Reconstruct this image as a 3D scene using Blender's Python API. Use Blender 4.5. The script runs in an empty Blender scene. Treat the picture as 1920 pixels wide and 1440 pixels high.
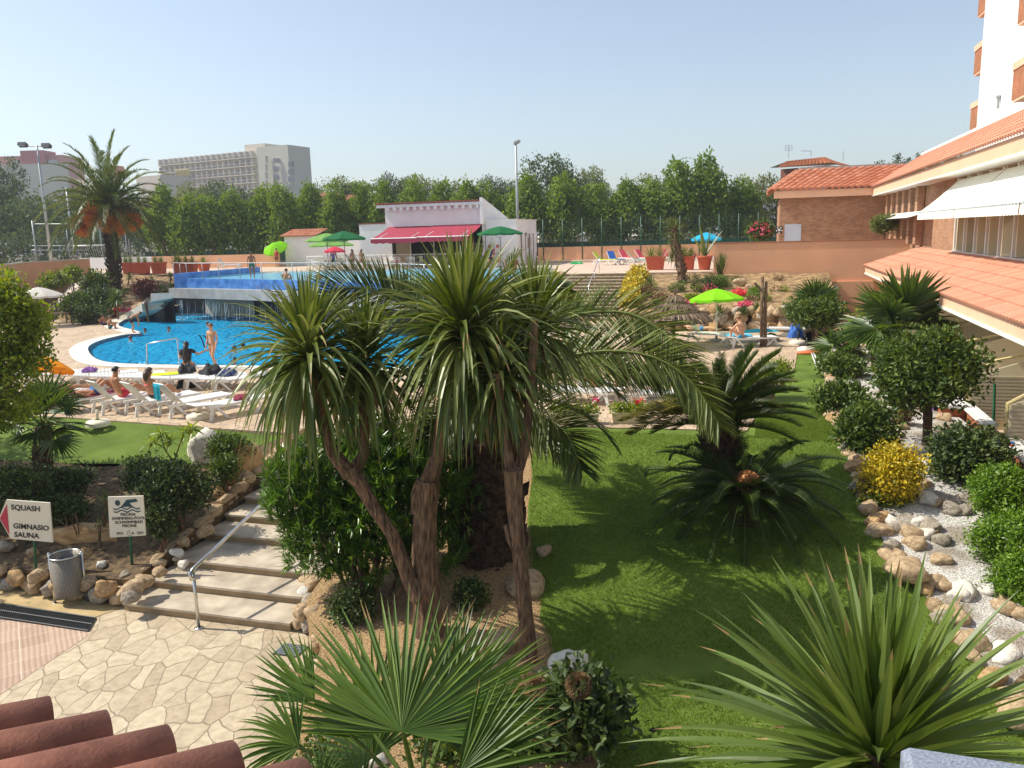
import bpy, bmesh, math, random
import numpy as np
from mathutils import Vector, Matrix, geometry
rnd = random.Random(7); rs = np.random.RandomState(11)
scene = bpy.context.scene; COL = scene.collection
R_ = math.radians
# ---------------------------------------------------------------- camera, sky, sun, exposure
FPX = 1540.0; CAMZ = 6.2; PITCH = math.atan(281/1540.0); ROLL = 0.027
CP = np.array([0, 0, CAMZ])
fwv = np.array([0, math.cos(PITCH), -math.sin(PITCH)]); u0 = np.array([0, math.sin(PITCH), math.cos(PITCH)]); x0 = np.array([1., 0, 0])
RV = math.cos(ROLL)*x0 - math.sin(ROLL)*u0; UV = math.sin(ROLL)*x0 + math.cos(ROLL)*u0
cam = bpy.data.cameras.new('camera'); camo = bpy.data.objects.new('camera', cam); COL.objects.link(camo)
M = Matrix(((RV[0], UV[0], -fwv[0], 0), (RV[1], UV[1], -fwv[1], 0), (RV[2], UV[2], -fwv[2], CAMZ), (0, 0, 0, 1)))
camo.matrix_world = M
cam.sensor_width = 36; cam.lens = 36*FPX/1920; cam.clip_end = 4000; cam.clip_start = 0.05
scene.camera = camo
SUN = Vector((-0.65, 0.12, 0.76)).normalized()
world = bpy.data.worlds.new('World'); scene.world = world; world.use_nodes = True
wn = world.node_tree.nodes; wl = world.node_tree.links
sky = wn.new('ShaderNodeTexSky'); sky.sky_type = 'NISHITA'; sky.sun_disc = False
sky.sun_elevation = math.asin(SUN.z); sky.sun_rotation = math.atan2(SUN.x, SUN.y)
sky.altitude = 0; sky.air_density = 1.1; sky.dust_density = .9; sky.ozone_density = 2.6
wn['Background'].inputs['Strength'].default_value = 0.125
hsv = wn.new('ShaderNodeHueSaturation'); hsv.inputs['Saturation'].default_value = .74; hsv.inputs['Value'].default_value = 1.15
wl.new(sky.outputs[0], hsv.inputs['Color']); wl.new(hsv.outputs[0], wn['Background'].inputs['Color'])
sl = bpy.data.lights.new('sun', 'SUN'); sl.energy = 5.0; sl.angle = R_(0.5); sl.color = (1.0, 0.93, 0.82)
so = bpy.data.objects.new('sun', sl); COL.objects.link(so); so.rotation_euler = SUN.to_track_quat('Z', 'Y').to_euler(); so.location = (0, 0, 60)
scene.view_settings.view_transform = 'Standard'; scene.view_settings.look = 'None'
scene.view_settings.exposure = 0.2; scene.view_settings.gamma = 1.0

# ---------------------------------------------------------------- helpers
def ray(x, y): return (x-960)*RV - (y-720)*UV + FPX*fwv
def P(x, y, z=0.0):
    d = ray(x, y); return CP + d*((z-CAMZ)/d[2])
def Q(x, y, Y):
    d = ray(x, y); return CP + d*(Y/d[1])
YAW = R_(16.9); cy, sy = math.cos(YAW), math.sin(YAW)
def W(a, t, z=0.0): return np.array([a*cy + t*sy, -a*sy + t*cy, z])
def AT(x, y): return (cy*x - sy*y, sy*x + cy*y)
def G(x, y):                                            # height of the garden ground
    a, t = AT(x, y)
    z = 0.3 + (np.clip(t, 10.5, 17.2)-10.5)/6.7*1.26
    if t > 38 and a < -28: z = 1.6 + (min(t, 55)-38)/17*2.2
    elif t > 39 and a > -8: z = 2.3 + (min(t, 47.5)-39)/8.5*1.4
    return float(z)
def props(o, label=None, cat=None, group=None, kind=None):
    if label: o['label'] = label
    if cat: o['category'] = cat
    if group: o['group'] = group
    if kind: o['kind'] = kind
    return o
def thing(name, label, cat, loc=(0, 0, 0), rz=0.0, group=None):
    o = bpy.data.objects.new(name, None); COL.objects.link(o); o.location = Vector([float(v) for v in loc]); o.rotation_euler.z = rz
    o.empty_display_size = 0.2
    return props(o, label, cat, group)
def copy_tree(o, parent=None):
    c = o.copy(); COL.objects.link(c)
    if parent: c.parent = parent
    for ch in list(o.children): copy_tree(ch, c)
    return c
def nrm(v):
    v = np.asarray(v, float); return v/np.maximum(np.linalg.norm(v, axis=-1, keepdims=True), 1e-9)
class MB:
    def __init__(s): s.V = []; s.n = 0; s.L = []; s.T = []; s.MI = []; s.A = []
    def add(s, v, f, mi=0, var=0.5):
        v = np.asarray(v, float).reshape(-1, 3)
        if isinstance(f, np.ndarray):
            s.L.append((f+s.n).ravel()); s.T.append(np.full(len(f), f.shape[1])); k = len(f)
        else:
            s.L.append(np.array([i+s.n for q in f for i in q], int)); s.T.append(np.array([len(q) for q in f])); k = len(f)
        s.V.append(v); s.n += len(v); s.MI.append(np.full(k, mi))
        s.A.append(np.full(k, var) if np.isscalar(var) else np.asarray(var, float)); return s
    def hexa(s, c8, mi=0, var=.5):
        return s.add(c8, [(0,3,2,1),(4,5,6,7),(0,1,5,4),(1,2,6,5),(2,3,7,6),(3,0,4,7)], mi, var)
    def box(s, c, sz, rz=0, mi=0, rx=0, ry=0, var=.5):
        h = np.array(sz)/2
        v = np.array([(-1,-1,-1),(1,-1,-1),(1,1,-1),(-1,1,-1),(-1,-1,1),(1,-1,1),(1,1,1),(-1,1,1)])*h
        m = np.array(Matrix.Rotation(rz,3,'Z') @ Matrix.Rotation(rx,3,'X') @ Matrix.Rotation(ry,3,'Y'))
        return s.hexa(v@m.T+np.array(c), mi, var)
    def gbox(s, a0, a1, t0, t1, z0, z1, mi=0, var=.5):
        return s.hexa([W(a0,t0,z0),W(a1,t0,z0),W(a1,t1,z0),W(a0,t1,z0),W(a0,t0,z1),W(a1,t0,z1),W(a1,t1,z1),W(a0,t1,z1)], mi, var)
    def prism(s, poly, z0, z1, mi=0, var=.5):
        n = len(poly); v = [(p[0],p[1],z0) for p in poly]+[(p[0],p[1],z1) for p in poly]
        ar = sum(poly[i][0]*poly[(i+1)%n][1]-poly[(i+1)%n][0]*poly[i][1] for i in range(n))
        f = [tuple(range(n,2*n)), tuple(range(n-1,-1,-1))]+[(i,(i+1)%n,(i+1)%n+n,i+n) for i in range(n)]
        if ar < 0: f = [tuple(reversed(q)) for q in f]
        return s.add(v, f, mi, var)
    def tube(s, pts, rad, seg=8, cap=True, mi=0, var=.5, ring=0.0):
        pts = [Vector(p) for p in pts]; n = len(pts)
        rad = [rad]*n if np.isscalar(rad) else rad
        V = []; up = Vector((0.13, 0.31, 0.94))
        for i, p in enumerate(pts):
            d = (pts[min(i+1,n-1)]-pts[max(i-1,0)]).normalized()
            if abs(d.dot(up)) > .97: up = Vector((0.9, .1, .2))
            x = d.cross(up).normalized(); y = d.cross(x)
            for k in range(seg):
                a = 2*math.pi*k/seg; r = rad[i]*(1+ring*rnd.uniform(-1, 1)); V.append(p+x*math.cos(a)*r+y*math.sin(a)*r)
        f = [(i*seg+k, (i+1)*seg+k, (i+1)*seg+(k+1)%seg, i*seg+(k+1)%seg) for i in range(n-1) for k in range(seg)]
        if cap: f += [tuple(range(seg)), tuple(range(n*seg-1, (n-1)*seg-1, -1))]
        return s.add([tuple(v) for v in V], f, mi, var)
    def bar(s, a, b, w, mi=0): return s.tube([a, b], w, 6, True, mi)
    def lathe(s, prof, c=(0,0,0), seg=20, mi=0, sx=1, sy=1, var=.5, wob=0):
        V = []; c = np.array(c)
        for r, z in prof:
            for k in range(seg):
                a = 2*math.pi*k/seg; rr = r*(1+wob*rnd.uniform(-1,1)); V.append((c[0]+rr*math.cos(a)*sx, c[1]+rr*math.sin(a)*sy, c[2]+z))
        n = len(prof)
        f = [(i*seg+k, i*seg+(k+1)%seg, (i+1)*seg+(k+1)%seg, (i+1)*seg+k) for i in range(n-1) for k in range(seg)]
        return s.add(V, f, mi, var)
    def ell(s, c, r, seg=12, mi=0, var=.5):
        return s.lathe([(math.sin(math.pi*i/8)*r[0], -math.cos(math.pi*i/8)*r[2]) for i in range(9)], c, seg, mi, 1, r[1]/r[0], var)
    def blades(s, P0, D, L, Wd, droop, segs=5, fold=.25, S=None, mi=0, var=None, prof=None, twist=0, tips=0.0):
        P0 = np.atleast_2d(np.asarray(P0, float)); n = len(P0); D = nrm(np.broadcast_to(D, (n,3)).copy())
        L = np.broadcast_to(L, (n,)).astype(float); Wd = np.broadcast_to(Wd, (n,)).astype(float); droop = np.broadcast_to(droop, (n,)).astype(float)
        if S is None:
            S = np.cross(D, [0,0,1.]); bad = np.linalg.norm(S, axis=1) < .15; S[bad] = rs.normal(size=(bad.sum(),3))
            S = nrm(S)
        else: S = nrm(np.broadcast_to(S, (n,3)).copy())
        if twist:
            N = np.cross(S, D); an = rs.normal(size=n)*twist; S = nrm(S*np.cos(an)[:,None]+N*np.sin(an)[:,None])
        prof = prof or (lambda u: (0.55+1.8*u) if u < .25 else max(0.02, 1.0-((u-.25)/.75)**1.7))
        rows = []; p = P0.copy(); d = D.copy()
        for i in range(segs+1):
            u = i/segs; w = Wd*prof(u)*.5
            N = nrm(np.cross(S, d)); 
            rows.append(np.stack([p-S*w[:,None], p-N*(w*fold*2)[:,None]*1.0, p+S*w[:,None]], 1))
            p = p + d*(L/segs)[:,None]
            d = nrm(d + np.array([0,0,-1.])*(droop*(0.4+1.4*u)/segs)[:,None])
        V = np.stack(rows, 1).reshape(-1, 3)                 # n,(segs+1),3,3
        base = np.arange(n)[:,None,None]*((segs+1)*3) + np.arange(segs)[None,:,None]*3
        q1 = base+np.array([0,1,4,3]); q2 = base+np.array([1,2,5,4])
        F = np.concatenate([q1, q2], 1).reshape(-1, 4)
        if var is None: var = rs.rand(n)
        var = np.repeat(np.broadcast_to(var, (n,)), segs*2)
        s.V.append(V); s.L.append((F+s.n).ravel()); s.T.append(np.full(len(F), 4)); mm = np.full((n, segs*2), mi)
        if tips:
            k = rs.rand(n) < tips; mm[np.ix_(k, [segs-1, 2*segs-1])] = 1; var = var.copy()
        s.MI.append(mm.ravel()); s.A.append(var); s.n += len(V)
        return s
    def leaves(s, P0, D, N, L, Wd, mi=0, var=None):           # rhombus leaves, slightly folded
        n = len(P0); D = nrm(D); S = nrm(np.cross(D, N)); N = np.cross(S, D)
        L = np.broadcast_to(L, (n,))[:,None]; Wd = np.broadcast_to(Wd, (n,))[:,None]
        V = np.stack([P0, P0+D*L*.5+S*Wd*.5+N*L*.06, P0+D*L-N*L*.08, P0+D*L*.5-S*Wd*.5+N*L*.06], 1).reshape(-1, 3)
        F = np.arange(n)[:,None]*4+np.array([0,1,2,3])
        if var is None: var = rs.rand(n)
        return s.add(V, F, mi, var)
    def build(s, name, mats, parent=None, smooth=False, world=True, loc=None):
        me = bpy.data.meshes.new(name)
        V = np.concatenate(s.V).astype(np.float32)
        if parent is not None and world:
            q = parent; off = np.zeros(3)
            while q is not None: off += np.array(q.location); q = q.parent
            V = V - off.astype(np.float32)
        if loc is not None: V = V - np.array(loc, np.float32)
        L = np.concatenate(s.L).astype(np.int32); T = np.concatenate(s.T).astype(np.int32)
        me.vertices.add(len(V)); me.vertices.foreach_set('co', V.ravel())
        me.loops.add(len(L)); me.loops.foreach_set('vertex_index', L)
        me.polygons.add(len(T)); st = np.zeros(len(T), np.int32); st[1:] = np.cumsum(T)[:-1]
        me.polygons.foreach_set('loop_start', st); me.polygons.foreach_set('loop_total', T)
        me.polygons.foreach_set('material_index', np.concatenate(s.MI).astype(np.int32))
        me.polygons.foreach_set('use_smooth', np.full(len(T), smooth))
        me.update(calc_edges=True)
        at = me.attributes.new('v', 'FLOAT', 'FACE'); at.data.foreach_set('value', np.concatenate(s.A).astype(np.float32))
        for m in (mats if isinstance(mats, (list, tuple)) else [mats]): me.materials.append(m)
        o = bpy.data.objects.new(name, me); COL.objects.link(o)
        if parent is not None: o.parent = parent
        if loc is not None: o.location = Vector([float(v) for v in loc])
        return o
def one(mb, name, mats, label, cat, loc=None, group=None, smooth=False, kind=None):
    return props(mb.build(name, mats, None, smooth, loc=loc), label, cat, group, kind)
def struct(mb, name, mats, smooth=False): return props(mb.build(name, mats, None, smooth), kind='structure')
def inside(pt, poly):
    x, y = pt; c = False; n = len(poly)
    for i in range(n):
        x1, y1 = poly[i]; x2, y2 = poly[i-1]
        if (y1 > y) != (y2 > y) and x < (x2-x1)*(y-y1)/(y2-y1+1e-12)+x1: c = not c
    return c
def patch(name, poly, zf, step, mats, holes=(), skirt=0.0, mi=0):   # a ground sheet with a height function and a vertical edge
    poly = [tuple(map(float, p[:2])) for p in poly]; pts = [Vector(p) for p in poly]; edges = []; rings = [list(range(len(poly)))]
    def dens(ring):
        out = []
        for i, p in enumerate(ring):
            q = ring[(i+1) % len(ring)]; k = max(1, int(math.hypot(q[0]-p[0], q[1]-p[1])/step/1.5))
            out += [(p[0]+(q[0]-p[0])*j/k, p[1]+(q[1]-p[1])*j/k) for j in range(k)]
        return out
    R = [dens(poly)]+[dens([tuple(map(float, h[:2])) for h in hh]) for hh in holes]
    pts = []; edges = []
    for r in R:
        b = len(pts); pts += [Vector(p) for p in r]; edges += [(b+i, b+(i+1) % len(r)) for i in range(len(r))]
    nb = len(pts)
    xs = [p[0] for p in poly]; ys = [p[1] for p in poly]
    if callable(zf) or step < 3:
        for X in np.arange(min(xs), max(xs), step):
            for Y in np.arange(min(ys), max(ys), step):
                q = (X+rnd.uniform(-.2,.2)*step, Y+rnd.uniform(-.2,.2)*step)
                if inside(q, R[0]) and not any(inside(q, h) for h in R[1:]): pts.append(Vector(q))
    vo, eo, fo = geometry.delaunay_2d_cdt(pts, edges, [], 0, 1e-4)[:3]
    z = (lambda x, y: zf(x, y)) if callable(zf) else (lambda x, y: zf)
    F = []
    for f in fo:
        c = (sum(vo[i][0] for i in f)/len(f), sum(vo[i][1] for i in f)/len(f))
        if inside(c, R[0]) and not any(inside(c, h) for h in R[1:]): F.append(tuple(f))
    m = MB(); m.add([(v[0], v[1], z(v[0], v[1])) for v in vo], F, mi)
    if skirt:
        for r in R:
            n = len(r); V = [(p[0], p[1], z(*p)) for p in r]+[(p[0], p[1], z(*p)-skirt) for p in r]
            m.add(V, [(i, (i+1) % n, (i+1) % n+n, i+n) for i in range(n)], mi)
    o = m.build(name, mats); props(o, kind='structure'); return o

# ---------------------------------------------------------------- materials
def newmat(name):
    m = bpy.data.materials.new(name); m.use_nodes = True; nt = m.node_tree
    return m, nt, nt.nodes, nt.links, nt.nodes['Principled BSDF']
def srgb(h):
    h = h.lstrip('#'); c = [int(h[i:i+2], 16)/255 for i in (0, 2, 4)]
    return tuple(x/12.92 if x <= .04045 else ((x+.055)/1.055)**2.4 for x in c)
def c4(c, k=1.0): return (c[0]*k, c[1]*k, c[2]*k, 1)
def mat(name, c, rough=.7, scale=6, amt=.18, bump=0.0, bscale=None, c2=None, metal=0.0, spec=.5, detail=5, alpha=None):
    m, nt, N, L, b = newmat(name)
    tc = N.new('ShaderNodeTexCoord'); no = N.new('ShaderNodeTexNoise'); no.inputs['Scale'].default_value = scale; no.inputs['Detail'].default_value = detail
    L.new(tc.outputs['Object'], no.inputs['Vector'])
    r = N.new('ShaderNodeValToRGB'); r.color_ramp.elements[0].position = .3; r.color_ramp.elements[1].position = .7
    r.color_ramp.elements[0].color = c4(c, 1-amt); r.color_ramp.elements[1].color = c4(c2, 1) if c2 else c4(c, 1+amt)
    L.new(no.outputs['Fac'], r.inputs[0]); L.new(r.outputs[0], b.inputs['Base Color'])
    b.inputs['Roughness'].default_value = rough; b.inputs['Metallic'].default_value = metal; b.inputs['Specular IOR Level'].default_value = spec
    if bump:
        n2 = N.new('ShaderNodeTexNoise'); n2.inputs['Scale'].default_value = bscale or scale*4; n2.inputs['Detail'].default_value = 6; L.new(tc.outputs['Object'], n2.inputs['Vector'])
        bp = N.new('ShaderNodeBump'); bp.inputs['Strength'].default_value = bump; bp.inputs['Distance'].default_value = .03
        L.new(n2.outputs['Fac'], bp.inputs['Height']); L.new(bp.outputs[0], b.inputs['Normal'])
    return m
def leafmat(name, cols, rough=.42, trans=.22, spec=.5, noise=0.12):
    m, nt, N, L, b = newmat(name)
    at = N.new('ShaderNodeAttribute'); at.attribute_name = 'v'
    r = N.new('ShaderNodeValToRGB'); el = r.color_ramp.elements
    for i, c in enumerate(cols):
        e = el[i] if i < 2 else el.new(1.0)
        e.position = i/(len(cols)-1) if len(cols) > 1 else 0; e.color = c4(c)
    for i, c in enumerate(cols): el[i].position = i/(len(cols)-1); el[i].color = c4(c)
    L.new(at.outputs['Fac'], r.inputs[0]); L.new(r.outputs[0], b.inputs['Base Color'])
    b.inputs['Roughness'].default_value = rough; b.inputs['Specular IOR Level'].default_value = spec
    t = N.new('ShaderNodeBsdfTranslucent'); mx = N.new('ShaderNodeMixShader'); mx.inputs[0].default_value = trans
    hs = N.new('ShaderNodeHueSaturation'); hs.inputs['Saturation'].default_value = 1.1; hs.inputs['Value'].default_value = 1.5; hs.inputs['Hue'].default_value = .485
    L.new(r.outputs[0], hs.inputs['Color']); L.new(hs.outputs[0], t.inputs['Color'])
    L.new(b.outputs[0], mx.inputs[1]); L.new(t.outputs[0], mx.inputs[2]); L.new(mx.outputs[0], N['Material Output'].inputs['Surface'])
    return m
def math_(N, L, op, a, b=None):
    n = N.new('ShaderNodeMath'); n.operation = op
    for i, v in enumerate((a, b)):
        if v is None: continue
        if isinstance(v, (int, float)): n.inputs[i].default_value = v
        else: L.new(v, n.inputs[i])
    return n.outputs[0]
def flag(name, ca, cb, grout, scale=2.2, stretch=(1, 1), joint=.035, rough=.75, rot=0, bump=.5):
    m, nt, N, L, b = newmat(name)
    tc = N.new('ShaderNodeTexCoord'); mp = N.new('ShaderNodeMapping'); mp.inputs['Rotation'].default_value[2] = rot; mp.inputs['Scale'].default_value = (stretch[0], stretch[1], 0.0)
    L.new(tc.outputs['Object'], mp.inputs[0])
    nz = N.new('ShaderNodeTexNoise'); nz.inputs['Scale'].default_value = 2.5; L.new(mp.outputs[0], nz.inputs[0])
    ad = N.new('ShaderNodeMixRGB'); ad.blend_type = 'LINEAR_LIGHT'; ad.inputs[0].default_value = .09; L.new(mp.outputs[0], ad.inputs[1]); L.new(nz.outputs['Color'], ad.inputs[2])
    v1 = N.new('ShaderNodeTexVoronoi'); v1.feature = 'DISTANCE_TO_EDGE'; v2 = N.new('ShaderNodeTexVoronoi')
    for v in (v1, v2): v.inputs['Scale'].default_value = scale; v.voronoi_dimensions = '2D'; L.new(ad.outputs[0], v.inputs['Vector'])
    r = N.new('ShaderNodeValToRGB'); r.color_ramp.elements[0].color = c4(ca); r.color_ramp.elements[1].color = c4(cb)
    sp = N.new('ShaderNodeSeparateColor'); L.new(v2.outputs['Color'], sp.inputs[0]); L.new(sp.outputs[0], r.inputs[0])
    n2 = N.new('ShaderNodeTexNoise'); n2.inputs['Scale'].default_value = 7; n2.inputs['Detail'].default_value = 8; n2.inputs['Roughness'].default_value = .65; L.new(tc.outputs['Object'], n2.inputs[0])
    mul = N.new('ShaderNodeMixRGB'); mul.blend_type = 'MULTIPLY'; mul.inputs[0].default_value = .55
    r2 = N.new('ShaderNodeValToRGB'); r2.color_ramp.elements[0].position = .32; r2.color_ramp.elements[0].color = (.5,.45,.4,1); r2.color_ramp.elements[1].position = .6; r2.color_ramp.elements[1].color = (1,1,1,1)
    L.new(n2.outputs[0], r2.inputs[0]); L.new(r.outputs[0], mul.inputs[1]); L.new(r2.outputs[0], mul.inputs[2])
    ej = N.new('ShaderNodeTexNoise'); ej.inputs['Scale'].default_value = 1.3; L.new(tc.outputs['Object'], ej.inputs[0])
    jw = math_(N, L, 'MULTIPLY', ej.outputs['Fac'], joint*2)
    cm = math_(N, L, 'DIVIDE', v1.outputs['Distance'], jw)
    cl = N.new('ShaderNodeMapRange'); cl.interpolation_type = 'SMOOTHSTEP'; cl.inputs['From Min'].default_value = .55; cl.inputs['From Max'].default_value = 1.1; L.new(cm, cl.inputs[0])
    mx = N.new('ShaderNodeMixRGB'); L.new(cl.outputs[0], mx.inputs[0]); mx.inputs[1].default_value = c4(grout); L.new(mul.outputs[0], mx.inputs[2])
    L.new(mx.outputs[0], b.inputs['Base Color']); b.inputs['Roughness'].default_value = rough
    hh = math_(N, L, 'ADD', cl.outputs[0], math_(N, L, 'MULTIPLY', n2.outputs['Fac'], .35))
    bp = N.new('ShaderNodeBump'); bp.inputs['Strength'].default_value = bump; bp.inputs['Distance'].default_value = .012; L.new(hh, bp.inputs['Height']); L.new(bp.outputs[0], b.inputs['Normal'])
    return m
def brick(name, c1, c2, mortar, sc=1.0, bw=.25, bh=.065, ms=.006, bump=.6, rough=.85, off=.5):
    m, nt, N, L, b = newmat(name)
    tc = N.new('ShaderNodeTexCoord'); mp = N.new('ShaderNodeMapping'); mp.inputs['Rotation'].default_value[2] = YAW
    L.new(tc.outputs['Object'], mp.inputs[0]); s = N.new('ShaderNodeSeparateXYZ'); L.new(mp.outputs[0], s.inputs[0])
    cx = N.new('ShaderNodeCombineXYZ'); L.new(math_(N, L, 'ADD', s.outputs[0], s.outputs[1]), cx.inputs[0]); L.new(s.outputs[2], cx.inputs[1])
    bt = N.new('ShaderNodeTexBrick'); L.new(cx.outputs[0], bt.inputs['Vector']); bt.inputs['Scale'].default_value = sc; bt.offset = off
    bt.inputs['Color1'].default_value = c4(c1); bt.inputs['Color2'].default_value = c4(c2); bt.inputs['Mortar'].default_value = c4(mortar)
    bt.inputs['Brick Width'].default_value = bw; bt.inputs['Row Height'].default_value = bh; bt.inputs['Mortar Size'].default_value = ms
    no = N.new('ShaderNodeTexNoise'); no.inputs['Scale'].default_value = 2; L.new(tc.outputs['Object'], no.inputs[0])
    mul = N.new('ShaderNodeMixRGB'); mul.blend_type = 'MULTIPLY'; mul.inputs[0].default_value = .5; L.new(bt.outputs['Color'], mul.inputs[1]); L.new(no.outputs['Fac'], mul.inputs[2])
    r = N.new('ShaderNodeBrightContrast'); r.inputs[1].default_value = .02; L.new(mul.outputs[0], r.inputs[0]); L.new(r.outputs[0], b.inputs['Base Color'])
    b.inputs['Roughness'].default_value = rough
    bp = N.new('ShaderNodeBump'); bp.inputs['Strength'].default_value = bump; bp.inputs['Distance'].default_value = -.012; L.new(bt.outputs['Fac'], bp.inputs['Height']); L.new(bp.outputs[0], b.inputs['Normal'])
    return m
def grassmat(name, c1, c2, c3):
    m, nt, N, L, b = newmat(name)
    tc = N.new('ShaderNodeTexCoord'); n1 = N.new('ShaderNodeTexNoise'); n1.inputs['Scale'].default_value = 1.1; n1.inputs['Detail'].default_value = 4
    mp = N.new('ShaderNodeMapping'); mp.inputs['Rotation'].default_value[2] = .4; mp.inputs['Scale'].default_value = (1, 2.2, 1); L.new(tc.outputs['Object'], mp.inputs[0])
    n2 = N.new('ShaderNodeTexNoise'); n2.inputs['Scale'].default_value = 55; n2.inputs['Detail'].default_value = 3; L.new(tc.outputs['Object'], n1.inputs[0]); L.new(mp.outputs[0], n2.inputs[0])
    f = math_(N, L, 'ADD', math_(N, L, 'MULTIPLY', n1.outputs['Fac'], .5), math_(N, L, 'MULTIPLY', n2.outputs['Fac'], .5))
    r = N.new('ShaderNodeValToRGB'); e = r.color_ramp.elements; e[0].position = .36; e[0].color = c4(c1); e[1].position = .64; e[1].color = c4(c3); q = e.new(.5); q.color = c4(c2)
    L.new(f, r.inputs[0]); L.new(r.outputs[0], b.inputs['Base Color']); b.inputs['Roughness'].default_value = .85; b.inputs['Specular IOR Level'].default_value = .2
    bp = N.new('ShaderNodeBump'); bp.inputs['Strength'].default_value = .9; bp.inputs['Distance'].default_value = .025; L.new(n2.outputs['Fac'], bp.inputs['Height']); L.new(bp.outputs[0], b.inputs['Normal'])
    return m
def watermat(name, tint, scale=2.2, strength=.35, dist=.06, body=(.02,.36,.66), cloud=.62):
    m, nt, N, L, b = newmat(name); N.remove(b)
    tc = N.new('ShaderNodeTexCoord'); n = N.new('ShaderNodeTexNoise'); n.inputs['Scale'].default_value = scale; n.inputs['Detail'].default_value = 3; n.inputs['Distortion'].default_value = .6; L.new(tc.outputs['Object'], n.inputs[0])
    bp = N.new('ShaderNodeBump'); bp.inputs['Strength'].default_value = strength; bp.inputs['Distance'].default_value = dist; L.new(n.outputs['Fac'], bp.inputs['Height'])
    tr = N.new('ShaderNodeBsdfTransparent'); tr.inputs['Color'].default_value = c4(tint)
    gl = N.new('ShaderNodeBsdfGlossy'); gl.inputs['Roughness'].default_value = .04; L.new(bp.outputs[0], gl.inputs['Normal'])
    fr = N.new('ShaderNodeFresnel'); fr.inputs['IOR'].default_value = 1.33; L.new(bp.outputs[0], fr.inputs['Normal'])
    df = N.new('ShaderNodeBsdfDiffuse'); df.inputs['Color'].default_value = c4(body); L.new(bp.outputs[0], df.inputs['Normal']); m2 = N.new('ShaderNodeMixShader'); m2.inputs[0].default_value = cloud; L.new(tr.outputs[0], m2.inputs[1]); L.new(df.outputs[0], m2.inputs[2])
    mx = N.new('ShaderNodeMixShader'); L.new(math_(N, L, 'MULTIPLY', fr.outputs[0], .38), mx.inputs[0]); L.new(m2.outputs[0], mx.inputs[1]); L.new(gl.outputs[0], mx.inputs[2])
    L.new(mx.outputs[0], N['Material Output'].inputs['Surface']); return m

white = mat('white_plastic', (.80,.79,.75), .4, 3, .05); cream = mat('cream_paint', (.72,.66,.50), .6, 2, .07)
steel = mat('brushed_steel', (.62,.62,.60), .22, 20, .08, metal=.95); galv = mat('galvanised_metal', (.42,.45,.44), .45, 12, .12, metal=.5)
darkgreen = mat('dark_green_paint', (.012,.07,.035), .45, 5, .1); dark = mat('dark_metal', (.03,.035,.035), .5, 8, .2)
peach = mat('peach_render', srgb('#e2ae88'), .85, .6, .07, bump=.15, bscale=60); peachp = mat('pale_peach_render', srgb('#e6ba98'), .8, 1.5, .06)
whitewall = mat('white_render', (.80,.79,.77), .85, 1.0, .05, bump=.1, bscale=50)
tower_m = mat('white_tower_render', (.86,.86,.84), .8, .5, .03)
brickm = brick('red_brick', srgb('#a5714a'), srgb('#c8936a'), srgb('#c0a588')); brickfar = brick('far_brick', srgb('#a05a40'), srgb('#8f4f3c'), srgb('#9a8070'))
balbrick = brick('balcony_brick', srgb('#c07a4a'), srgb('#b46a3c'), srgb('#a8825f'), 1, .3, .085)
terra = mat('terracotta_tile', srgb('#c8704a'), .8, 2.6, .24, bump=.2, bscale=40); terra2 = mat('pale_terracotta_tile', srgb('#d08a66'), .8, 1.3, .2, bump=.2, bscale=30)
terradark = mat('aged_terracotta_tile', srgb('#93503c'), .8, 9, .3, bump=.35, bscale=70, c2=srgb('#a5624c'))
potm = mat('terracotta_pot', srgb('#b5573a'), .75, 4, .12)
flagm = flag('patio_flagstone', srgb('#b3a287'), srgb('#cabb9e'), srgb('#8e7f68'), 2.5, (1.3, .75), .028, rot=.75)
flagdeck = flag('pool_deck_flagstone', srgb('#b59d82'), srgb('#ccb698'), srgb('#94826a'), 2.1, (1.3, .8), .035, rot=.3)
slatem = brick('pink_paver', srgb('#c29c80'), srgb('#d0ac90'), srgb('#ab8c74'), 1, .5, .055, .006)
stepm = mat('stone_tread', srgb('#a89a85'), .75, 2.6, .2, bump=.25, bscale=30, c2=srgb('#c9bba4')); riserm = mat('stone_riser', srgb('#97805f'), .8, 3.0, .2, bump=.3)
deckup = mat('upper_deck_concrete', srgb('#c5ae98'), .85, 1.0, .12, bump=.2, bscale=15); copem = mat('pale_coping', srgb('#d9d3c4'), .7, 3, .1, bump=.15)
concm = mat('grey_concrete', (.36,.36,.34), .8, 2, .2, bump=.2); shadeconc = mat('shade_dark_wet_tile', (.012,.018,.021), .3, 3, .3)  # recess tile near-black: shade under the ledge is put into the colour
paverm = None
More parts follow.
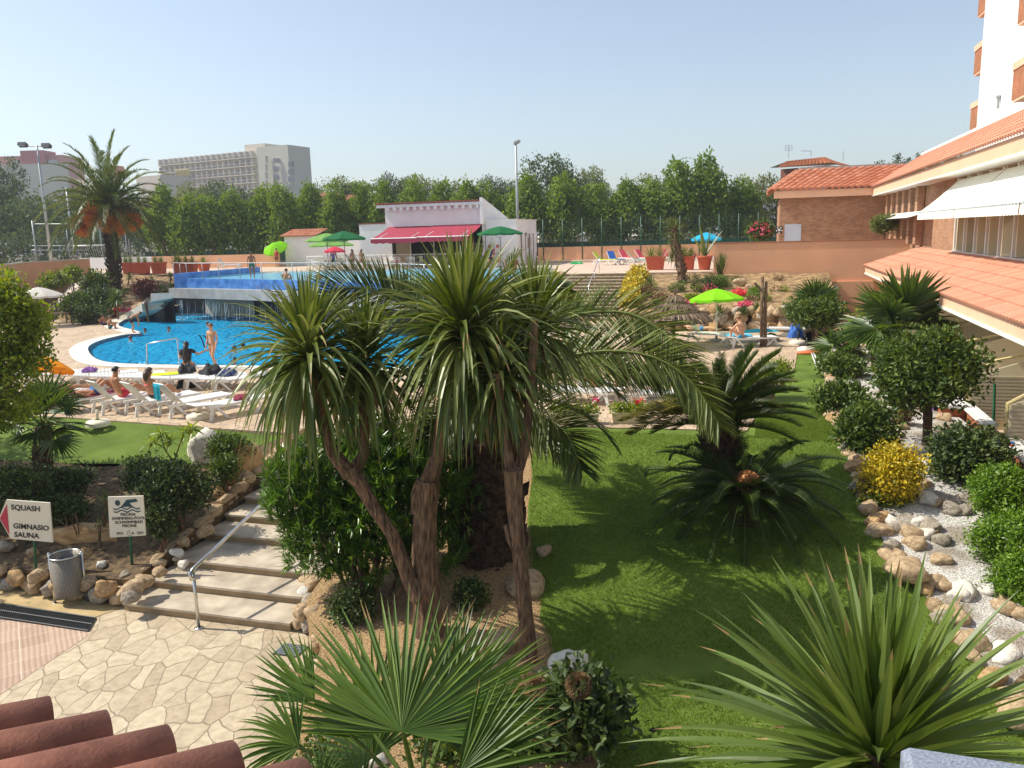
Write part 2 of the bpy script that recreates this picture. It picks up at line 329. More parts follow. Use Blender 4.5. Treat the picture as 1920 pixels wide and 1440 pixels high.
def pavers():
    m, nt, N, L, b = newmat('grooved_pink_paver')
    tc = N.new('ShaderNodeTexCoord'); mp = N.new('ShaderNodeMapping'); mp.inputs['Rotation'].default_value[2] = -.55; L.new(tc.outputs['Object'], mp.inputs[0])
    bt = N.new('ShaderNodeTexBrick'); L.new(mp.outputs[0], bt.inputs['Vector']); bt.inputs['Scale'].default_value = 1; bt.inputs['Brick Width'].default_value = .42; bt.inputs['Row Height'].default_value = .42; bt.inputs['Mortar Size'].default_value = .008; bt.offset = 0
    bt.inputs['Color1'].default_value = c4(srgb('#ae9380')); bt.inputs['Color2'].default_value = c4(srgb('#bfa590')); bt.inputs['Mortar'].default_value = c4(srgb('#cdb8a2'))
    wv = N.new('ShaderNodeTexWave'); wv.bands_direction = 'X'; wv.inputs['Scale'].default_value = 4.2; wv.inputs['Distortion'].default_value = 1.5; wv.inputs['Detail'].default_value = 2; wv.inputs['Detail Scale'].default_value = .6; L.new(mp.outputs[0], wv.inputs[0])
    no = N.new('ShaderNodeTexNoise'); no.inputs['Scale'].default_value = 5; no.inputs['Detail'].default_value = 6; L.new(mp.outputs[0], no.inputs[0])
    f = math_(N, L, 'MULTIPLY', wv.outputs['Fac'], no.outputs['Fac']); r = N.new('ShaderNodeValToRGB'); r.color_ramp.elements[0].position = .05; r.color_ramp.elements[0].color = (.80,.77,.74,1); r.color_ramp.elements[1].position = .3; r.color_ramp.elements[1].color = (1,1,1,1); L.new(f, r.inputs[0])
    mu = N.new('ShaderNodeMixRGB'); mu.blend_type = 'MULTIPLY'; mu.inputs[0].default_value = 1; L.new(bt.outputs['Color'], mu.inputs[1]); L.new(r.outputs[0], mu.inputs[2]); L.new(mu.outputs[0], b.inputs['Base Color']); b.inputs['Roughness'].default_value = .85
    bp = N.new('ShaderNodeBump'); bp.inputs['Strength'].default_value = .5; bp.inputs['Distance'].default_value = .01; L.new(f, bp.inputs['Height']); L.new(bp.outputs[0], b.inputs['Normal']); return m
slatem = pavers()
granite = mat('grey_granite', srgb('#7f8794'), .7, 170, .3, bump=.25, bscale=90, detail=2)
rockm = mat('buff_rock', srgb('#a88a66'), .9, 3.5, .35, bump=.6, bscale=14, c2=srgb('#cdb48f')); rockg = mat('grey_rock', srgb('#8e8272'), .9, 4, .35, bump=.6, bscale=14, c2=srgb('#bdb19d'))
rockw = mat('white_rock', srgb('#d8d2c4'), .85, 3.5, .2, bump=.7, bscale=12); rocko = mat('ochre_rock', srgb('#a87f52'), .9, 3.0, .3, bump=.6, bscale=12, c2=srgb('#c9a878'))
soilm = mat('dry_soil', srgb('#4c3c2a'), .95, 9, .4, bump=.8, bscale=26, c2=srgb('#7d6646')); soilp = mat('pale_dry_soil', srgb('#72593c'), .95, 3, .35, bump=.9, bscale=14, c2=srgb('#b09468'))
chipm = mat('wood_chips', srgb('#8a6a45'), .95, 42, .45, bump=1.0, bscale=45, c2=srgb('#c9a878'), detail=2)
gravelm = mat('white_gravel', srgb('#9a968c'), .9, 42, .25, bump=1.0, bscale=36, c2=srgb('#e8e5dc'), detail=2)
_nt = gravelm.node_tree; _n = _nt.nodes; _nz = _n.new('ShaderNodeTexNoise'); _nz.inputs['Scale'].default_value = 1.6; _nz.inputs['Detail'].default_value = 5; _nt.links.new([q for q in _n if q.type == 'TEX_COORD'][0].outputs['Object'], _nz.inputs[0])
_rp = _n.new('ShaderNodeValToRGB'); _rp.color_ramp.elements[0].position = .42; _rp.color_ramp.elements[0].color = (.42,.33,.24,1); _rp.color_ramp.elements[1].position = .56; _rp.color_ramp.elements[1].color = (1,1,1,1); _nt.links.new(_nz.outputs[0], _rp.inputs[0])
_mx = _n.new('ShaderNodeMixRGB'); _mx.blend_type = 'MULTIPLY'; _mx.inputs[0].default_value = .75; _bc = _n['Principled BSDF'].inputs['Base Color']; _nt.links.new(_bc.links[0].from_socket, _mx.inputs[1]); _nt.links.new(_rp.outputs[0], _mx.inputs[2]); _nt.links.new(_mx.outputs[0], _bc)
lawnm = grassmat('artificial_lawn', (.070,.122,.016), (.125,.195,.024), (.19,.275,.044))
farground = mat('far_ground', (.12,.10,.07), .95, .05, .3); courtm = mat('court_ground', (.20,.13,.09), .9, .3, .15)
bluew = mat('blue_pool_wall', srgb('#2f6fc0'), .35, 2.5, .2, c2=srgb('#5b97dc')); pooltile = mat('pool_basin_blue', (.06,.50,.80), .5, 1.6, .3, c2=(.14,.72,.95))
watm = watermat('pool_water', (.50,.90,1.0), 2.6, 1.0, .55, (.02,.40,.72)); watm2 = watermat('upper_pool_water', (.75,.95,1.0), 2.0, .4, .05, (.2,.5,.65), .3)
def fissured(name, a, b2, sc, st, bump=1.0):
    m = mat(name, a, .95, sc, .45, bump, sc*1.6, c2=b2, detail=8); nt = m.node_tree; mp = nt.nodes.new('ShaderNodeMapping'); mp.inputs['Scale'].default_value = st
    tc = [n for n in nt.nodes if n.type == 'TEX_COORD'][0]; nt.links.new(tc.outputs['Object'], mp.inputs[0])
    for n in nt.nodes:
        if n.type == 'TEX_NOISE': nt.links.new(mp.outputs[0], n.inputs['Vector'])
        if n.type == 'BUMP': n.inputs['Distance'].default_value = .05
    return m
barkm = fissured('rough_bark', srgb('#4f3b2d'), srgb('#94765a'), 16, (1.6,1.6,.3)); barkd = mat('dark_fibrous_bark', srgb('#3a2c22'), .98, 12, .45, bump=1.0, bscale=22, c2=srgb('#5e4632'))
winm = mat('dark_window_glass', (.05,.055,.06), .12, 1, .3); blindm = mat('roller_blind_beige', srgb('#b7ab8a'), .6, 2, .08); beige = mat('beige_partition', srgb('#dccfae'), .7, 1, .05)
awnw = mat('cream_awning_cloth', (.86,.83,.72), .75, 1.2, .04); awnr = mat('maroon_awning_cloth', srgb('#9c2c44'), .7, 2, .08)
# ---------------------------------------------------------------- ground, decks, pool
def G(x, y):
    a, t = AT(x, y)
    z = 0.3 + (min(max(t, 10.5), 17.2)-10.5)/6.7*1.26
    if a < -28 and t > 42: z = 1.6 + (min(t, 56)-42)/14*2.2
    elif a > -11.5 and t > 38.7: z = 2.35 + (min(t, 47.5)-38.7)/8.8*1.4
    elif a <= -11.5 and a > -24 and t > 40: z = 1.7 + (min(t, 47)-40)/7*2.0
    return float(z)
def PG(px, py, dz=0.0):
    z = 1.0; q = P(px, py, z)
    for i in range(40):
        z = z*.6 + .4*(G(q[0], q[1])+dz); q = P(px, py, z)
    return q
def Wp(L): return [tuple(W(a, t)[:2]) for a, t in L]
def Ax(px, py, t):                                    # grid coordinate a where the ray meets the plane t
    d = ray(px, py); da, dt = AT(d[0], d[1]); return da/dt*t
patch('ground', Wp([(-60,-20),(60,-20),(60,70),(-60,70)]), -.06, 30, farground)
patch('far_ground', Wp([(-1800,60),(1800,60),(1800,2600),(-1800,2600)]), 3.6, 400, farground, skirt=4)
patch('court_ground', Wp([(-90,67),(30,67),(30,120),(-90,120)]), 3.62, 60, courtm)
patch('far_side_ground', Wp([(-400,17),(-60,17),(-60,60.2),(-400,60.2)]), 1.5, 60, farground, skirt=2)
patch('patio', Wp([(-30,-6),(-1,-6),(-1,11.2),(-30,11.2)]), 0.0, 50, flagm)
pe0, pe1 = P(178,1183,0), P(0,1303,0); dd = (pe1-pe0)[:2]
patch('paved_path', [tuple(pe0[:2]), tuple(P(0,1161,0)[:2]), tuple(P(-200,1135,0)[:2]), tuple(P(-300,1300,0)[:2]), (-9.5,5), tuple((pe0[:2]+dd*2.6))], .004, 50, slatem)
patch('concrete_strip', [tuple(P(x,y,0)[:2]) for x,y in ((-150,1060),(0,1098),(235,1138),(178,1158),(0,1130),(-150,1110))], .008, 50, mat('yellow_concrete', srgb('#b39c6e'), .85, 3, .2, bump=.3))
m = MB(); q = [P(x,y,.014) for x,y in ((-150,1108),(0,1130),(181,1157),(166,1183),(0,1160),(-150,1135))]
m.add(q, [(0,1,2,3,4,5)]); 
dr = thing('drain_grate', 'long black slatted drain grate set in the pavers below the rock edging', 'drain', q[1])
m.build('channel', dark, dr)
m = MB(); a_, b_, c_, d_ = P(-150,1109,.03), P(179,1158,.03), P(-150,1134,.03), P(165,1182,.03)
for i in range(90):
    u = i/89; m.bar(a_+(b_-a_)*u, c_+(d_-c_)*u, .008)
for u in (0, .5, 1): m.bar(a_*(1-u)+c_*u, b_*(1-u)+d_*u, .012)
m.build('slats', dark, dr)
def grate(px, py, w, lab):
    q = P(px, py, .012); g = thing('floor_drain', lab, 'drain', q)
    m = MB(); m.box(q, (w, w*.8, .01), -YAW); m.build('tray', dark, g)
    m = MB()
    for i in range(9): m.box(q+np.array([0,0,.012])+W((i-4)*w/9,0)*1.0, (.012, w*.8, .012), -YAW)
    for i in range(7): m.box(q+np.array([0,0,.012])+W(0,(i-3)*w*.8/7)*1.0, (w, .012, .012), -YAW)
    m.build('grid', galv, g)
grate(545, 1219, .42, 'small square black floor drain beside the rocks at the foot of the steps')

# pool outline
poolpx = [(164,655),(168,668),(180,678),(200,684),(235,687),(275,688),(330,689),(400,690),(480,691)]
pool = [tuple(P(x,y,1.5)[:2]) for x, y in poolpx] + Wp([(-11,26.5),(-9.3,30),(-9.6,36),(-12,42.5),(-20,43.5)]) + \
       [tuple(P(x,y,1.5)[:2]) for x, y in ((425,592),(325,590.5),(290,592),(262,594),(240,600),(224,608),(221,615),(250,622),(266,627),(262,630),(240,630),(207,637),(180,645))]
def smooth_ring(r, k=1):
    for _ in range(k):
        o = []
        for i, p in enumerate(r):
            q = r[(i+1) % len(r)]; o += [(p[0]*.75+q[0]*.25, p[1]*.75+q[1]*.25), (p[0]*.25+q[0]*.75, p[1]*.25+q[1]*.75)]
        r = o
    return r
pool = smooth_ring(pool, 2)
def offset(r, d):
    n = len(r); out = []
    ar = sum(r[i][0]*r[(i+1)%n][1]-r[(i+1)%n][0]*r[i][1] for i in range(n)); sg = 1 if ar > 0 else -1
    for i in range(n):
        p0, p1 = r[i-1], r[(i+1) % n]; tx, ty = p1[0]-p0[0], p1[1]-p0[1]; l = math.hypot(tx, ty)+1e-9
        out.append((r[i][0]+ty/l*d*sg, r[i][1]-tx/l*d*sg))
    return out
cop = offset(pool, .75)
deckpoly = Wp([(-62,17.35),(-30,17.3),(-18,17.5),(-13,17.1),(-10.4,17.0),(-10.35,16.9),(-7.1,16.9),(-6.9,18.0),(-5.4,18.75),(-.2,19.2),(.15,22.1),(.6,25),(1.17,28.3),(1.4,32),(1.9,38.6),(1.9,50),(-62,50)])
patch('pool_deck', deckpoly, 1.6, 50, flagdeck, holes=[pool], skirt=.6)
patch('pool_coping', cop, 1.612, 50, copem, holes=[pool])
m = MB(); n = len(pool)
m.add([(p[0],p[1],1.62) for p in pool]+[(p[0],p[1],.1) for p in pool], [(i,(i+1)%n,(i+1)%n+n,i+n) for i in range(n)])
m.add([(p[0],p[1],1.62) for p in offset(pool,-.06)]+[(p[0],p[1],1.43) for p in offset(pool,-.06)], [(i,(i+1)%n,(i+1)%n+n,i+n) for i in range(n)], 1)
struct(m, 'pool_basin_wall', [pooltile, mat('waterline_tile', (.10,.16,.22), .3, 3, .3)])
patch('pool_floor', offset(pool, .3), .25, 50, pooltile)
patch('pool_water', offset(pool, .02), 1.47, 50, watm)
# lawns and beds
patch('left_lawn', Wp([(-62,14.6),(-16,14.9),(-12,15.3),(-10.9,16.95),(-13,17.1),(-18,17.48),(-30,17.28),(-62,17.33)]), lambda x, y: G(x, y)+.012, .8, lawnm)
patch('left_garden_soil', Wp([(-62,11.0),(-10.4,11.0),(-10.4,16.98),(-10.9,16.96),(-12,15.3),(-16,14.9),(-62,14.6)]), lambda x, y: G(x, y)+.07*math.sin(x*2.1)*math.cos(y*1.7), .35, soilm, skirt=.35)
_b = [(-4.9,18.8),(-4.72,17),(-3.6,12.6),(-2.6,10.2),(-1.6,8.5),(-1,5),(-1,-1)]; lawnL = []
for i in range(6):
    for k in range(7): u = k/7; lawnL.append((_b[i][0]*(1-u)+_b[i+1][0]*u+(rnd.uniform(-.07,.07) if i+k else 0), _b[i][1]*(1-u)+_b[i+1][1]*u))
lawnL.append(_b[-1])
patch('right_lawn', Wp(lawnL+[(4.2,-1),(3.9,8),(3.0,11),(2.1,14),(1.8,16),(1.78,21),(2.2,28),(2.2,32),(1.4,32),(1.17,28.3),(.6,25),(.15,22.1),(-.2,19.2)]), lambda x, y: G(x, y)+.014, .8, lawnm)
patch('wood_chip_bed', Wp([(-7.08,16.9),(-6.95,10.9),(-6.1,10.0),(-5.5,8.6),(-5,5),(-5,-1),(-.8,-1),(-.7,5),(-1.3,8.5),(-2.3,10.2),(-3.3,12.6),(-4.4,17),(-4.7,18.8),(-5.4,18.75),(-6.9,18.0)]), lambda x, y: G(x, y)-.004+.045*max(0,min(1,(np.interp(AT(x,y)[1],[-1,5,8.5,10.2,12.6,17,18.8],[-1,-1,-1.6,-2.6,-3.6,-4.72,-4.9])-.15-AT(x,y)[0])*2))*(1.2+math.sin(x*3)*math.cos(y*2.3)), .3, chipm, skirt=.45)
patch('white_gravel_bed', Wp([(4.2,-1),(3.9,8),(3.0,11),(2.1,14),(1.8,16),(1.78,21),(2.2,28),(2.2,34),(4.6,34),(4.7,20),(4.9,12),(6.6,6),(6.6,-1)]), lambda x, y: G(x, y)+.02+.03*math.sin(x*3.3)*math.cos(y*2.9), .3, gravelm)
patch('right_soil', Wp([(4.2,-1),(3.9,8),(3.15,10.9),(3.5,11.3),(4.5,11.6),(6.6,9),(6.6,-1)]), lambda x, y: G(x, y)+.06+.04*math.sin(x*3.3)*math.cos(y*2.9), .3, soilm)
patch('terrace_floor', Wp([(4.6,34),(4.7,20),(4.9,12),(6.6,6),(6.6,-1),(9,-1),(9,47.4),(3.6,47.4),(3.5,38.6),(1.5,32),(2.2,34)]), 1.2, 60, mat('terrace_paving', srgb('#b9a58c'), .85, 1, .1))
gl = [tuple(P(x,y,1.6)[:2]) for x, y in ((-40,590),(60,592),(120,603),(190,603),(225,592),(262,590))]
patch('left_planted_slope', gl+Wp([(-37.4,45.3),(-34.6,47),(-35.5,56),(-100,56)]), lambda x, y: G(x, y)+.08*math.sin(x*1.3)*math.cos(y*1.1), .8, soilp)
patch('right_planted_slope', Wp([(-6.6,38.7),(1.9,38.7),(3.5,38.7),(3.5,47.3),(-2.5,47.3),(-2.5,47.8),(-6.6,47.4)]), lambda x, y: G(x, y)+.07*math.sin(x*2.3)*math.cos(y*2.1), .5, soilp)
patch('middle_planted_slope', Wp([(-18,40),(-10.9,40),(-10.9,47.4),(-18,47.4)]), lambda x, y: G(x, y), .8, soilp)
rp = [P(x,y,0)[:2] for x,y in ()]
ramp = [P(88,588,1.8), P(118,580,1.95), P(168,519,3.86), P(147,519,3.86)]
m = MB(); m.add([p+np.array([0,0,.08]) for p in ramp]+[p-np.array([0,0,.4]) for p in ramp], [(0,1,2,3),(0,4,5,1),(1,5,6,2),(2,6,7,3),(3,7,4,0)])
struct(m, 'ramp_path', mat('pale_pink_path', srgb('#d8c8bb'), .85, 3, .08))
patch('upper_deck', Wp([(-110,56),(-35.4,56),(-34.6,45.6),(-24,43.6),(-14,46),(-10.9,47.3),(-6.6,47.3),(-2.5,47.7),(9,47.7),(9,66.3),(-110,66.3)]), 3.84, 80, deckup, skirt=2.4)
# steps from the patio to the deck: every tread a slab
lt = [10.7,11.34,11.96,12.93,13.6,14.27,14.96,15.6,16.2,16.75]
st = thing('garden_steps', 'wide stone steps with brown risers climbing from the patio beside the chrome handrail', 'steps', W(-8.7,10.7,0))
for i, t0 in enumerate(lt):
    t1 = lt[i+1]+.1 if i+1 < len(lt) else 17.0
    z1 = .15*(i+1)+(.1 if i == len(lt)-1 else 0)*1.0
    m = MB(); aL = -10.34+(i%3)*.02; aR = -7.1-(.13 if i else 0)
    m.gbox(aL, aR, t0+.02, t1, z1-.15 if i else -.05, z1-.042, 1); m.gbox(aL-.01, aR+.01, t0-.012, t1, z1-.04, z1, 0)
    m.build('step', [stepm, riserm], st)
# upper steps, 14 risers
st = thing('upper_stairs', 'long flight of pale stone stairs up to the upper pool terrace beside the yellow flowers', 'stairs', W(-8.7,42.4,1.6))
for i in range(14):
    m = MB(); z1 = 1.6+.16*(i+1); t0 = 42.5+i*.35
    m.gbox(-10.9, -6.6, t0+.03, t0+.40, z1-.16, z1-.052, 1); m.gbox(-10.9, -6.6, t0-.02, t0+.40, z1-.05, z1, 0)
    m.build('step', [stepm, riserm], st)
def rail(name, lab, cat, pts, posts, r=.024, m_=None, zfun=None, infill=None):
    base = posts[0][0]; o = thing(name, lab, cat, base)
    m = MB(); m.tube(pts, r, 10); m.build('top_rail', m_ or steel, o, True)
    for b, tp in posts:
        m = MB(); m.tube([b, tp], r*.9, 10); m.lathe([(r*2.4,0),(r*2.4,.012),(r*1.2,.02)], b, 12); m.build('post', m_ or steel, o, True)
    if infill:
        m = MB()
        for a, b in infill: m.bar(a, b, r*.35)
        m.build('bars', m_ or steel, o)
    return o
pb = P(373,1178,0); dirv = W(0,1)
def rp_(t, h): 
    a = AT(*pb[:2])[0]; t0 = AT(*pb[:2])[1]
    return W(a, t0+t, h)
pts = [rp_(.04,.86), rp_(-.06,.88), rp_(-.08,.97), rp_(.02,1.03), rp_(.5,1.13), rp_(2.0,1.46), rp_(4.2,2.0), rp_(6.4,2.55), rp_(6.7,2.57)]
rail('handrail', 'polished chrome handrail rising along the garden steps from the patio', 'handrail', pts, [(rp_(0,0), rp_(0,1.0)), (rp_(3.3,.62), rp_(3.3,1.76)), (rp_(6.45,1.6), rp_(6.45,2.55))], .031)
s0 = W(-8.9,42.3,1.6)
rail('stair_handrail', 'thin steel handrail running down the middle of the upper pale stone stairs', 'handrail', [W(-8.9,t,1.6+(t-42.4)/.35*.16+.95) for t in (42.4,47.3)]+[W(-8.9,48.0,4.8)], [(W(-8.9,t,1.6+(t-42.4)/.35*.16-.1), W(-8.9,t,1.6+(t-42.4)/.35*.16+.95)) for t in (42.5,44.1,45.7,47.2)], .022)
rail('pool_handrail', 'bent steel grab rail standing in the pool edge beside the seated woman in black', 'handrail', [P(276,683,1.62), Q(275,645,P(276,683,1.62)[1]), Q(283,643,P(276,683,1.62)[1]), Q(330,634,31), Q(345,643,31.6)], [(P(276,683,1.62), Q(275,645,P(276,683,1.62)[1])), (Q(336,680,31), Q(332,635,31))], .026)
lad = thing('pool_ladder', 'two dark curved rails of the ladder behind the standing woman', 'ladder', P(386,655,1.5))
for dx in (0, 9):
    m = MB(); y0 = P(384,655,1.5)[1]; m.tube([Q(384+dx,652,y0), Q(380+dx,640,y0), Q(376+dx,631,y0), Q(372+dx,629,y0-.3)], .03, 8); m.build('rail', dark, lad, True)

# ledge, upper pool and fountain wall
led = [P(x,y,3.42)[:2] for x,y in ((316,540.5),(340,541),(400,542),(480,544),(600,549),(740,557),(860,566))]
back = [W(-34.6,46.2)[:2], W(-34,47)[:2]]
ledb = Wp([(-12.5,47),(-34.6,47)])
o = thing('waterfall_ledge', 'grey concrete ledge below the blue wall with water falling from its edge', 'ledge', (led[0][0],led[0][1],2.8))
m = MB(); m.prism([tuple(p) for p in led]+ledb, 2.82, 3.42); m.build('slab', concm, o)
bw = offset([tuple(p) for p in led]+ledb, -.45); n = len(led)
bw = bw[:n]; m = MB()
for i in range(n-1):
    (xa,ya),(xb,yb) = bw[i], bw[i+1]; e = np.array([xb-xa,yb-ya]); nn = np.array([e[1],-e[0]])/np.linalg.norm(e)*-.25; zt = 4.33 if i == 0 else 4.0
    if nn[1] < 0: nn = -nn
    m.hexa([(xa,ya,3.42),(xb,yb,3.42),(xb+nn[0],yb+nn[1],3.42),(xa+nn[0],ya+nn[1],3.42),(xa,ya,zt),(xb,yb,zt-.0),(xb+nn[0],yb+nn[1],zt),(xa+nn[0],ya+nn[1],zt)])
m.build('blue_wall', bluew, o)
m = MB(); a0 = bw[0]; e = W(0,1)[:2]
m.hexa([(a0[0],a0[1],3.4),(a0[0]+.25,a0[1]+.05,3.4),(a0[0]+e[0]*9+.25,a0[1]+e[1]*9,3.4),(a0[0]+e[0]*9,a0[1]+e[1]*9,3.4)]+[(a0[0],a0[1],4.33),(a0[0]+.25,a0[1]+.05,4.33),(a0[0]+e[0]*9+.25,a0[1]+e[1]*9,4.33),(a0[0]+e[0]*9,a0[1]+e[1]*9,4.33)])
m.build('side_wall', bluew, o)
up = [tuple(p) for p in bw] + [tuple(W(-13,53.5)[:2]), tuple(W(-24,55)[:2]), (a0[0]+e[0]*9+.3, a0[1]+e[1]*9)]
up = [(p[0]+(0.0 if i else .1), p[1]+.12) for i, p in enumerate(up)]
patch('upper_pool_floor', up, 3.87, 60, mat('upper_pool_tile', srgb('#a9c9da'), .5, 3, .15))
patch('upper_pool_water', up, 3.985, 60, watm2)
# recess wall behind the falls and sloping coping
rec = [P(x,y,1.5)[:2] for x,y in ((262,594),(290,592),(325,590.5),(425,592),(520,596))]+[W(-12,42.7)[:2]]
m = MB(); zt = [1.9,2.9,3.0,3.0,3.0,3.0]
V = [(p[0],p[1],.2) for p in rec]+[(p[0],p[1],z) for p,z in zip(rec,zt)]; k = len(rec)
m.add(V, [(i,i+1,i+1+k,i+k) for i in range(k-1)]); struct(m, 'pool_recess_wall', shadeconc)
cpx = [(262,593,1.72),(275,586,1.98),(290,578,2.3),(306,568,2.65),(318,556,3.0),(325,549,3.3)]
m = MB(); top = []; 
for x, y, z in cpx: top.append(P(x,y,z))
wd = np.array([-1.35,.1,0])
V = []
for p in top: V += [p, p+wd, p+wd-np.array([0,0,.5]), p-np.array([0,0,.3])]
f = []
for i in range(len(top)-1):
    b = i*4; f += [(b,b+4,b+5,b+1),(b+1,b+5,b+6,b+2),(b+3,b+7,b+4,b),(b+2,b+6,b+7,b+3)]
f += [(0,1,2,3),(len(V)-4,len(V)-1,len(V)-2,len(V)-3)]
m.add(V, f)
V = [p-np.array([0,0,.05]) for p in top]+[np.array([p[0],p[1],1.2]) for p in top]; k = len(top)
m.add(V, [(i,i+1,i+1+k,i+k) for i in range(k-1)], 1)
one(m, 'sloping_wall', [copem, shadeconc], 'pale curved coping wall sloping down from the ledge to the pool edge', 'wall', cpx and top[0])
fall = newmat('falling_water'); fm = fall[0]; fb = fall[4]; fb.inputs['Base Color'].default_value = (.75,.85,.9,1); fb.inputs['Roughness'].default_value = .15; fb.inputs['Alpha'].default_value = .4
m = MB()
for i in range(110):
    x = 318+rnd.uniform(0, 260) if i > 22 else 338+rnd.uniform(-3,3); s = P(x, 542+(x-316)*.045, 3.42); s = s+np.array([0,-.06,-.58+rnd.uniform(-.1,0)])
    if rnd.random() < .35: s[2] = rnd.uniform(1.6, 2.8)
    L = rnd.uniform(.3, 1.4); e = max(1.48, s[2]-L); w = rnd.uniform(.004,.011)
    m.tube([s, s+np.array([rnd.uniform(-.03,.03),-.05,(e-s[2])*.5]), np.array([s[0]+rnd.uniform(-.05,.05), s[1]-.14, e])], [w*.5,w,w*.6], 4)
for i in range(60):
    x = rnd.uniform(330, 520); q = P(x, 590+rnd.uniform(3,9), 1.5); m.ell(q, (rnd.uniform(.04,.16), rnd.uniform(.05,.12), .03), 6)
one(m, 'waterfall', fm, 'thin streams of water falling from the ledge into the blue pool', 'waterfall', kind='stuff')
# rail on the blue wall
zr = 4.0
bwm = [np.array([p[0], p[1]+.12, 4.0]) for p in bw]
pts = [bwm[0]+np.array([0,0,1.0])]+[p+np.array([0,0,.95]) for p in bwm[1:]]
posts = []
def along(u):
    k = min(int(u*(len(bwm)-1)), len(bwm)-2); f = u*(len(bwm)-1)-k; return bwm[k]*(1-f)+bwm[k+1]*f
for i in range(13):
    p = along(i/12); posts.append((p, p+np.array([0,0,.95])))
rail('pool_railing', 'steel railing along the top of the blue pool wall behind the bathers', 'railing', pts, posts, .022, galv, infill=None)
ra0, ra1 = Ax(575,474,57.6), Ax(905,470,57.6)
posts = [(W(ra0+(ra1-ra0)*i/8,57.6,3.84), W(ra0+(ra1-ra0)*i/8,57.6,4.9)) for i in range(9)]
rail('terrace_railing', 'white barred railing in front of the bar terrace tables', 'railing', [W(ra0,57.6,4.9), W(ra1,57.6,4.9)], posts, .025, white, infill=[(W(ra0,57.6,4.0), W(ra1,57.6,4.0))]+[(W(ra0+(ra1-ra0)*i/110,57.6,4.0), W(ra0+(ra1-ra0)*i/110,57.6,4.9)) for i in range(111)])

# ---------------------------------------------------------------- hotel wing on the right
def tiles(m, e0, e1, r0, r1, period=.22, course=.36, h=.05, mi=0, flat=False):
    e0, e1, r0, r1 = map(np.array, (e0, e1, r0, r1)); Lu = np.linalg.norm(e1-e0); Lv = np.linalg.norm(r0-e0)
    nu = max(4, int(Lu/period)); nv = max(2, int(Lv/course)); k = 6
    U = np.linspace(0, 1, nu*k+1); ph = (np.arange(nu*k+1) % k)/k
    prof = np.abs(np.sin(np.pi*ph))**.7*h
    n = nrm(np.cross(e1-e0, r0-e0)); n = n if n[2] > 0 else -n
    rows = []; 
    for j in range(nv):
        for s, lift in ((0, .035), (1, .0)):
            v = (j+s)/nv
            B = (e0*(1-v)+r0*v)[None]*(1-U[:,None]) + (e1*(1-v)+r1*v)[None]*U[:,None]
            rows.append(B+n[None]*(prof+lift+.01)[:,None])
    V = np.concatenate(rows); c = nu*k+1
    F = []; var = []
    tv = rs.rand(nu+1, nv)
    for j in range(2*nv-1):
        i = np.arange(c-1); F.append(np.stack([j*c+i, j*c+i+1, (j+1)*c+i+1, (j+1)*c+i], 1)); var.append(tv[i//k, j//2])
    V0 = np.concatenate([rows[0], rows[0]-n[None]*(.09)]); i = np.arange(c-1)
    m.add(V, np.concatenate(F), mi, np.concatenate(var))
    m.add(V0, np.stack([i, i+1, i+1+c, i+c], 1), mi, .3)
def tilemat(name, cols, sc=3):
    m, nt, N, L, b = newmat(name); at = N.new('ShaderNodeAttribute'); at.attribute_name = 'v'
    r = N.new('ShaderNodeValToRGB'); r.color_ramp.elements[0].color = c4(cols[0]); r.color_ramp.elements[1].color = c4(cols[1])
    tc = N.new('ShaderNodeTexCoord'); no = N.new('ShaderNodeTexNoise'); no.inputs['Scale'].default_value = sc; no.inputs['Detail'].default_value = 7; L.new(tc.outputs['Object'], no.inputs[0])
    f = math_(N, L, 'ADD', math_(N, L, 'MULTIPLY', at.outputs['Fac'], .45), math_(N, L, 'MULTIPLY', no.outputs['Fac'], .55)); L.new(f, r.inputs[0])
    L.new(r.outputs[0], b.inputs['Base Color']); b.inputs['Roughness'].default_value = .85; b.inputs['Specular IOR Level'].default_value = .2
    return m
tileR = tilemat('roof_tile_orange', (srgb('#ad6646'), srgb('#dda283'))); tileP = tilemat('roof_tile_sunfaded', (srgb('#b07056'), srgb('#d29c80')), 1.2)
SUBFIX = True
wing = thing('hotel_wing', 'long brick hotel wing with orange tiled eaves and cream awnings along the right side', 'building', W(7.4,30,1.2))
TL, TW, TN = 47.2, 56.5, 4.0                         # far end of lower roof, far end of the wing, near end
aw = 7.4
m = MB(); m.gbox(aw, aw+6, 41.6, TW, 4.2, 8.1); m.build('brick_wall', brickm, wing)
m = MB(); m.gbox(aw, aw+.3, 37.0, 41.6, 4.9, 8.1); m.build('near_brick_wall', brickm, wing)
# upper windows between brick piers
for i in range(5):
    t0 = 44.6+i*2.0; m = MB(); m.gbox(aw-.02, aw+.02, t0, t0+1.25, 6.2, 7.75); f = m.build('window', winm, wing)
    m = MB(); 
    for tt in (t0-.06, t0+.6, t0+1.25): m.gbox(aw-.05, aw+.0, tt, tt+.06, 6.2, 7.75)
    m.gbox(aw-.05, aw, t0, t0+1.25, 6.14, 6.2); m.build('frame', cream, f)
m = MB()
for i in range(6): m.gbox(aw-.34, aw-.03, 43.8+i*2.0, 44.48+i*2.0, 5.2, 7.95)
m.build('brick_pier', brickm, wing)
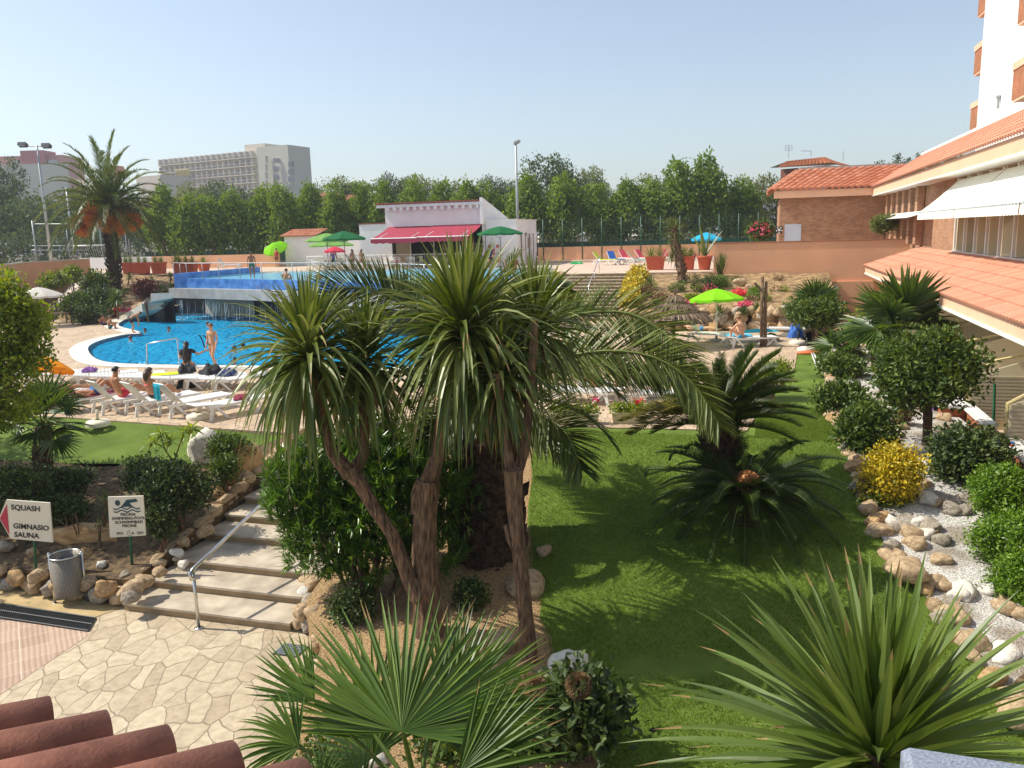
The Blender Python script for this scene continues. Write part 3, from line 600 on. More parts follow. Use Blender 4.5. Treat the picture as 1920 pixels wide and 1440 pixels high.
# glazed gallery under the awnings
m = MB(); m.gbox(aw+.55, aw+.6, 12, 37, 5.1, 7.9); m.build('window_glass', winm, wing)
k = 0; t = 36.9
while t > 12:
    m = MB(); m.gbox(aw-.06, aw+.06, t-.12, t, 5.06, 7.9); m.build('mullion', white, wing)
    m = MB(); m.gbox(aw+.42, aw+.5, t-1.35, t-.30, 5.1, 7.9); m.build('blind', blindm, wing) if k % 3 != 1 else None
    m2 = MB(); m2.gbox(aw+.0, aw+.55, t-.32, t-.2, 5.1, 7.9); m2.build('reveal', beige, wing); t -= 1.62; k += 1
m = MB(); m.gbox(aw-.12, aw+.6, 12, 37, 5.0, 5.08); m.build('sill', white, wing)
m = MB(); m.gbox(aw+.62, aw+6, 12, 41.6, 1.2, 7.99); m.build('inner_wall', beige, wing)
# upper fascia, soffit and roof
ae = 6.5; 
m = MB(); m.gbox(ae, ae+.12, TN, TW+.3, 7.97, 8.42); m.gbox(.7, ae, TW-.62, TW-.5, 7.97, 8.42); m.build('fascia', peachp, wing)
m = MB(); m.gbox(ae+.12, aw+.7, TN, TW, 7.93, 7.99); m.gbox(ae-.03, ae+.15, TN, TW+.2, 7.9, 7.969); m.build('soffit', white, wing)
m = MB(); tiles(m, W(ae-.1,TN,8.42), W(ae-.1,TW-.55,8.42), W(9.6,TN,10.34), W(9.6,TW+2.2,10.34), .27, .42, .08); m.build('long_roof', tileP, wing)
m = MB(); m.gbox(9.55, 9.9, TN, TW+2.5, 10.2, 10.55); m.build('parapet', white, wing)
m = MB(); tiles(m, W(.4,TW-.75,8.42), W(ae-.1,TW-.75,8.42), W(2.2,TW+2.0,9.75), W(9.6,TW+2.0,9.75), .36, .5, .16)
tiles(m, W(.4,TW+9,8.42), W(.4,TW-.75,8.42), W(2.2,TW+7,9.75), W(2.2,TW+2.0,9.75), .36, .5, .16); m.build('end_roof', tileR, wing)
m = MB(); m.gbox(2.2, 9.6, TW+2.0, TW+2.3, 9.7, 9.98); m.build('ridge_wall', mat('weathered_ridge', (.42,.38,.36), .9, 4, .2), wing)
m = MB(); m.gbox(1.1, aw, TW, TW+9, 4.2, 8.0); m.build('end_wall', brickm, wing)
m = MB(); xx = Ax(1485,435,TW-.03); m.gbox(Ax(1471,435,TW-.03), Ax(1502,435,TW-.03), TW-.04, TW, 4.4, 6.35); m.build('door', mat('grey_blue_door', (.45,.50,.58), .5, 3, .05), wing)
# lower roof
a2 = 5.3
m = MB(); tiles(m, W(a2-.08,TN,4.05), W(a2-.08,TL,4.05), W(aw-.05,TN,5.0), W(aw-.05,TL-3.0,5.0), .25, .45, .07); m.build('lower_roof', tileP, wing)
m = MB(); m.gbox(a2, a2+.12, TN, TL, 3.72, 4.03); m.build('lower_fascia', peachp, wing)
m = MB(); m.gbox(a2-.04, a2+.16, TN, TL, 3.64, 3.719); m.gbox(a2+.16, aw, TN, TL, 3.66, 3.71); m.build('gutter', white, wing)
# ground floor: back wall, partitions, low walls
m = MB(); m.gbox(aw, aw+.5, TN, TL, 1.2, 3.66); m.build('ground_floor_wall', mat('cream_render', srgb('#e6dcc4'), .8, 1, .06), wing)
for i in range(9):
    t0 = 12+i*3.4; m = MB(); m.gbox(aw-.05, aw-.01, t0+.5, t0+1.4, 1.25, 3.4); w_ = m.build('terrace_door', winm, wing)
    m = MB(); m.gbox(aw-.09, aw-.05, t0+1.45, t0+2.6, 1.25, 3.45); m.build('shutter', white, wing)
for i in range(8):
    t0 = 15.2+i*3.4; m = MB()
    m.hexa([W(4.95,t0,1.2),W(aw-.1,t0,1.2),W(aw-.1,t0+.1,1.2),W(4.95,t0+.1,1.2),W(4.95,t0,2.5),W(aw-.1,t0,3.3),W(aw-.1,t0+.1,3.3),W(4.95,t0+.1,2.5)]); pn = m.build('partition', beige, wing)
    m = MB(); m.tube([W(4.92,t0+.05,1.2),W(4.92,t0+.05,2.52),W(5.5,t0+.05,2.9),W(aw-.1,t0+.05,3.34)], .035, 6); m.build('trim', mat('mustard_trim', srgb('#cdbd86'), .6, 3, .1) if i == 0 else bpy.data.materials['mustard_trim'], pn)
    m = MB()
    for k in range(13 if i < 3 else 1): m.gbox(4.97, aw-.12, t0-.028, t0-.002, 1.45+k*.085, 1.50+k*.085)
    m.build('louvre', mat('beige_slats', srgb('#b9ae94'), .6, 2, .06) if i == 0 else bpy.data.materials['beige_slats'], pn)
for i in range(8):
    t0 = 12.2+i*3.4
    lw = thing('terrace_wall', 'low terracotta terrace wall with white coping, number of terraces from camera: %s' % ['nearest','second','third','fourth','fifth','sixth','seventh','eighth'][i], 'wall', W(4.9,t0,1.0), group='low walls closing the hotel terraces')
    lw['label'] = 'low terracotta wall with white coping on the %s hotel terrace from the photographer' % ['nearest','second','third','fourth','fifth','sixth','seventh','farthest'][i]
    m = MB(); m.gbox(4.85, 5.0, t0+.9, t0+2.9, .9, 1.75); m.build('wall', mat('brown_render', srgb('#a5633f'), .85, 3, .1) if i == 0 else bpy.data.materials['brown_render'], lw)
    m = MB(); m.gbox(4.78, 5.08, t0+.85, t0+2.95, 1.75, 1.82); m.build('coping', white, lw)
# awnings of the gallery
def awning(m, m2, m3, t0, t1, zt, ab, pr, drop, val=.28):
    A = W(ab,t0,zt); B = W(ab,t1,zt); C = W(ab-pr,t1,zt-drop); D = W(ab-pr,t0,zt-drop)
    n = 8
    V = []
    for i in range(n+1):
        u = i/n; p = A*(1-u)+B*u; q = D*(1-u)+C*u
        for k in range(5): v = k/4; r = p*(1-v)+q*v; V.append(r-np.array([0,0,.05*math.sin(math.pi*v)])) 
    m.add(V, [(i*5+k,(i+1)*5+k,(i+1)*5+k+1,i*5+k+1) for i in range(n) for k in range(4)])
    m2.bar(C, D, .035)
    nn = int(abs(t1-t0)/.28); V = []
    for i in range(nn*4+1):
        u = i/(nn*4); p = D*(1-u)+C*u; w = .02*math.sin(u*nn*2*math.pi); V += [p+W(-.02+w,0), p+W(-.04+w*1.6,0)-np.array([0,0,val-.05*abs(math.sin(u*nn*math.pi))])]
    m3.add(V, [(i*2,i*2+2,i*2+3,i*2+1) for i in range(nn*4)])
for (t0, t1, dr_) in ((36.5,30.0,1.2),(29.9,22.9,1.2),(22.8,14.0,1.2)):
    a_, b_, c_ = MB(), MB(), MB(); awning(a_, b_, c_, t0, t1, 7.80, aw-.1, 1.35, dr_)
    aw_ = a_.build('awning', awnw, wing, True); b_.build('front_bar', galv, aw_); c_.build('valance', awnw, aw_)
m = MB(); tb = [(TW-1.5, 6.05),(40,5.9)]
a_, b_, c_ = MB(), MB(), MB(); awning(a_, b_, c_, 51.5, 41.5, 6.75, aw-.34, .8, .3, .25); aw_ = a_.build('small_awning', white, wing, True)
# peach wall and terrace behind
pw = thing('peach_wall', 'tall peach rendered garden wall joining the hotel wing behind the shrubs', 'wall', W(0,47.4,2))
m = MB(); m.gbox(-2.5, aw-.02, 47.4, 47.68, 1.2, 5.38); m.build('wall', peach, pw)
m = MB(); m.gbox(.95, a2+.5, 47.25, 47.398, 1.2, 3.25); m.build('plinth', peach, pw)
m = MB(); m.gbox(-2.53, aw-.02, 47.36, 47.72, 5.38, 5.43); m.build('coping', mat('brown_coping', srgb('#9a6a50'), .8, 4, .15), pw)
m = MB(); m.gbox(2.9, 4.0, 47.2, 47.248, 1.2, 3.05); m.build('door', white, pw)
m = MB(); m.gbox(-2.5, aw, 47.68, TW, 4.2, 4.3); struct(m, 'upper_terrace', deckup)
# tower
tw = thing('hotel_tower', 'tall bright white hotel tower with brick balconies at the right edge', 'building', W(11,42,8))
m = MB(); m.gbox(11, 26, 20, 51.5, 8, 46); m.build('wall', tower_m, tw)
for i in range(9):
    z = 12.2+i*3.05-1.3*0
    for (aa, ab, t0, t1) in ((11.1, 13.4, 51.5, 53.6), (10.0, 11.0, 37.6, 41.0)):
        m = MB(); m.gbox(aa, ab, t0, t1, z-1.0, z+.2); b = m.build('balcony', balbrick, tw)
        m = MB(); m.gbox(aa-.04, ab+.0, t0+(0.0 if t0 > 50 else -.04), t1+.04, z+.2, z+.5); m.gbox(aa+.02, ab, t0+.02, t1-.1, z-1.1, z-1.0); c = m.build('capping', peachp, b)
for i in range(9):
    z = 12.2+i*3.05; m = MB(); m.gbox(10.96, 11.02, 37.8, 40.8, z-2.6, z-1.12); m.build('window', winm, tw)
m = MB(); q = W(10.9, 47.0, 11.6); m.tube([q, q+np.array([0,0,.5])], .06, 6); m.tube([q+np.array([0,0,.5]), q+np.array([0,0,.62])], .12, 6); m.build('vent_pipe', galv, tw)
# ---------------------------------------------------------------- bar and terrace buildings
TB = 59.7
bar = thing('bar_building', 'white poolside bar with maroon awnings and a raised tile-edged roof', 'building', W(-24,TB,3.84))
aL, aM, aO, aR = Ax(676,470,TB), Ax(722,400,TB), Ax(735,460,TB), Ax(905,460,TB)
m = MB(); m.gbox(aL, aO, TB, TB+6, 3.8, 7.25); m.gbox(aO, aR, TB+3.2, TB+6, 3.8, 7.25); m.gbox(aR, aR+.2, TB, TB+5, 3.8, 7.2); m.build('wall', whitewall, bar)
m = MB(); m.hexa([W(aM,TB-.03,7.0),W(aR+.02,TB-.03,7.0),W(aR+.02,TB+6.05,7.0),W(aM,TB+6.05,7.0),W(aM,TB-.03,8.6),W(aR+.02,TB-.03,8.6),W(aR+.02,TB+6.05,7.3),W(aM,TB+6.05,7.3)]); m.build('upper_wall', whitewall, bar)
m = MB(); m.gbox(aM-.5, aR+.05, TB-.45, TB-.05, 8.45, 8.66); m.build('eave_beam', whitewall, bar)
for i in range(14):
    aa = aM+.3+(aR-aM-.6)*i/13; m = MB(); m.gbox(aa, aa+.22, TB-.4, TB-.04, 8.2, 8.449); m.build('corbel', whitewall, bar)
m = MB(); tiles(m, W(aM-.55,TB-.55,8.68), W(aR,TB-.55,8.68), W(aM-.55,TB+6.1,7.4), W(aR,TB+6.1,7.4), .3, .5, .09); m.build('roof_tiles', tilemat('bar_roof_tile', (srgb('#7d4038'), srgb('#a8635a'))), bar)
m = MB(); m.hexa([W(aR+.03,TB-.5,7.0),W(aR+.25,TB-.5,7.0),W(aR+.25,TB+6.2,7.0),W(aR+.03,TB+6.2,7.0),W(aR+.03,TB-.5,8.95),W(aR+.25,TB-.5,8.95),W(aR+.25,TB+6.2,7.45),W(aR+.03,TB+6.2,7.45)]); m.build('gable_wall', whitewall, bar)
m = MB(); m.gbox(aL-.05, aM, TB-.05, TB+6, 7.25, 7.33); m.build('roof_edge', terradark, bar)
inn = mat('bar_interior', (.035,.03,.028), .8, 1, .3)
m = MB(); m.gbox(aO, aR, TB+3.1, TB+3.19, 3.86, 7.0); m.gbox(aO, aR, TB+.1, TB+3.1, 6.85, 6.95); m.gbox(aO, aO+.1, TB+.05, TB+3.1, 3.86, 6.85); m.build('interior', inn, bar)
m = MB(); m.gbox(aO+2.6, aR-.1, TB+1.0, TB+1.7, 3.86, 4.9); m.build('counter', mat('bar_counter', (.10,.085,.075), .6, 3, .2), bar)
for i in range(6):
    aa = aO+3+i*1.3; m = MB(); m.gbox(aa, aa+.9, TB+2.9, TB+3.05, 5.1, 5.6+.3*(i%2)); m.build('back_shelf', mat('bar_shelf_%d' % i, [(.25,.22,.18),(.1,.12,.14),(.3,.25,.2)][i%3], .5, 6, .3), bar)
for x in (768, 812, 855):
    aa = Ax(x,460,TB); m = MB(); m.gbox(aa, aa+.09, TB+.02, TB+.1, 3.86, 6.85); m.build('door_frame', cream, bar)
m = MB(); m.gbox(aO+.2, Ax(765,460,TB), TB+.25, TB+.3, 3.86, 6.6); m.build('curtain_panel', mat('beige_curtain', srgb('#9a8a6a'), .7, 3, .1), bar)
for (x0, x1, zt, nm) in ((729,812,6.98,0),(812,905,7.02,1)):
    A0, A1 = Ax(x0,422,TB), Ax(x1,420,TB)
    a_, b_, c_ = MB(), MB(), MB(); awning(a_, b_, c_, 0, 1, 0, 0, 0, 0) if False else None
    Aq, Bq = W(A0,TB-.05,zt), W(A1,TB-.05,zt); Cq, Dq = W(A1,TB-3.3,zt-.88), W(A0,TB-3.3,zt-.88)
    V = []
    for i in range(9):
        u = i/8
        for k in range(5):
            v = k/4; V.append((Aq*(1-u)+Bq*u)*(1-v)+(Dq*(1-u)+Cq*u)*v-np.array([0,0,.06*math.sin(math.pi*v)]))
    a_.add(V, [(i*5+k,(i+1)*5+k,(i+1)*5+k+1,i*5+k+1) for i in range(8) for k in range(4)])
    w_ = a_.build('awning', awnr, bar, True)
    b_.bar(Cq, Dq, .06); b_.build('front_bar', white, w_)
    n_ = 40; V = []
    for i in range(n_+1):
        p = Dq+(Cq-Dq)*i/n_; V += [p+np.array([0,-.06,0]), p+np.array([0,-.08,-.33+.03*math.sin(i)])]
    c_.add(V, [(i*2,i*2+2,i*2+3,i*2+1) for i in range(n_)]); c_.build('valance', awnr, w_)
    m = MB(); m.bar(Aq+(Bq-Aq)*.15+np.array([0,0,-.15]), Dq+(Cq-Dq)*.15, .03); m.bar(Aq+(Bq-Aq)*.85+np.array([0,0,-.15]), Dq+(Cq-Dq)*.85, .03); m.build('arm', white, w_)
def text(body, size, mt, parent, origin, right, up, bold=.0, align='CENTER', name='lettering', ext=.004):
    cu = bpy.data.curves.new('t', 'FONT'); cu.body = body; cu.size = size; cu.align_x = align; cu.offset = bold; cu.extrude = ext; cu.resolution_u = 3
    to = bpy.data.objects.new('t', cu); COL.objects.link(to); dg = bpy.context.evaluated_depsgraph_get()
    me = bpy.data.meshes.new_from_object(to.evaluated_get(dg)); bpy.data.objects.remove(to)
    r = Vector(right).normalized(); u = Vector(up).normalized(); n = r.cross(u)
    me.transform(Matrix(((r.x,u.x,n.x,origin[0]),(r.y,u.y,n.y,origin[1]),(r.z,u.z,n.z,origin[2]),(0,0,0,1))))
    o = bpy.data.objects.new(name, me); COL.objects.link(o); me.materials.clear(); me.materials.append(mt)
    if parent is not None:
        q = parent; off = Vector((0,0,0))
        while q is not None: off += q.location; q = q.parent
        me.transform(Matrix.Translation(-off)); o.parent = parent
    return o
aC = Ax(970,460,TB-.0)
stb = thing('changing_block', 'plain white flat roofed toilet block joined to the right of the bar', 'building', W(aC,TB,3.84))
m = MB(); m.gbox(aR+.26, aC, TB-.02, TB+5.6, 3.8, 7.22); m.build('wall', whitewall, stb)
m = MB(); m.gbox(aR+.26, aC+.06, TB-.06, TB+5.66, 7.22, 7.3); m.build('roof_edge', white, stb)
for t0 in (TB+1.0, TB+3.3):
    m = MB(); m.gbox(aC+.001, aC+.06, t0, t0+1.0, 3.86, 6.1); d_ = m.build('door', white, stb)
    m = MB(); m.gbox(aC+.02, aC+.09, t0-.1, t0-.001, 3.86, 6.2); m.gbox(aC+.02, aC+.09, t0+1.001, t0+1.1, 3.86, 6.2); m.build('frame', mat('door_frame_grey', (.18,.18,.2), .6, 5, .1) if t0 < TB+2 else bpy.data.materials['door_frame_grey'], d_)
m = MB(); m.gbox(aC+.001, aC+.03, TB+1.9, TB+2.9, 6.0, 6.3); sg = m.build('sign_panel', white, stb)
text('WC', .34, dark, stb, W(aC+.04, TB+2.0, 6.02), W(0,1), (0,0,1), .01, 'LEFT')
aS0, aS1 = Ax(533,450,67), Ax(690,450,67)
sb = thing('storage_building', 'low white store with orange tile edging left of the bar behind green parasols', 'building', W(aS0,67,3.84))
m = MB(); m.gbox(aS0, aS1, 67, 72, 3.8, 6.5); m.build('wall', whitewall, sb)
m = MB(); tiles(m, W(aS0-.3,66.7,6.5), W(Ax(595,440,67),66.7,6.5), W(aS0-.3,69,7.1), W(Ax(595,440,67),69,7.1), .28, .5, .09); m.build('roof', tileR, sb)
nb = thing('notice_board', 'small board with rows of pictures by the bar wall under the green parasol', 'notice board', W(Ax(918,480,TB-.3),TB-.3,3.84))
m = MB(); b0 = Ax(914,470,TB-.2); b1 = Ax(937,470,TB-.2); m.gbox(b0, b1, TB-.2, TB-.15, 4.1, 5.5); m.build('board', white, nb)
for i in range(3):
    for j in range(5):
        m = MB(); m.gbox(b0+.06+i*(b1-b0)/3, b0-.04+(i+1)*(b1-b0)/3, TB-.23, TB-.201, 4.15+j*.27, 4.36+j*.27); m.build('picture', [potm, mat('pic_red', (.5,.12,.1), .5, 9, .4), galv, cream][(i+j)%4] if (i,j) == (0,0) else [potm, bpy.data.materials.get('pic_red') or potm, galv, cream][(i*2+j)%4], nb)

# ---------------------------------------------------------------- perimeter wall, fences, masts
TF = 66.2
fw_ = thing('perimeter_wall', 'long low peach wall with pilasters at the back of the upper pool terrace', 'wall', W(-8,TF,3.84))
m = MB(); m.gbox(Ax(1009,480,TF), 9, TF, TF+.2, 3.8, 5.05); m.build('wall', peach, fw_)
m = MB(); m.gbox(Ax(285,485,TF), aS0-.2, TF, TF+.2, 3.8, 5.0); m.build('wall', peach, fw_)
m = MB(); m.gbox(Ax(150,485,TF), Ax(284,485,TF), TF, TF+.2, 3.8, 5.0); m.build('wall', whitewall, fw_)
m = MB(); m.gbox(Ax(1009,480,TF), 9, TF-1.6, TF-.01, 3.8, 4.0); m.build('bench_step', deckup, fw_)
netm = newmat('green_windscreen'); nm_ = netm[0]; netm[4].inputs['Base Color'].default_value = (.012,.09,.05,1); netm[4].inputs['Alpha'].default_value = .8; netm[4].inputs['Roughness'].default_value = .9
wirem = mat('fence_wire', (.06,.10,.08), .6, 5, .1)
ff = thing('perimeter_fence', 'tall dark wire fence on slim posts above the peach perimeter wall', 'fence', W(-8,TF-.06,3.84))
k = 0; x = 1019
while x < 1425:
    aa = Ax(x,470,TF-.08); m = MB(); m.tube([W(aa,TF-.08,3.84), W(aa,TF-.08,7.3)], .045, 6); m.build('post', darkgreen, ff, True); x += 36.5
def mesh_net(m, a0, a1, t, z0, z1, da, dz, r):
    for i in range(int((a1-a0)/da)+1): m.box(W(a0+i*da,t,(z0+z1)/2), (r*2,r*2,z1-z0), -YAW)
    for i in range(int((z1-z0)/dz)+1): m.gbox(a0, a1, t-r, t+r, z0+i*dz-r, z0+i*dz+r)
m = MB(); mesh_net(m, Ax(1012,470,TF), 1.5, TF-.05, 5.1, 7.3, .28, .28, .006); m.build('wire_mesh', wirem, ff)
f2 = thing('court_fence', 'tall thin mesh fence with green windscreen around the sports court behind the bar', 'fence', W(-20,84,3.62))
for x in (281,330,362,392,415,442,477,538,595,658,715,735):
    aa = Ax(x,440,84); m = MB(); m.tube([W(aa,84,3.6), W(aa,84,8.2+1.5*((x//7)%2))], .05, 6); m.build('post', galv, f2, True)
m = MB(); m.gbox(Ax(270,470,84), 6, 84.05, 84.07, 3.9, 5.25); m.build('windscreen', nm_, f2)
m = MB(); mesh_net(m, Ax(270,470,84), 6, 84.04, 5.3, 8.2, .6, .5, .010); m.build('wire_mesh', wirem, f2)
m = MB(); m.tube([W(Ax(335,455,78),78,6.2), W(Ax(530,450,78),78,6.35)], .05, 6); m.build('top_rail', galv, f2, True)
for i, (x, yt) in enumerate(((1021,378),(1101,376),(1183,371),(1271,366),(1359,363))):
    aa = Ax(x,yt,94); p = W(aa,94,3.6); q = Q(x, yt, p[1])
    m = MB(); m.tube([p, (p[0],p[1],q[2])], [.07,.045], 8)
    one(m, 'court_mast', galv, '%s slim grey mast standing in front of the trees right of the bar' % ['leftmost','second','third','fourth','rightmost'][i], 'mast', p, 'slim masts around the court', True)
def lamp_post(px, pyt, Y, zb, label, kind):
    q = Q(px, pyt, Y); p = np.array([q[0], q[1], zb]); o = thing('lamp_post', label, 'lamp post', p)
    m = MB(); m.tube([p, p*.5+np.array([q[0],q[1],q[2]])*.5, q], [.17,.12,.08], 10); m.build('pole', galv, o, True)
    if kind == 2:
        m = MB(); m.bar(q+np.array([-1.15,0,-.05]), q+np.array([.9,0,-.15]), .045); m.build('cross_arm', galv, o)
        for s, dz in ((-1.25,.05),(.95,-.1)):
            m = MB(); m.box(q+np.array([s,-.1,dz]), (.75,.5,.3), 0, 0, R_(-25)); m.box(q+np.array([s,-.32,dz-.05]), (.6,.06,.2), 0, 1, R_(-25)); m.build('floodlight', [dark, galv], o)
    else:
        m = MB(); m.box(q+np.array([.1,-.05,.05]), (.5,.4,.2), .3, 0, R_(-15), R_(-20)); m.build('lamp_head', galv, o)
lamp_post(69,272,80,3.6,'tall grey twin floodlight pole left of the date palm','2' and 2)
lamp_post(967,268,72,3.6,'tall single lamp pole rising behind the white toilet block',1)
for i, (x, yt, Y) in enumerate(((124,352,88),(234,380,90))):
    q = Q(x, yt, Y); m = MB(); m.tube([(q[0],q[1],3.6), q], .08, 8); one(m, 'net_pole', galv, ['grey net pole between the floodlight pole and the date palm','thin grey net pole just right of the date palm trunk'][i], 'pole', (q[0],q[1],3.6), None, True)
gf = thing('ball_court_cage', 'grey steel frame with net around the football court left of the palm', 'fence', Q(60,480,92))
Yc = 92
for x, yt in ((60,414),(124,424),(185,412),(232,412),(284,414)):
    q = Q(x,yt,Yc); m = MB(); m.tube([(q[0],q[1],3.5), q], .08, 6); m.build('post', galv, gf, True)
for ya, yb in ((420,420),(461,461),(469,469)):
    m = MB(); m.tube([Q(60,ya,Yc), Q(185,yb,Yc)], .055, 6); m.build('rail', galv, gf, True)
m = MB(); A, B = Q(60,421,Yc), Q(284,415,Yc)
for i in range(46): u = i/45; p = A*(1-u)+B*u; m.tube([p, (p[0],p[1],4.0)], .012, 4)
for i in range(16): z = 4.2+i*(A[2]-4.2)/16; m.tube([(A[0],A[1],z), (B[0],B[1],z)], .012, 4)
m.build('net', wirem, gf)
gl_ = thing('football_goal', 'white football goal on the court behind the left peach wall', 'goal', Q(140,482,86))
m = MB(); g0, g1, g2, g3 = Q(138,481,86), Q(138,461,86), Q(203,459,86), Q(203,481,86); m.tube([g0,g1,g2,g3], .07, 8); m.build('frame', white, gl_, True)
m = MB()
for i in range(16):
    u = i/15; m.tube([g1*(1-u)+g2*u, g1*(1-u)+g2*u+np.array([0,1.3,-.1]), g0*(1-u)+g3*u+np.array([0,2,0])], .014, 4)
m.build('net', white, gl_)
# left peach wall (curved towards the viewer at its left end)
lw = thing('left_peach_wall', 'curved peach garden wall at the far left behind the palms', 'wall', P(100,520,3.84))
c0, c1, c2, c3 = Q(166,500,66), Q(42,500,58), Q(20,500,54), Q(-60,500,47)
m = MB(); pts = [c0*(1-i/6)+c1*i/6 for i in range(7)]+[c2,c3]
for i in range(len(pts)-1):
    p, q = pts[i], pts[i+1]; m.hexa([(p[0],p[1],1.4),(q[0],q[1],1.4),(q[0],q[1]+.3,1.4),(p[0],p[1]+.3,1.4),(p[0],p[1],5.12),(q[0],q[1],5.12),(q[0],q[1]+.3,5.12),(p[0],p[1]+.3,5.12)])
m.build('wall', peach, lw)
m = MB()
for i in range(len(pts)-1):
    p, q = pts[i], pts[i+1]; m.hexa([(p[0],p[1]-.05,5.122),(q[0],q[1]-.05,5.122),(q[0],q[1]+.35,5.122),(p[0],p[1]+.35,5.122),(p[0],p[1]-.05,5.2),(q[0],q[1]-.05,5.2),(q[0],q[1]+.35,5.2),(p[0],p[1]+.35,5.2)])
m.build('coping', copem, lw)

# ---------------------------------------------------------------- far buildings
def wins(m, x0, x1, z0, z1, y, nx, nz, fw=.55, fh=.5):
    for i in range(nx):
        for j in range(nz):
            cx = x0+(x1-x0)*(i+.5)/nx; cz = z0+(z1-z0)*(j+.5)/nz; w = (x1-x0)/nx*fw; h = (z1-z0)/nz*fh
            m.box((cx,y,cz), (w,.1,h))
hg = mat('far_hotel_render', srgb('#d2c8b8'), .9, .15, .06); hgd = mat('far_hotel_recess', (.40,.39,.38), .8, .5, .3); hgs = mat('far_hotel_end', srgb('#c4c0b2'), .9, .1, .05)
Yh = 330
fh = thing('far_hotel', 'large grey hotel block with rows of balconies far behind the trees', 'building', Q(430,345,Yh))
A, B, C_, D = Q(299,297,Yh), Q(456,287,Yh-20), Q(481,285,Yh-25), Q(560,295,Yh-30)
def slab(name, p, q, zt, zb, mt, parent, dy=14):
    m = MB(); e = np.array([q[0]-p[0], q[1]-p[1]]); n_ = np.array([-e[1], e[0]])/np.linalg.norm(e)*dy
    if n_[1] < 0: n_ = -n_
    m.hexa([(p[0],p[1],zb),(q[0],q[1],zb),(q[0]+n_[0],q[1]+n_[1],zb),(p[0]+n_[0],p[1]+n_[1],zb),(p[0],p[1],zt),(q[0],q[1],zt),(q[0]+n_[0],q[1]+n_[1],zt),(p[0]+n_[0],p[1]+n_[1],zt)])
    return m.build(name, mt, parent)
zt = A[2]; pxm = Yh/1540
slab('main_block', A, C_, zt-.5, 3, hg, fh)
e = (C_-A); L_ = np.linalg.norm(e[:2]); ex = e/L_; ex[2] = 0; nn_ = np.array([ex[1], -ex[0], 0]); nn_ = nn_ if nn_[1] < 0 else -nn_
for j in range(6):
    z = zt-3.0-j*2.95
    slab('balcony', A+nn_*1.3, C_+nn_*1.3, z+.25, z-.05, hg, fh, 1.3)
    m = MB()
    for i in range(17):
        p = A+ex*(2+i*(L_-3)/17)+nn_*.1; m.box((p[0],p[1],z+1.25), ((L_/17)*.6, .15, 1.9), math.atan2(ex[1],ex[0]))
    m.build('window_row', hgd, fh)
    m = MB()
    for i in range(18):
        p = A+ex*(.8+i*(L_-1)/17.5)+nn_*.7; m.box((p[0],p[1],z+1.2), (.25, 1.2, 2.4), math.atan2(ex[1],ex[0]))
    m.build('divider_row', hg, fh)['kind'] = 'stuff'
    slab('parapet_rail', A+nn_*1.35, C_+nn_*1.35, z+1.15, z+1.0, hgs, fh, .08)
q = A+ex*(L_*.28)+nn_*1.6; m = MB(); m.box((q[0],q[1],zt-6.4), (7,.3,2.6), math.atan2(ex[1],ex[0]), 0, R_(25)); m.build('awning', mat('far_yellow_awning', srgb('#d8c684'), .7, 1, .05), fh)
t0, t1 = Q(458,272,Yh-18), Q(496,270,Yh-22); slab('roof_block', t0, t1, t0[2], zt-1, hg, fh, 10)
m = MB(); 
e0, e1 = Q(481,277,Yh-27), Q(540,284,Yh-33); slab('end_tower', e0, e1, Q(510,275,Yh-28)[2], 3, hgs, fh, 12)
e2 = Q(560,296,Yh-28); slab('end_wing', e1, e2, Q(550,296,Yh-28)[2], 3, hgs, fh, 12)
m = MB(); n1 = nrm((e1-e0)); 
for xx, k in ((515,5),(521,5)):
    for j in range(k): q = Q(xx, 301+j*15.5, Yh-31.5); m.box(q, (1.0,.4,1.6), 0)
for j in range(4):
    for xx in (543,548.5): q = Q(xx, 307+j*14.5, Yh-33.6+(xx-540)*.25); m.box(q, (1.0,.5,1.8), 0)
m.build('window_group', hgd, fh); 
m = MB()
for j in range(5): q = Q(500, 299+j*15, Yh-29.8); m.box(q, (.8,.5,2.4), 0)
m.build('stair_slots', hgs, fh)
rb = thing('pink_apartment_block', 'pinkish apartment block far off at the left above the trees', 'building', Q(70,310,300))
pk = mat('pink_far_render', srgb('#c08a7e'), .9, .2, .08); pk2 = mat('red_far_render', srgb('#b06a68'), .9, .2, .05)
slab('wall', Q(-20,294,300), Q(118,297,300), Q(50,292,300)[2], 3, pk, rb, 14); slab('roof_room', Q(38,290,298), Q(82,290,298), Q(60,282,298)[2], 20, pk2, rb, 8)
slab('lower_wall', Q(-20,310,297), Q(122,311,297), Q(50,307.5,297)[2], 3, hgs, rb, 2)
m = MB()
for xx in (30,55,78,100): q = Q(xx,304,298.6); m.box(q, (3,.5,1.4))
m.build('window_group', hgd, rb)
rb = thing('roof_terrace_house', 'pale flat roofed house glimpsed over the trees beside the date palm', 'building', Q(270,335,230))
slab('wall', Q(255,333,230), Q(300,334,226), Q(280,331,230)[2], 3, hg, rb, 10); m = MB(); m.box(Q(219,322,240), (3,3,3)); m.build('roof_tank', tileR, rb)
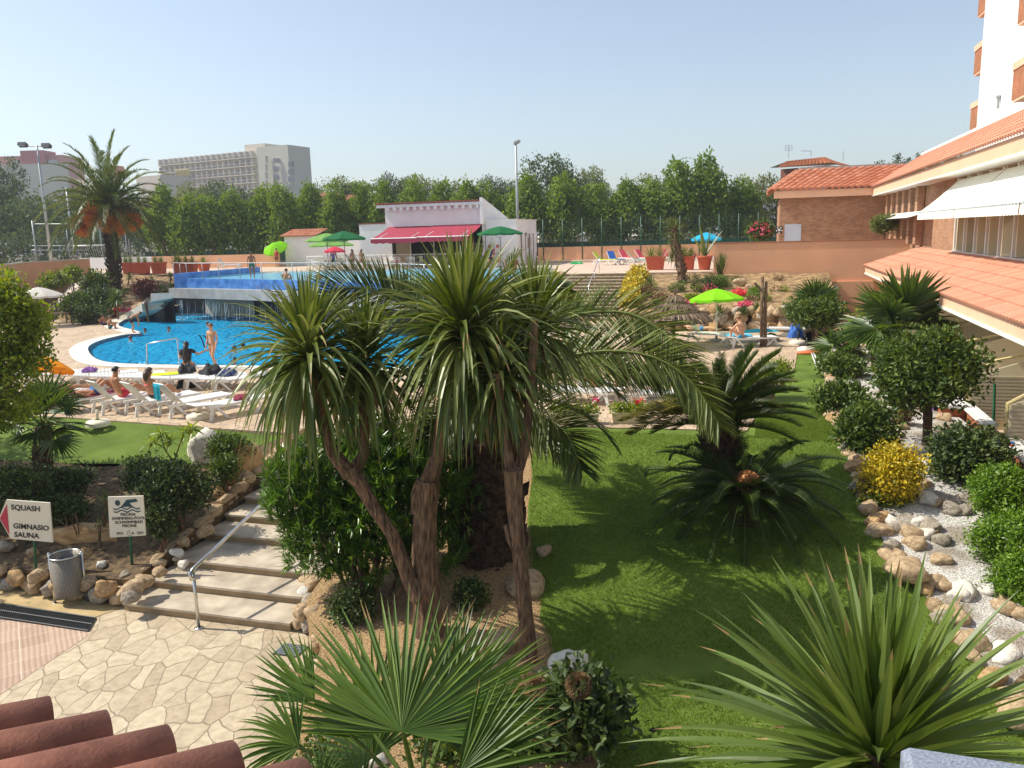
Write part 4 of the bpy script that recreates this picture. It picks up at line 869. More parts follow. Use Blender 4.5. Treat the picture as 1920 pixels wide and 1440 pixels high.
# brick house upper right
bh = thing('brick_house', 'dark brick house with hipped tile roof and aerials behind the hotel wing', 'building', Q(1545,330,85))
b0, b1, b2 = Q(1464,312,88), Q(1552,308,84), Q(1628,322,96)
slab('wall', b0, b1, b1[2]-.1, 4, brickfar, bh, 11); slab('side_wall', b1+np.array([.05,0,0]), b2, b1[2]-.15, 4, mat('grey_side_wall', (.20,.18,.17), .9, 2, .2), bh, .5)
m = MB(); zt = b1[2]; r0, r1 = Q(1475,298,91), Q(1545,293,88)
o0, o1, o2 = Q(1458,310,87), Q(1554,305.5,82.6), Q(1634,321,96)
tiles(m, (o0[0],o0[1],zt-.02), (o1[0],o1[1],zt-.02), (r0[0],r0[1],zt+.85), (r1[0],r1[1],zt+.95), .42, .5, .11); m.build('front_roof', tilemat('old_roof_tile', (srgb('#7c4834'), srgb('#c07c55'))), bh)
m = MB(); rr = Q(1620,303,99); tiles(m, (o1[0],o1[1],zt-.02), (o2[0],o2[1],zt-.02), (r1[0],r1[1],zt+.95), (o2[0]-2.5,o2[1]+3,zt+.95), .42, .5, .11); m.build('side_roof', bpy.data.materials['old_roof_tile'], bh)
m = MB(); m.add([(r0[0],r0[1],zt+.9),(r1[0],r1[1],zt+1.0),(o2[0]-2.5,o2[1]+3,zt+1.0),(r0[0]+1,r0[1]+9,zt+.9)], [(0,1,2,3)]); m.build('flat_roof', concm, bh)
for (x, yb, yt, kk) in ((1479,298,273,0),(1521,293,284,1),(1581,302,283,2)):
    q0, q1 = Q(x,yb,89), Q(x,yt,89); m = MB(); m.tube([q0,q1], .03, 5)
    if kk == 0:
        for dz in (0,.25,.5): m.bar(q1+np.array([-.35,0,-dz]), q1+np.array([.35,0,-dz]), .02)
        m.bar(q1+np.array([-.35,0,0]), q1+np.array([-.35,0,-.5]), .02); m.bar(q1+np.array([.35,0,0]), q1+np.array([.35,0,-.5]), .02)
    elif kk == 1:
        m.bar(q1+np.array([-1.1,0,.1]), q1+np.array([.1,0,0]), .02)
        for i in range(7): p = q1+np.array([-1.0+i*.16,0,.1]); m.bar(p+np.array([0,-.2,0]), p+np.array([0,.2,0]), .015)
    m.build('aerial', galv, bh)
# soccer ball plaque and white boxes on the brick end wall
q = W(Ax(1461,431,TW-.02), TW-.05, 0); q[2] = Q(1461,431,q[1])[2]
pl = thing('ball_plaque', 'small square black plaque with a white ball emblem on the brick wall', 'plaque', q)
ux = W(1,0); m = MB(); m.box(q, (.42,.03,.42), -YAW); m.build('panel', dark, pl)
m = MB(); 
def disc(m, c, r, n, u, off, a0=0, z=(0,0,1)):
    c = np.array(c)+W(0,-off); m.add([c+np.array(u)*math.cos(a0+2*math.pi*i/n)*r+np.array(z)*math.sin(a0+2*math.pi*i/n)*r for i in range(n)], [tuple(range(n))])
disc(m, q, .085, 5, ux, .022, math.pi/2)
for i in range(5):
    a = math.pi/2+math.pi/5+2*math.pi*i/5; disc(m, q+ux*math.cos(a)*.16+np.array([0,0,1])*math.sin(a)*.16, .045, 6, ux, .023)
m.build('ball_emblem', white, pl)
# cream tents and rustic house behind the trees
for i, (x, y, Y, wd) in enumerate(((1215,428,104,5.5),(1250,430,108,4.0),(1050,432,112,6.0),(455,455,100,7.0),(360,458,104,4.5))):
    q = Q(x, y, Y); tn = thing('cream_tent', ['cream marquee tent showing under the trees right of the bar','smaller cream tent beside the marquee under the trees','pale tent glimpsed between trunks by the white toilet block','low cream tent under the trees left of the white store','farthest left pale tent under the trees near the palm'][i], 'tent', (q[0],q[1],3.6))
    h = q[2]; m = MB(); m.add([(q[0]-wd/2,q[1],h-.9),(q[0]+wd/2,q[1],h-.9),(q[0]+wd/2,q[1]+4,h-.9),(q[0]-wd/2,q[1]+4,h-.9),(q[0]-wd*.3,q[1]+2,h+.6),(q[0]+wd*.3,q[1]+2,h+.6)], [(0,1,5,4),(2,3,4,5),(0,4,3),(1,2,5)]); m.build('canopy', awnw, tn)
    m = MB(); m.box((q[0],q[1]+2,(3.6+h-.9)/2), (wd*.96,3.8,h-.9-3.6)); m.build('side_wall', cream, tn)
hh = thing('rustic_house', 'small tile roofed house half hidden by trees below the far hotel', 'building', Q(620,350,120))
m = MB(); q = Q(622,362,118); m.box((q[0],q[1]+3,7.6), (7,6,8.0)); m.build('wall', brickfar, hh)
m = MB(); m.add([(q[0]-4.2,q[1]-.5,11.6),(q[0]+4.2,q[1]-.5,11.6),(q[0]+4.2,q[1]+6.5,11.6),(q[0]-4.2,q[1]+6.5,11.6),(q[0]-2,q[1]+3,12.8),(q[0]+2,q[1]+3,12.8)], [(0,1,5,4),(1,2,5),(2,3,4,5),(3,0,4)]); m.build('roof', terradark, hh)
m = MB(); m.lathe([(1.4,0),(1.4,1.2),(0,1.3)], (q[0]+1.6,q[1]+3,12.4), 14); m.build('water_tank', dark, hh)
# ---------------------------------------------------------------- vegetation
LF = {
 'plane': leafmat('plane_tree_leaf', [(.065,.12,.012),(.145,.24,.022),(.29,.40,.05)], .6, .35),
 'dark': leafmat('dark_tree_leaf', [(.036,.060,.020),(.075,.115,.032),(.13,.18,.05)], .65, .3),
 'olive': leafmat('olive_tree_leaf', [(.075,.10,.025),(.15,.185,.045),(.25,.28,.08)], .65, .35),
 'cord': leafmat('cordyline_leaf', [(.034,.062,.008),(.10,.145,.018),(.31,.34,.10)], .4, .22, .45),
 'yucca': leafmat('yucca_leaf', [(.042,.075,.008),(.10,.155,.022),(.20,.26,.06)], .42, .2, .4),
 'fan': leafmat('fan_palm_leaf', [(.026,.060,.008),(.070,.130,.016),(.16,.24,.040)], .36, .22, .5),
 'date': leafmat('date_palm_leaf', [(.045,.075,.014),(.10,.145,.025),(.21,.25,.06)], .42, .25, .5),
 'cycad': leafmat('cycad_leaf', [(.020,.045,.008),(.050,.090,.012),(.12,.17,.028)], .4, .2, .4),
 'cycadold': leafmat('old_cycad_leaf', [(.05,.07,.010),(.16,.16,.02),(.32,.26,.035)], .4, .15),
 'oleander': leafmat('oleander_leaf', [(.028,.070,.006),(.075,.165,.014),(.19,.33,.035)], .32, .22, .6),
 'shrub': leafmat('shrub_leaf', [(.022,.048,.006),(.068,.120,.014),(.20,.26,.040)], .5, .25, .4),
 'hedge': leafmat('hedge_leaf', [(.05,.11,.008),(.12,.23,.014),(.22,.36,.03)], .38, .25),
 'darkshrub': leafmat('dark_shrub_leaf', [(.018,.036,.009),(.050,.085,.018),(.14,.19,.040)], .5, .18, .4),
 'yellow': leafmat('yellow_shrub_leaf', [(.10,.15,.010),(.55,.42,.015),(.75,.60,.03)], .45, .2),
 'lime': leafmat('lime_tree_leaf', [(.06,.10,.010),(.17,.25,.018),(.36,.42,.035)], .42, .4),
 'brown': leafmat('dry_leaf', [(.10,.055,.025),(.20,.12,.05),(.30,.20,.09)], .8, .1),
 'deadleaf': leafmat('dead_leaf_tip', [(.14,.085,.03),(.26,.17,.06),(.40,.28,.12)], .8, .15),
 'red': leafmat('purple_leaf', [(.05,.012,.010),(.10,.025,.018),(.17,.05,.03)], .5, .2),
 'orange': leafmat('date_fruit', [(.65,.20,.02),(.80,.30,.03),(.90,.42,.07)], .6, .1),
 'flower': leafmat('pink_flower', [(.60,.03,.10),(.75,.08,.18),(.80,.25,.35)], .6, .2),
 'redfl': leafmat('red_flower', [(.55,.01,.015),(.70,.02,.03),(.80,.10,.08)], .6, .2),
}
def rand_unit(n):
    v = rs.normal(size=(n,3)); return nrm(v)
def crown_pts(lumps, n, inner=.35):
    # leaf clusters over a set of ellipsoids: returns points and outward directions
    vol = np.array([l[1][0]*l[1][1]*l[1][2] for l in lumps])**.67; pr = vol/vol.sum()
    idx = rs.choice(len(lumps), n, p=pr); u = rand_unit(n)
    C0 = np.array([l[0] for l in lumps])[idx]; Rr = np.array([l[1] for l in lumps])[idx]
    rad = 1-inner*rs.rand(n)**1.5
    return C0+u*Rr*rad[:,None], u
def foliage(m, lumps, n, L, Wd, cl=14, spread=.25, up=.3, inner=.4, flat=.25):
    nc = max(1, n//cl); P0, U = crown_pts(lumps, nc, inner)
    cv = rs.rand(nc)
    P1 = np.repeat(P0, cl, 0); U1 = np.repeat(U, cl, 0); k = len(P1)
    P1 = P1+rs.normal(size=(k,3))*spread*np.array([1,1,.8])
    D = nrm(U1*.6+rand_unit(k)*.9+np.array([0,0,up])); N = nrm(U1*.5+rand_unit(k)*.8+np.array([0,0,flat*2]))
    var = np.clip(np.repeat(cv, cl)*.6+rs.rand(k)*.5-.05, 0, 1)
    ls = L*(.7+.6*rs.rand(k))
    m.leaves(P1, D, N, ls, ls*Wd/L, 0, var)
def limbs(m, base, top, r, lumps, n=8):
    base = np.array(base, float); top = np.array(top, float); mid = base*.5+top*.5+rs.normal(size=3)*r*.5
    m.tube([base, base*.75+top*.25+rs.normal(size=3)*r*.3, mid, top], [r*1.25, r, r*.85, r*.6], 9, True, 0, .5, .08)
    for i in range(n):
        l = lumps[i % len(lumps)]; e = np.array(l[0])+rs.normal(size=3)*np.array(l[1])*.4; s = mid*(1-(i%3)*.3)+top*((i%3)*.3)
        mm = (s+e)*.5+rs.normal(size=3)*np.linalg.norm(e-s)*.08; m.tube([s, mm, e], [r*.5, r*.32, r*.12], 6, True, 0, .5, .08)
def tree_proto(kind, h, rx, n, L, lumpn=9, shape='round', cl=14, spread=.3):
    root = thing(kind, 'x', 'tree', (0,0,0)); lumps = []
    th = h*.30
    for i in range(lumpn):
        a = rs.rand()*6.28; zz = rs.rand()
        if shape == 'round': rr = rx*.62*math.sqrt(max(0,1-(zz*1.7-.75)**2))
        elif shape == 'tall': rr = rx*.5*(1-.55*zz)
        else: rr = rx*.6
        s = .36+.2*rs.rand(); lumps.append(((math.cos(a)*rr, math.sin(a)*rr, th+(h-th)*(.12+.74*zz)), (rx*s, rx*s, (h-th)*.20*(1+.4*rs.rand()))))
    lumps.append(((0,0,th+(h-th)*.45), (rx*.6, rx*.6, (h-th)*.36)))
    m = MB(); limbs(m, (0,0,-.2), (0,0,h*.55), h*.022, lumps, 9); m.build('trunk', barkm, root)
    return root, lumps
protos = {}
def mk(key, name, mt, h, rx, n, L, lumpn, shape, k=2, cl=14, spread=.3, up=.3):
    protos[key] = []
    for i in range(k):
        r, lumps = tree_proto(name, h, rx, n, L, lumpn, shape); m = MB(); foliage(m, lumps, n, L, L*.55, cl, spread, up, .45); m.build('crown', LF[mt], r); protos[key].append(r)
mk('plane', 'plane_tree', 'plane', 8.6, 3.0, 6500, .42, 13, 'tall', 3, 10, .30, -.15)
mk('dark', 'tall_dark_tree', 'dark', 13, 5.0, 8000, .42, 15, 'round', 3, 12, .38)
mk('olive', 'bushy_tree', 'olive', 11, 4.6, 8000, .38, 13, 'round', 2, 12, .38)
mk('conif', 'cypress_tree', 'dark', 11, 2.4, 6000, .30, 12, 'tall', 1, 12, .25, .6)
used = set()
def place_tree(key, v, px, pyt, Y, wpx=None, label='', group=None, z0=3.6):
    src = protos[key][v % len(protos[key])]; o = src if src.name not in used else copy_tree(src); used.add(src.name)
    q = Q(px, pyt, Y); h0 = {'plane':8.6,'dark':13,'olive':11,'conif':11}[key]; r0 = {'plane':3.0,'dark':5.0,'olive':4.6,'conif':2.4}[key]
    s = (q[2]-z0)/h0/(.99 if key == 'plane' else 1.13); sx = (wpx*Y/1540/2/r0) if wpx else s
    o.location = (q[0], q[1], z0); o.scale = (sx, sx, s); o.rotation_euler.z = rnd.uniform(0, 6.28)
    o['label'] = label; o['category'] = 'tree'
    if group: o['group'] = group
    return o
grp = 'row of leafy plane trees behind the court'
PL = [(300,362),(345,372),(392,372),(440,368),(486,358),(530,352),(575,352),(625,354),(672,352),(718,352),(770,344),(822,346),(872,350),(915,346)]
for i, (x, y) in enumerate(PL): place_tree('plane', i, x, y+rnd.uniform(-5,5), 88+rnd.uniform(-2,2), 74, 'bright green plane tree in the clipped row between the date palm and the lamp pole, one of those with nothing to tell them apart', grp)
for o_ in [o for o in bpy.data.objects if o.get('group') == grp]: o_['label'] = 'bright green bushy plane tree in the row left of the tall lamp pole'
PR = [(985,338,92,'bright plane tree directly right of the tall lamp pole'),(1052,335,96,'broad plane tree above the gap beside the white toilet block'),(1120,352,80,'plane tree behind the second slim mast from the left'),(1170,346,80,'plane tree above the left end of the cream marquee'),(1225,345,84,'plane tree right above the cream marquee'),(1280,310,92,'tall plane tree left of the two peaked treetops'),(1335,300,88,'tallest plane tree with a narrow peaked top at right'),(1395,340,84,'plane tree behind the blue parasol and oleander')]
for i, (x, y, w, lb) in enumerate(PR): place_tree('plane', i, x, y, 86, w, lb, 'plane trees right of the lamp pole')
BK = [('dark',-22,255,130,110,'dark tall tree filling the far left edge below the pink block'),('dark',68,352,118,110,'dark tree between the left edge and the floodlight pole'),('dark',140,345,112,110,'shadowy dark tree directly behind the floodlight pole'),('dark',-60,320,110,140,'dark tree cut by the left edge of the view'),
      ('olive',285,345,110,90,'olive green tree showing just right of the date palm crown'),('olive',345,338,125,110,'light bushy tree under the left end of the far hotel'),('dark',420,325,120,120,'rounded dark green tree under the middle of the far hotel'),('dark',490,338,118,100,'dark green tree under the right end of the far hotel'),
      ('olive',640,318,140,130,'feathery light tree right of the rustic house'),('olive',585,340,135,60,'small feathery tree beside the far hotel end tower'),('dark',735,308,130,70,'narrow dark tree rising above its neighbours left of the bar'),('olive',790,322,130,110,'yellowish green tree behind the bar roof'),('olive',850,328,128,110,'yellow green tree between bar roof and lamp pole'),
      ('dark',930,314,125,90,'dark tree just left of the tall lamp pole'),('dark',1025,278,120,120,'large rounded grey green tree right of the lamp pole, highest in the middle'),('olive',1118,306,130,90,'thin topped olive tree right of the large rounded tree'),('dark',1085,320,118,60,'dark tree squeezed between large rounded tree and olive one'),('olive',1215,322,120,110,'loose olive tree above the cream marquee and behind the plane row'),
      ('dark',1160,335,115,80,'dark green tree left of the loose olive one over the marquee'),('olive',1425,322,100,110,'light green feathery tree left of the brick house'),('dark',1385,335,110,90,'dark tree behind the blue parasol towards the brick house'),('dark',555,352,110,90,'dark tree in front of the rustic house'),('dark',1300,330,110,110,'dark tree behind the tallest plane tree'),('dark',230,345,108,90,'dark tree behind the date palm trunk')]
for i, (k, x, y, Y, w, lb) in enumerate(BK): place_tree(k, i, x, y, Y, w, lb, 'taller trees behind the plane row')
for i, (x, y, w, lb) in enumerate(((1650,296,34,'leftmost small conifer peeping over the hotel wing roof'),(1690,283,38,'second conifer over the hotel wing roof'),(1722,280,36,'conifer in the middle of the clump over the wing roof'),(1752,277,32,'conifer nearest to the white tower'),(1790,268,36,'rightmost conifer half hidden by the white tower'),(1668,300,44,'wide low conifer between the first two over the wing roof'),(1735,300,60,'broad low conifer under the pointed tops near the tower'))):
    place_tree('conif', i, x, y, 105, w*1.6, lb, 'conifers behind the hotel wing')
m = MB(); lumps = [((x, 99+rnd.uniform(-1,1), 4.6+rnd.uniform(0,1.2)), (2.6,1.2,2.4)) for x in np.arange(-75, 42, 3.0)]
foliage(m, lumps, 24000, .38, .2, 12, .3); one(m, 'far_hedge', LF['dark'], 'dark mass of undergrowth behind the court fences under the trees', 'undergrowth', kind='stuff')
m = MB(); lumps = [((x, Q(0,440,104)[1]+rnd.uniform(-2,2), 5.5+rnd.uniform(0,4)), (4,2.5,3.5)) for x in np.arange(-90, -46, 3.5)]
foliage(m, lumps, 9000, .5, .28, 12, .4); one(m, 'dark_thicket', LF['dark'], 'dark thicket of bushes behind the football cage at far left', 'thicket', kind='stuff')

# ---- rosettes, palms
def rosette(m, c, n, L, Wd, th0, th1, droop0, droop1, segs=6, fold=.22, spread=.08, axis=(0,0,1), bias=None, tip=0):
    th = np.radians(th0+(th1-th0)*(np.arange(n)+rs.rand(n))/n); ph = np.arange(n)*2.39996+rs.rand(n)*.35
    D = np.stack([np.sin(th)*np.cos(ph), np.sin(th)*np.sin(ph), np.cos(th)], 1)
    ax = nrm(np.array(axis, float))
    if abs(ax[2]) < .999:
        x = nrm(np.cross([0,0,1.], ax)); ang = math.acos(ax[2]); Mx = np.array(Matrix.Rotation(ang, 3, Vector(x))); D = D@Mx.T
    f = (np.arange(n)/n)
    dr = droop0+(droop1-droop0)*f+rs.rand(n)*.25
    c = np.array(c, float); P0 = c+D*.02-ax*(f*spread*3)[:,None]+rs.normal(size=(n,3))*spread*.3
    LL = L*(.8+.28*rs.rand(n))*(1-.36*(1-f)**1.5); var = np.clip(.45+.35*(rs.rand(n)-.5)*2+.2*(1-f), 0, 1)
    m.blades(P0, D, LL, Wd*(.8+.4*rs.rand(n)), dr, segs, fold, None, 0, var, None, .25, tip or 0)
def fan_leaf(m, hub, D, up, R, nseg=34, span=250, Wd=.045, droop=.25, split=.35, cup=.25, var0=.5, petiole=None):
    D = nrm(np.array(D, float)); S = nrm(np.cross(D, up)); N = np.cross(S, D)
    a = np.radians(np.linspace(-span/2, span/2, nseg)); 
    dirs = D[None]*np.cos(a)[:,None]+S[None]*np.sin(a)[:,None]+N[None]*(cup*(1-np.cos(a)*.3)*.5)[:,None]
    side = nrm(-D[None]*np.sin(a)[:,None]+S[None]*np.cos(a)[:,None])
    LL = R*(1-.25*(np.abs(a)/np.radians(span/2))**2)*(.93+.12*rs.rand(nseg))
    prof = lambda u: (u/.38*.85+.12) if u < .38 else max(.02, .97*(1-(u-.38)/.62)**.8)
    m.blades(np.repeat([hub], nseg, 0), dirs+rs.normal(size=(nseg,3))*.025, LL, Wd*R/.9*(.9+.2*rs.rand(nseg)), droop*(.6+.8*rs.rand(nseg)), 6, .38, side, 0, np.clip(var0+rs.normal(size=nseg)*.18, 0, 1), prof, 0, .18)
    if petiole is not None:
        p = np.array(petiole, float); h = np.array(hub, float); md = (p+h)*.5+np.array([0,0,.04]); 
        m.tube([p, md, h+D*.03], [.02*R/.9+.006, .014*R/.9+.004, .012], 6, True, 0, .7)
def fan_palm(name, label, base, ctr, R, nleaf, mt='fan', trunk_r=.12, pet=.7, nseg=26, th=(15,115), group=None, Wd=.05, fringe=True):
    o = thing(name, label, 'palm', base, 0, group); base = np.array(base, float); ctr = np.array(ctr, float)
    m = MB(); k = 9; pts = [base+(ctr-base)*i/k for i in range(k+1)]
    m.tube(pts, [trunk_r*(1.15-.25*i/k)*(1+.1*((i*7)%3-1)) for i in range(k+1)], 10, True, 0, .5, .14)
    n_ = int(60*max(.3, np.linalg.norm(ctr-base))); u = rs.rand(n_); a = rs.rand(n_)*6.28; B = base+(ctr-base)*u[:,None]; D = np.stack([np.cos(a), np.sin(a), np.full(n_, .9)], 1)
    m.blades(B+np.stack([np.cos(a), np.sin(a), np.zeros(n_)], 1)*trunk_r*.85, D, trunk_r*1.1, trunk_r*.35, -.1, 2, .2)
    m.build('trunk', barkd, o)
    m = MB()
    for i in range(nleaf):
        t_ = math.radians(th[0]+(th[1]-th[0])*(i+rs.rand())/nleaf); ph = i*2.39996+rs.rand()*.4
        d = np.array([math.sin(t_)*math.cos(ph), math.sin(t_)*math.sin(ph), math.cos(t_)]); hub = ctr+d*pet*R*(.8+.4*rs.rand())
        d2 = nrm(d+np.array([0,0,-.25])); fan_leaf(m, hub, d2, nrm(np.array([0,0,1.])+rs.normal(size=3)*.25), R*(.8+.3*rs.rand()), nseg, 210, Wd, .35+.4*i/nleaf, var0=.35+.35*rs.rand(), petiole=ctr+rs.normal(size=3)*.02)
    m.build('crown', [LF[mt], LF['deadleaf']], o); return o
def frond(m, base, D, L, nl, leafL, leafW, droop=1.0, vang=.5, taper=.35, ang=(55,25), segs=14, side=None, var0=.5, droopleaf=.35, start=.12, rw=.02, mi=0, path=None, jit=.1):
    pts = []; ds = []
    if path is None:
        p = np.array(base, float); d = nrm(np.array(D, float))
        for i in range(segs+1):
            pts.append(p.copy()); ds.append(d.copy()); p = p+d*L/segs; d = nrm(d+np.array([0,0,-1.])*droop*(.3+1.5*i/segs)/segs)
    else:
        pp = np.array(path, float); t_ = np.linspace(0, len(pp)-1, segs+1); 
        def cr(t):
            i = int(min(t, len(pp)-2)); f = t-i; p0 = pp[max(i-1,0)]; p1 = pp[i]; p2 = pp[i+1]; p3 = pp[min(i+2,len(pp)-1)]
            return .5*((2*p1)+(-p0+p2)*f+(2*p0-5*p1+4*p2-p3)*f*f+(-p0+3*p1-3*p2+p3)*f**3)
        pts = [cr(t) for t in t_]; ds = [nrm(pts[min(i+1,segs)]-pts[max(i-1,0)]) for i in range(segs+1)]; L = sum(np.linalg.norm(pts[i+1]-pts[i]) for i in range(segs))
    pts = np.array(pts); ds = np.array(ds)
    m.tube(pts, [rw*(1.1-i/segs)+.003 for i in range(segs+1)], 5, True, mi, .85)
    u = np.linspace(start, .99, nl); x = u*segs; i0 = np.minimum(x.astype(int), segs-1); f = (x-i0)[:,None]
    B = pts[i0]*(1-f)+pts[i0+1]*f; T = nrm(ds[i0]*(1-f)+ds[i0+1]*f)
    S0 = side if side is not None else np.cross(ds[0], [0,0,1.]); S0 = nrm(np.array(S0, float)); S = nrm(S0-T*(T@S0)[:,None]); N = nrm(np.cross(S, T))
    an = np.radians(ang[0]+(ang[1]-ang[0])*u)[:,None]
    ll = leafL*np.clip(np.minimum((u-start)/.15+.45, 1)*(1-((u-.35).clip(0)/.66)**2*(1-taper)), .1, 1)
    for s in (-1, 1):
        dirs = T*np.cos(an)+S*np.sin(an)*s+N*vang*np.sin(an)+rs.normal(size=(nl,3))*jit
        m.blades(B, dirs, ll*(.92+.16*rs.rand(nl)), leafW, droopleaf*(.6+.8*rs.rand(nl)), 3, .3, None, mi, np.clip(var0+rs.normal(size=nl)*.13, 0, 1))
def trunk_stubs(m, pts, rads, n, sl, sw, mi=0):
    P_ = np.array([p for p in pts], float); k = len(P_)-1; u = rs.rand(n)*k; i = np.minimum(u.astype(int), k-1); f = (u-i)[:,None]
    B = P_[i]*(1-f)+P_[i+1]*f; r = np.array(rads)[i]; a = rs.rand(n)*6.28; d = np.stack([np.cos(a), np.sin(a), np.zeros(n)], 1)
    m.blades(B+d*(r*.85)[:,None], d+np.array([0,0,.9]), sl*(.6+.8*rs.rand(n)), sw, -.2, 2, .5, np.cross(d, [0,0,1.]), mi)

# far date palm
db = PG(215,545); dc = Q(203,392,db[1]); sc_ = db[1]/1540
o = thing('date_palm', 'tall date palm with orange fruit clusters on the planted slope at left', 'palm', db)
m = MB(); pts = [db, db*.6+dc*.4+np.array([.1,0,0]), dc*.75+db*.25, dc]; rr = [.42,.33,.35,.52]; m.tube(pts, rr, 14, True, 0, .5, .1); trunk_stubs(m, pts, rr, 700, .30, .22); m.build('trunk', barkd, o)
m = MB()
for i in range(66):
    th = math.radians(4+106*((i+.5)/66)**.85); ph = i*2.39996; d = (math.sin(th)*math.cos(ph), math.sin(th)*math.sin(ph), math.cos(th))
    frond(m, dc, d, 5.2*(.85+.25*rnd.random()), 56, .75, .065, 1.6, .35, .4, (55,25), 10, var0=.3+.4*rnd.random(), rw=.05)
m.build('crown', LF['date'], o)
for i in range(9):
    ph = i*2*math.pi/9+.3; e = dc+np.array([math.cos(ph)*1.9, math.sin(ph)*1.9-.3, -.75+.45*math.sin(i*2.3)]); m = MB(); m.tube([dc, dc*.5+e*.5+np.array([0,0,.35]), e], .04, 5, True)
    n_ = 240; D = nrm(rs.normal(size=(n_,3))+np.array([math.cos(ph),math.sin(ph),-.6])*1.1); m.blades(np.repeat([e], n_, 0)-np.array([math.cos(ph),math.sin(ph),0])*.35, D, 1.0, .06, 1.2, 3, .3); m.build('fruit_cluster', LF['orange'], o)

# ---- the three headed cordyline in the middle
YC = 11.4
def tp(L, Y): return [Q(x, y, Y+(d if len(e) else 0)) for (x, y, *e) in L for d in [e[0] if e else 0]]
b0 = Q(795,1172,11.45)
co = thing('cordyline_tree', 'large multi stemmed cordyline with drooping leaf heads in the centre bed', 'tree', b0)
m = MB(); m.tube(tp([(803,1190),(800,1120),(796,1040),(797,960),(803,900)], YC), [.24,.205,.18,.17,.165], 14, True, 0, .5, .06); m.tube(tp([(803,905),(822,850),(832,760),(845,680),(862,615)], YC), [.135,.105,.092,.088,.07], 10, True, 0, .5, .05)
m.tube(tp([(785,960),(782,925),(786,905)], YC), [.12,.09,.07], 8, True); m.build('trunk', barkm, co)
m = MB(); m.tube(tp([(785,1120),(765,1080),(735,1000),(700,950),(675,905),(655,882)], YC-.15), [.13,.11,.10,.095,.105,.125], 10, True, 0, .5, .06); m.tube(tp([(658,890),(625,850),(608,800),(592,720),(578,655)], YC-.15), [.12,.09,.08,.075,.06], 9, True, 0, .5, .06)
m.tube(tp([(662,885),(682,850),(684,790),(672,720),(668,680)], YC+.1), [.11,.08,.07,.065,.05], 9, True, 0, .5, .06); m.build('branch', barkm, co)
def head(cx, cy_, Y, L, n, W_=.075, ax=(0,0,1), nm='leaf_head', par=None, mt='cord', th=(3,138), dr=(.25,2.1)):
    m = MB(); c = Q(cx, cy_, Y); rosette(m, c, n, L, W_, th[0], th[1], dr[0], dr[1], 7, .22, .07, ax, tip=.22); m.blades(np.repeat([c-np.array([0,0,.2])], 16, 0), rand_unit(16)*np.array([1,1,.2])+np.array([0,0,-.5]), L*.55, W_*.7, 1.6, 5, .2, None, 1, None, None, .4)
    n2 = 16; rosette(m, c-np.array([0,0,.12]), n2, L*.8, W_*.8, 140, 172, .4, .6, 5, .2, .1)
    return m.build(nm, [LF[mt], LF['deadleaf']], par)
head(868,610,YC,1.95,330,.092,par=co,dr=(.25,2.6)); head(577,655,YC-.15,1.72,260,.086,par=co,dr=(.4,3.0)); head(680,668,YC+.15,1.5,150,.078,par=co,dr=(.4,2.8))
# dead flower spike of the left head
m = MB(); c = Q(577,640,YC-.1); tpp = Q(520,545,YC-.2); m.tube([c, c*.5+tpp*.5+np.array([0,0,.1]), tpp], .012, 5)
for i in range(26):
    p = c*(1-i/26)+tpp*(i/26); 
    if i > 6: m.tube([p, p+np.array([rnd.uniform(-.18,.18), rnd.uniform(-.15,.15), rnd.uniform(.0,.12)])], .006, 4)
m.build('flower_spike', LF['brown'], co)
b3 = Q(990,1235,10.5)
co2 = thing('cordyline_tree', 'slender forked cordyline standing at the lawn edge right of the large one', 'tree', b3)
m = MB(); m.tube(tp([(996,1260),(985,1150),(975,1050),(965,950),(962,880)], 10.6), [.12,.105,.10,.105,.13], 11, True, 0, .5, .07); m.tube(tp([(958,885),(948,830),(940,760),(932,700)], 10.7), [.075,.06,.055,.05], 8, True, 0, .5, .05)
m.tube(tp([(970,885),(985,840),(992,760),(1000,650),(1003,600)], 10.9), [.085,.07,.06,.055,.05], 8, True, 0, .5, .05); m.tube(tp([(972,1040),(955,1010),(948,985)], 10.6), [.06,.045,.035], 7, True); m.build('trunk', barkm, co2)
head(1003,600,11.9,1.5,150,.078,par=co2,dr=(.3,2.4)); head(935,690,11.0,1.25,110,.075,par=co2,dr=(.4,2.8))

# ---- canary palm with arching fronds
cb = Q(915,1085,13.6); cc = Q(915,745,14.0)
cp_ = thing('canary_palm', 'thick trunked date palm behind the cordylines with fronds arching over the deck', 'palm', cb)
m = MB(); pts = [cb-np.array([0,0,.2]), cb+np.array([0,0,.5]), cc*.5+cb*.5, cc*.8+cb*.2, cc]; rr = [.55,.58,.50,.50,.6]; m.tube(pts, rr, 16, True, 0, .5, .08); trunk_stubs(m, pts, rr, 620, .24, .30); m.build('trunk', barkd, cp_)
arcs = [
 [(930,745,14),(1040,610,14.2),(1160,585,14.0),(1245,625,13.6),(1300,705,13.2),(1330,790,12.9)],
 [(930,745,14),(1010,690,13.5),(1110,660,13.0),(1220,668,12.6),(1300,720,12.3),(1350,800,12.0)],
 [(930,745,14),(1060,690,14.8),(1160,690,15.2),(1240,720,15.4)],
  [(925,745,14),(800,600,14.5),(700,545,14.6),(620,545,14.3),(560,590,14.0)],
 [(930,745,14),(960,620,15),(1010,545,16),(1070,540,17)], [(930,745,14),(900,600,15),(880,530,16),(850,500,17)],
 [(930,745,14),(870,640,15.0),(790,560,16),(720,540,16.8)],
 [(930,745,14),(1000,770,13.0),(1060,810,12.2),(1090,880,11.9)],[(930,745,14),(860,760,13.2),(800,830,12.8)],[(930,745,14),(1010,790,15),(1050,840,15.3)]]
m = MB()
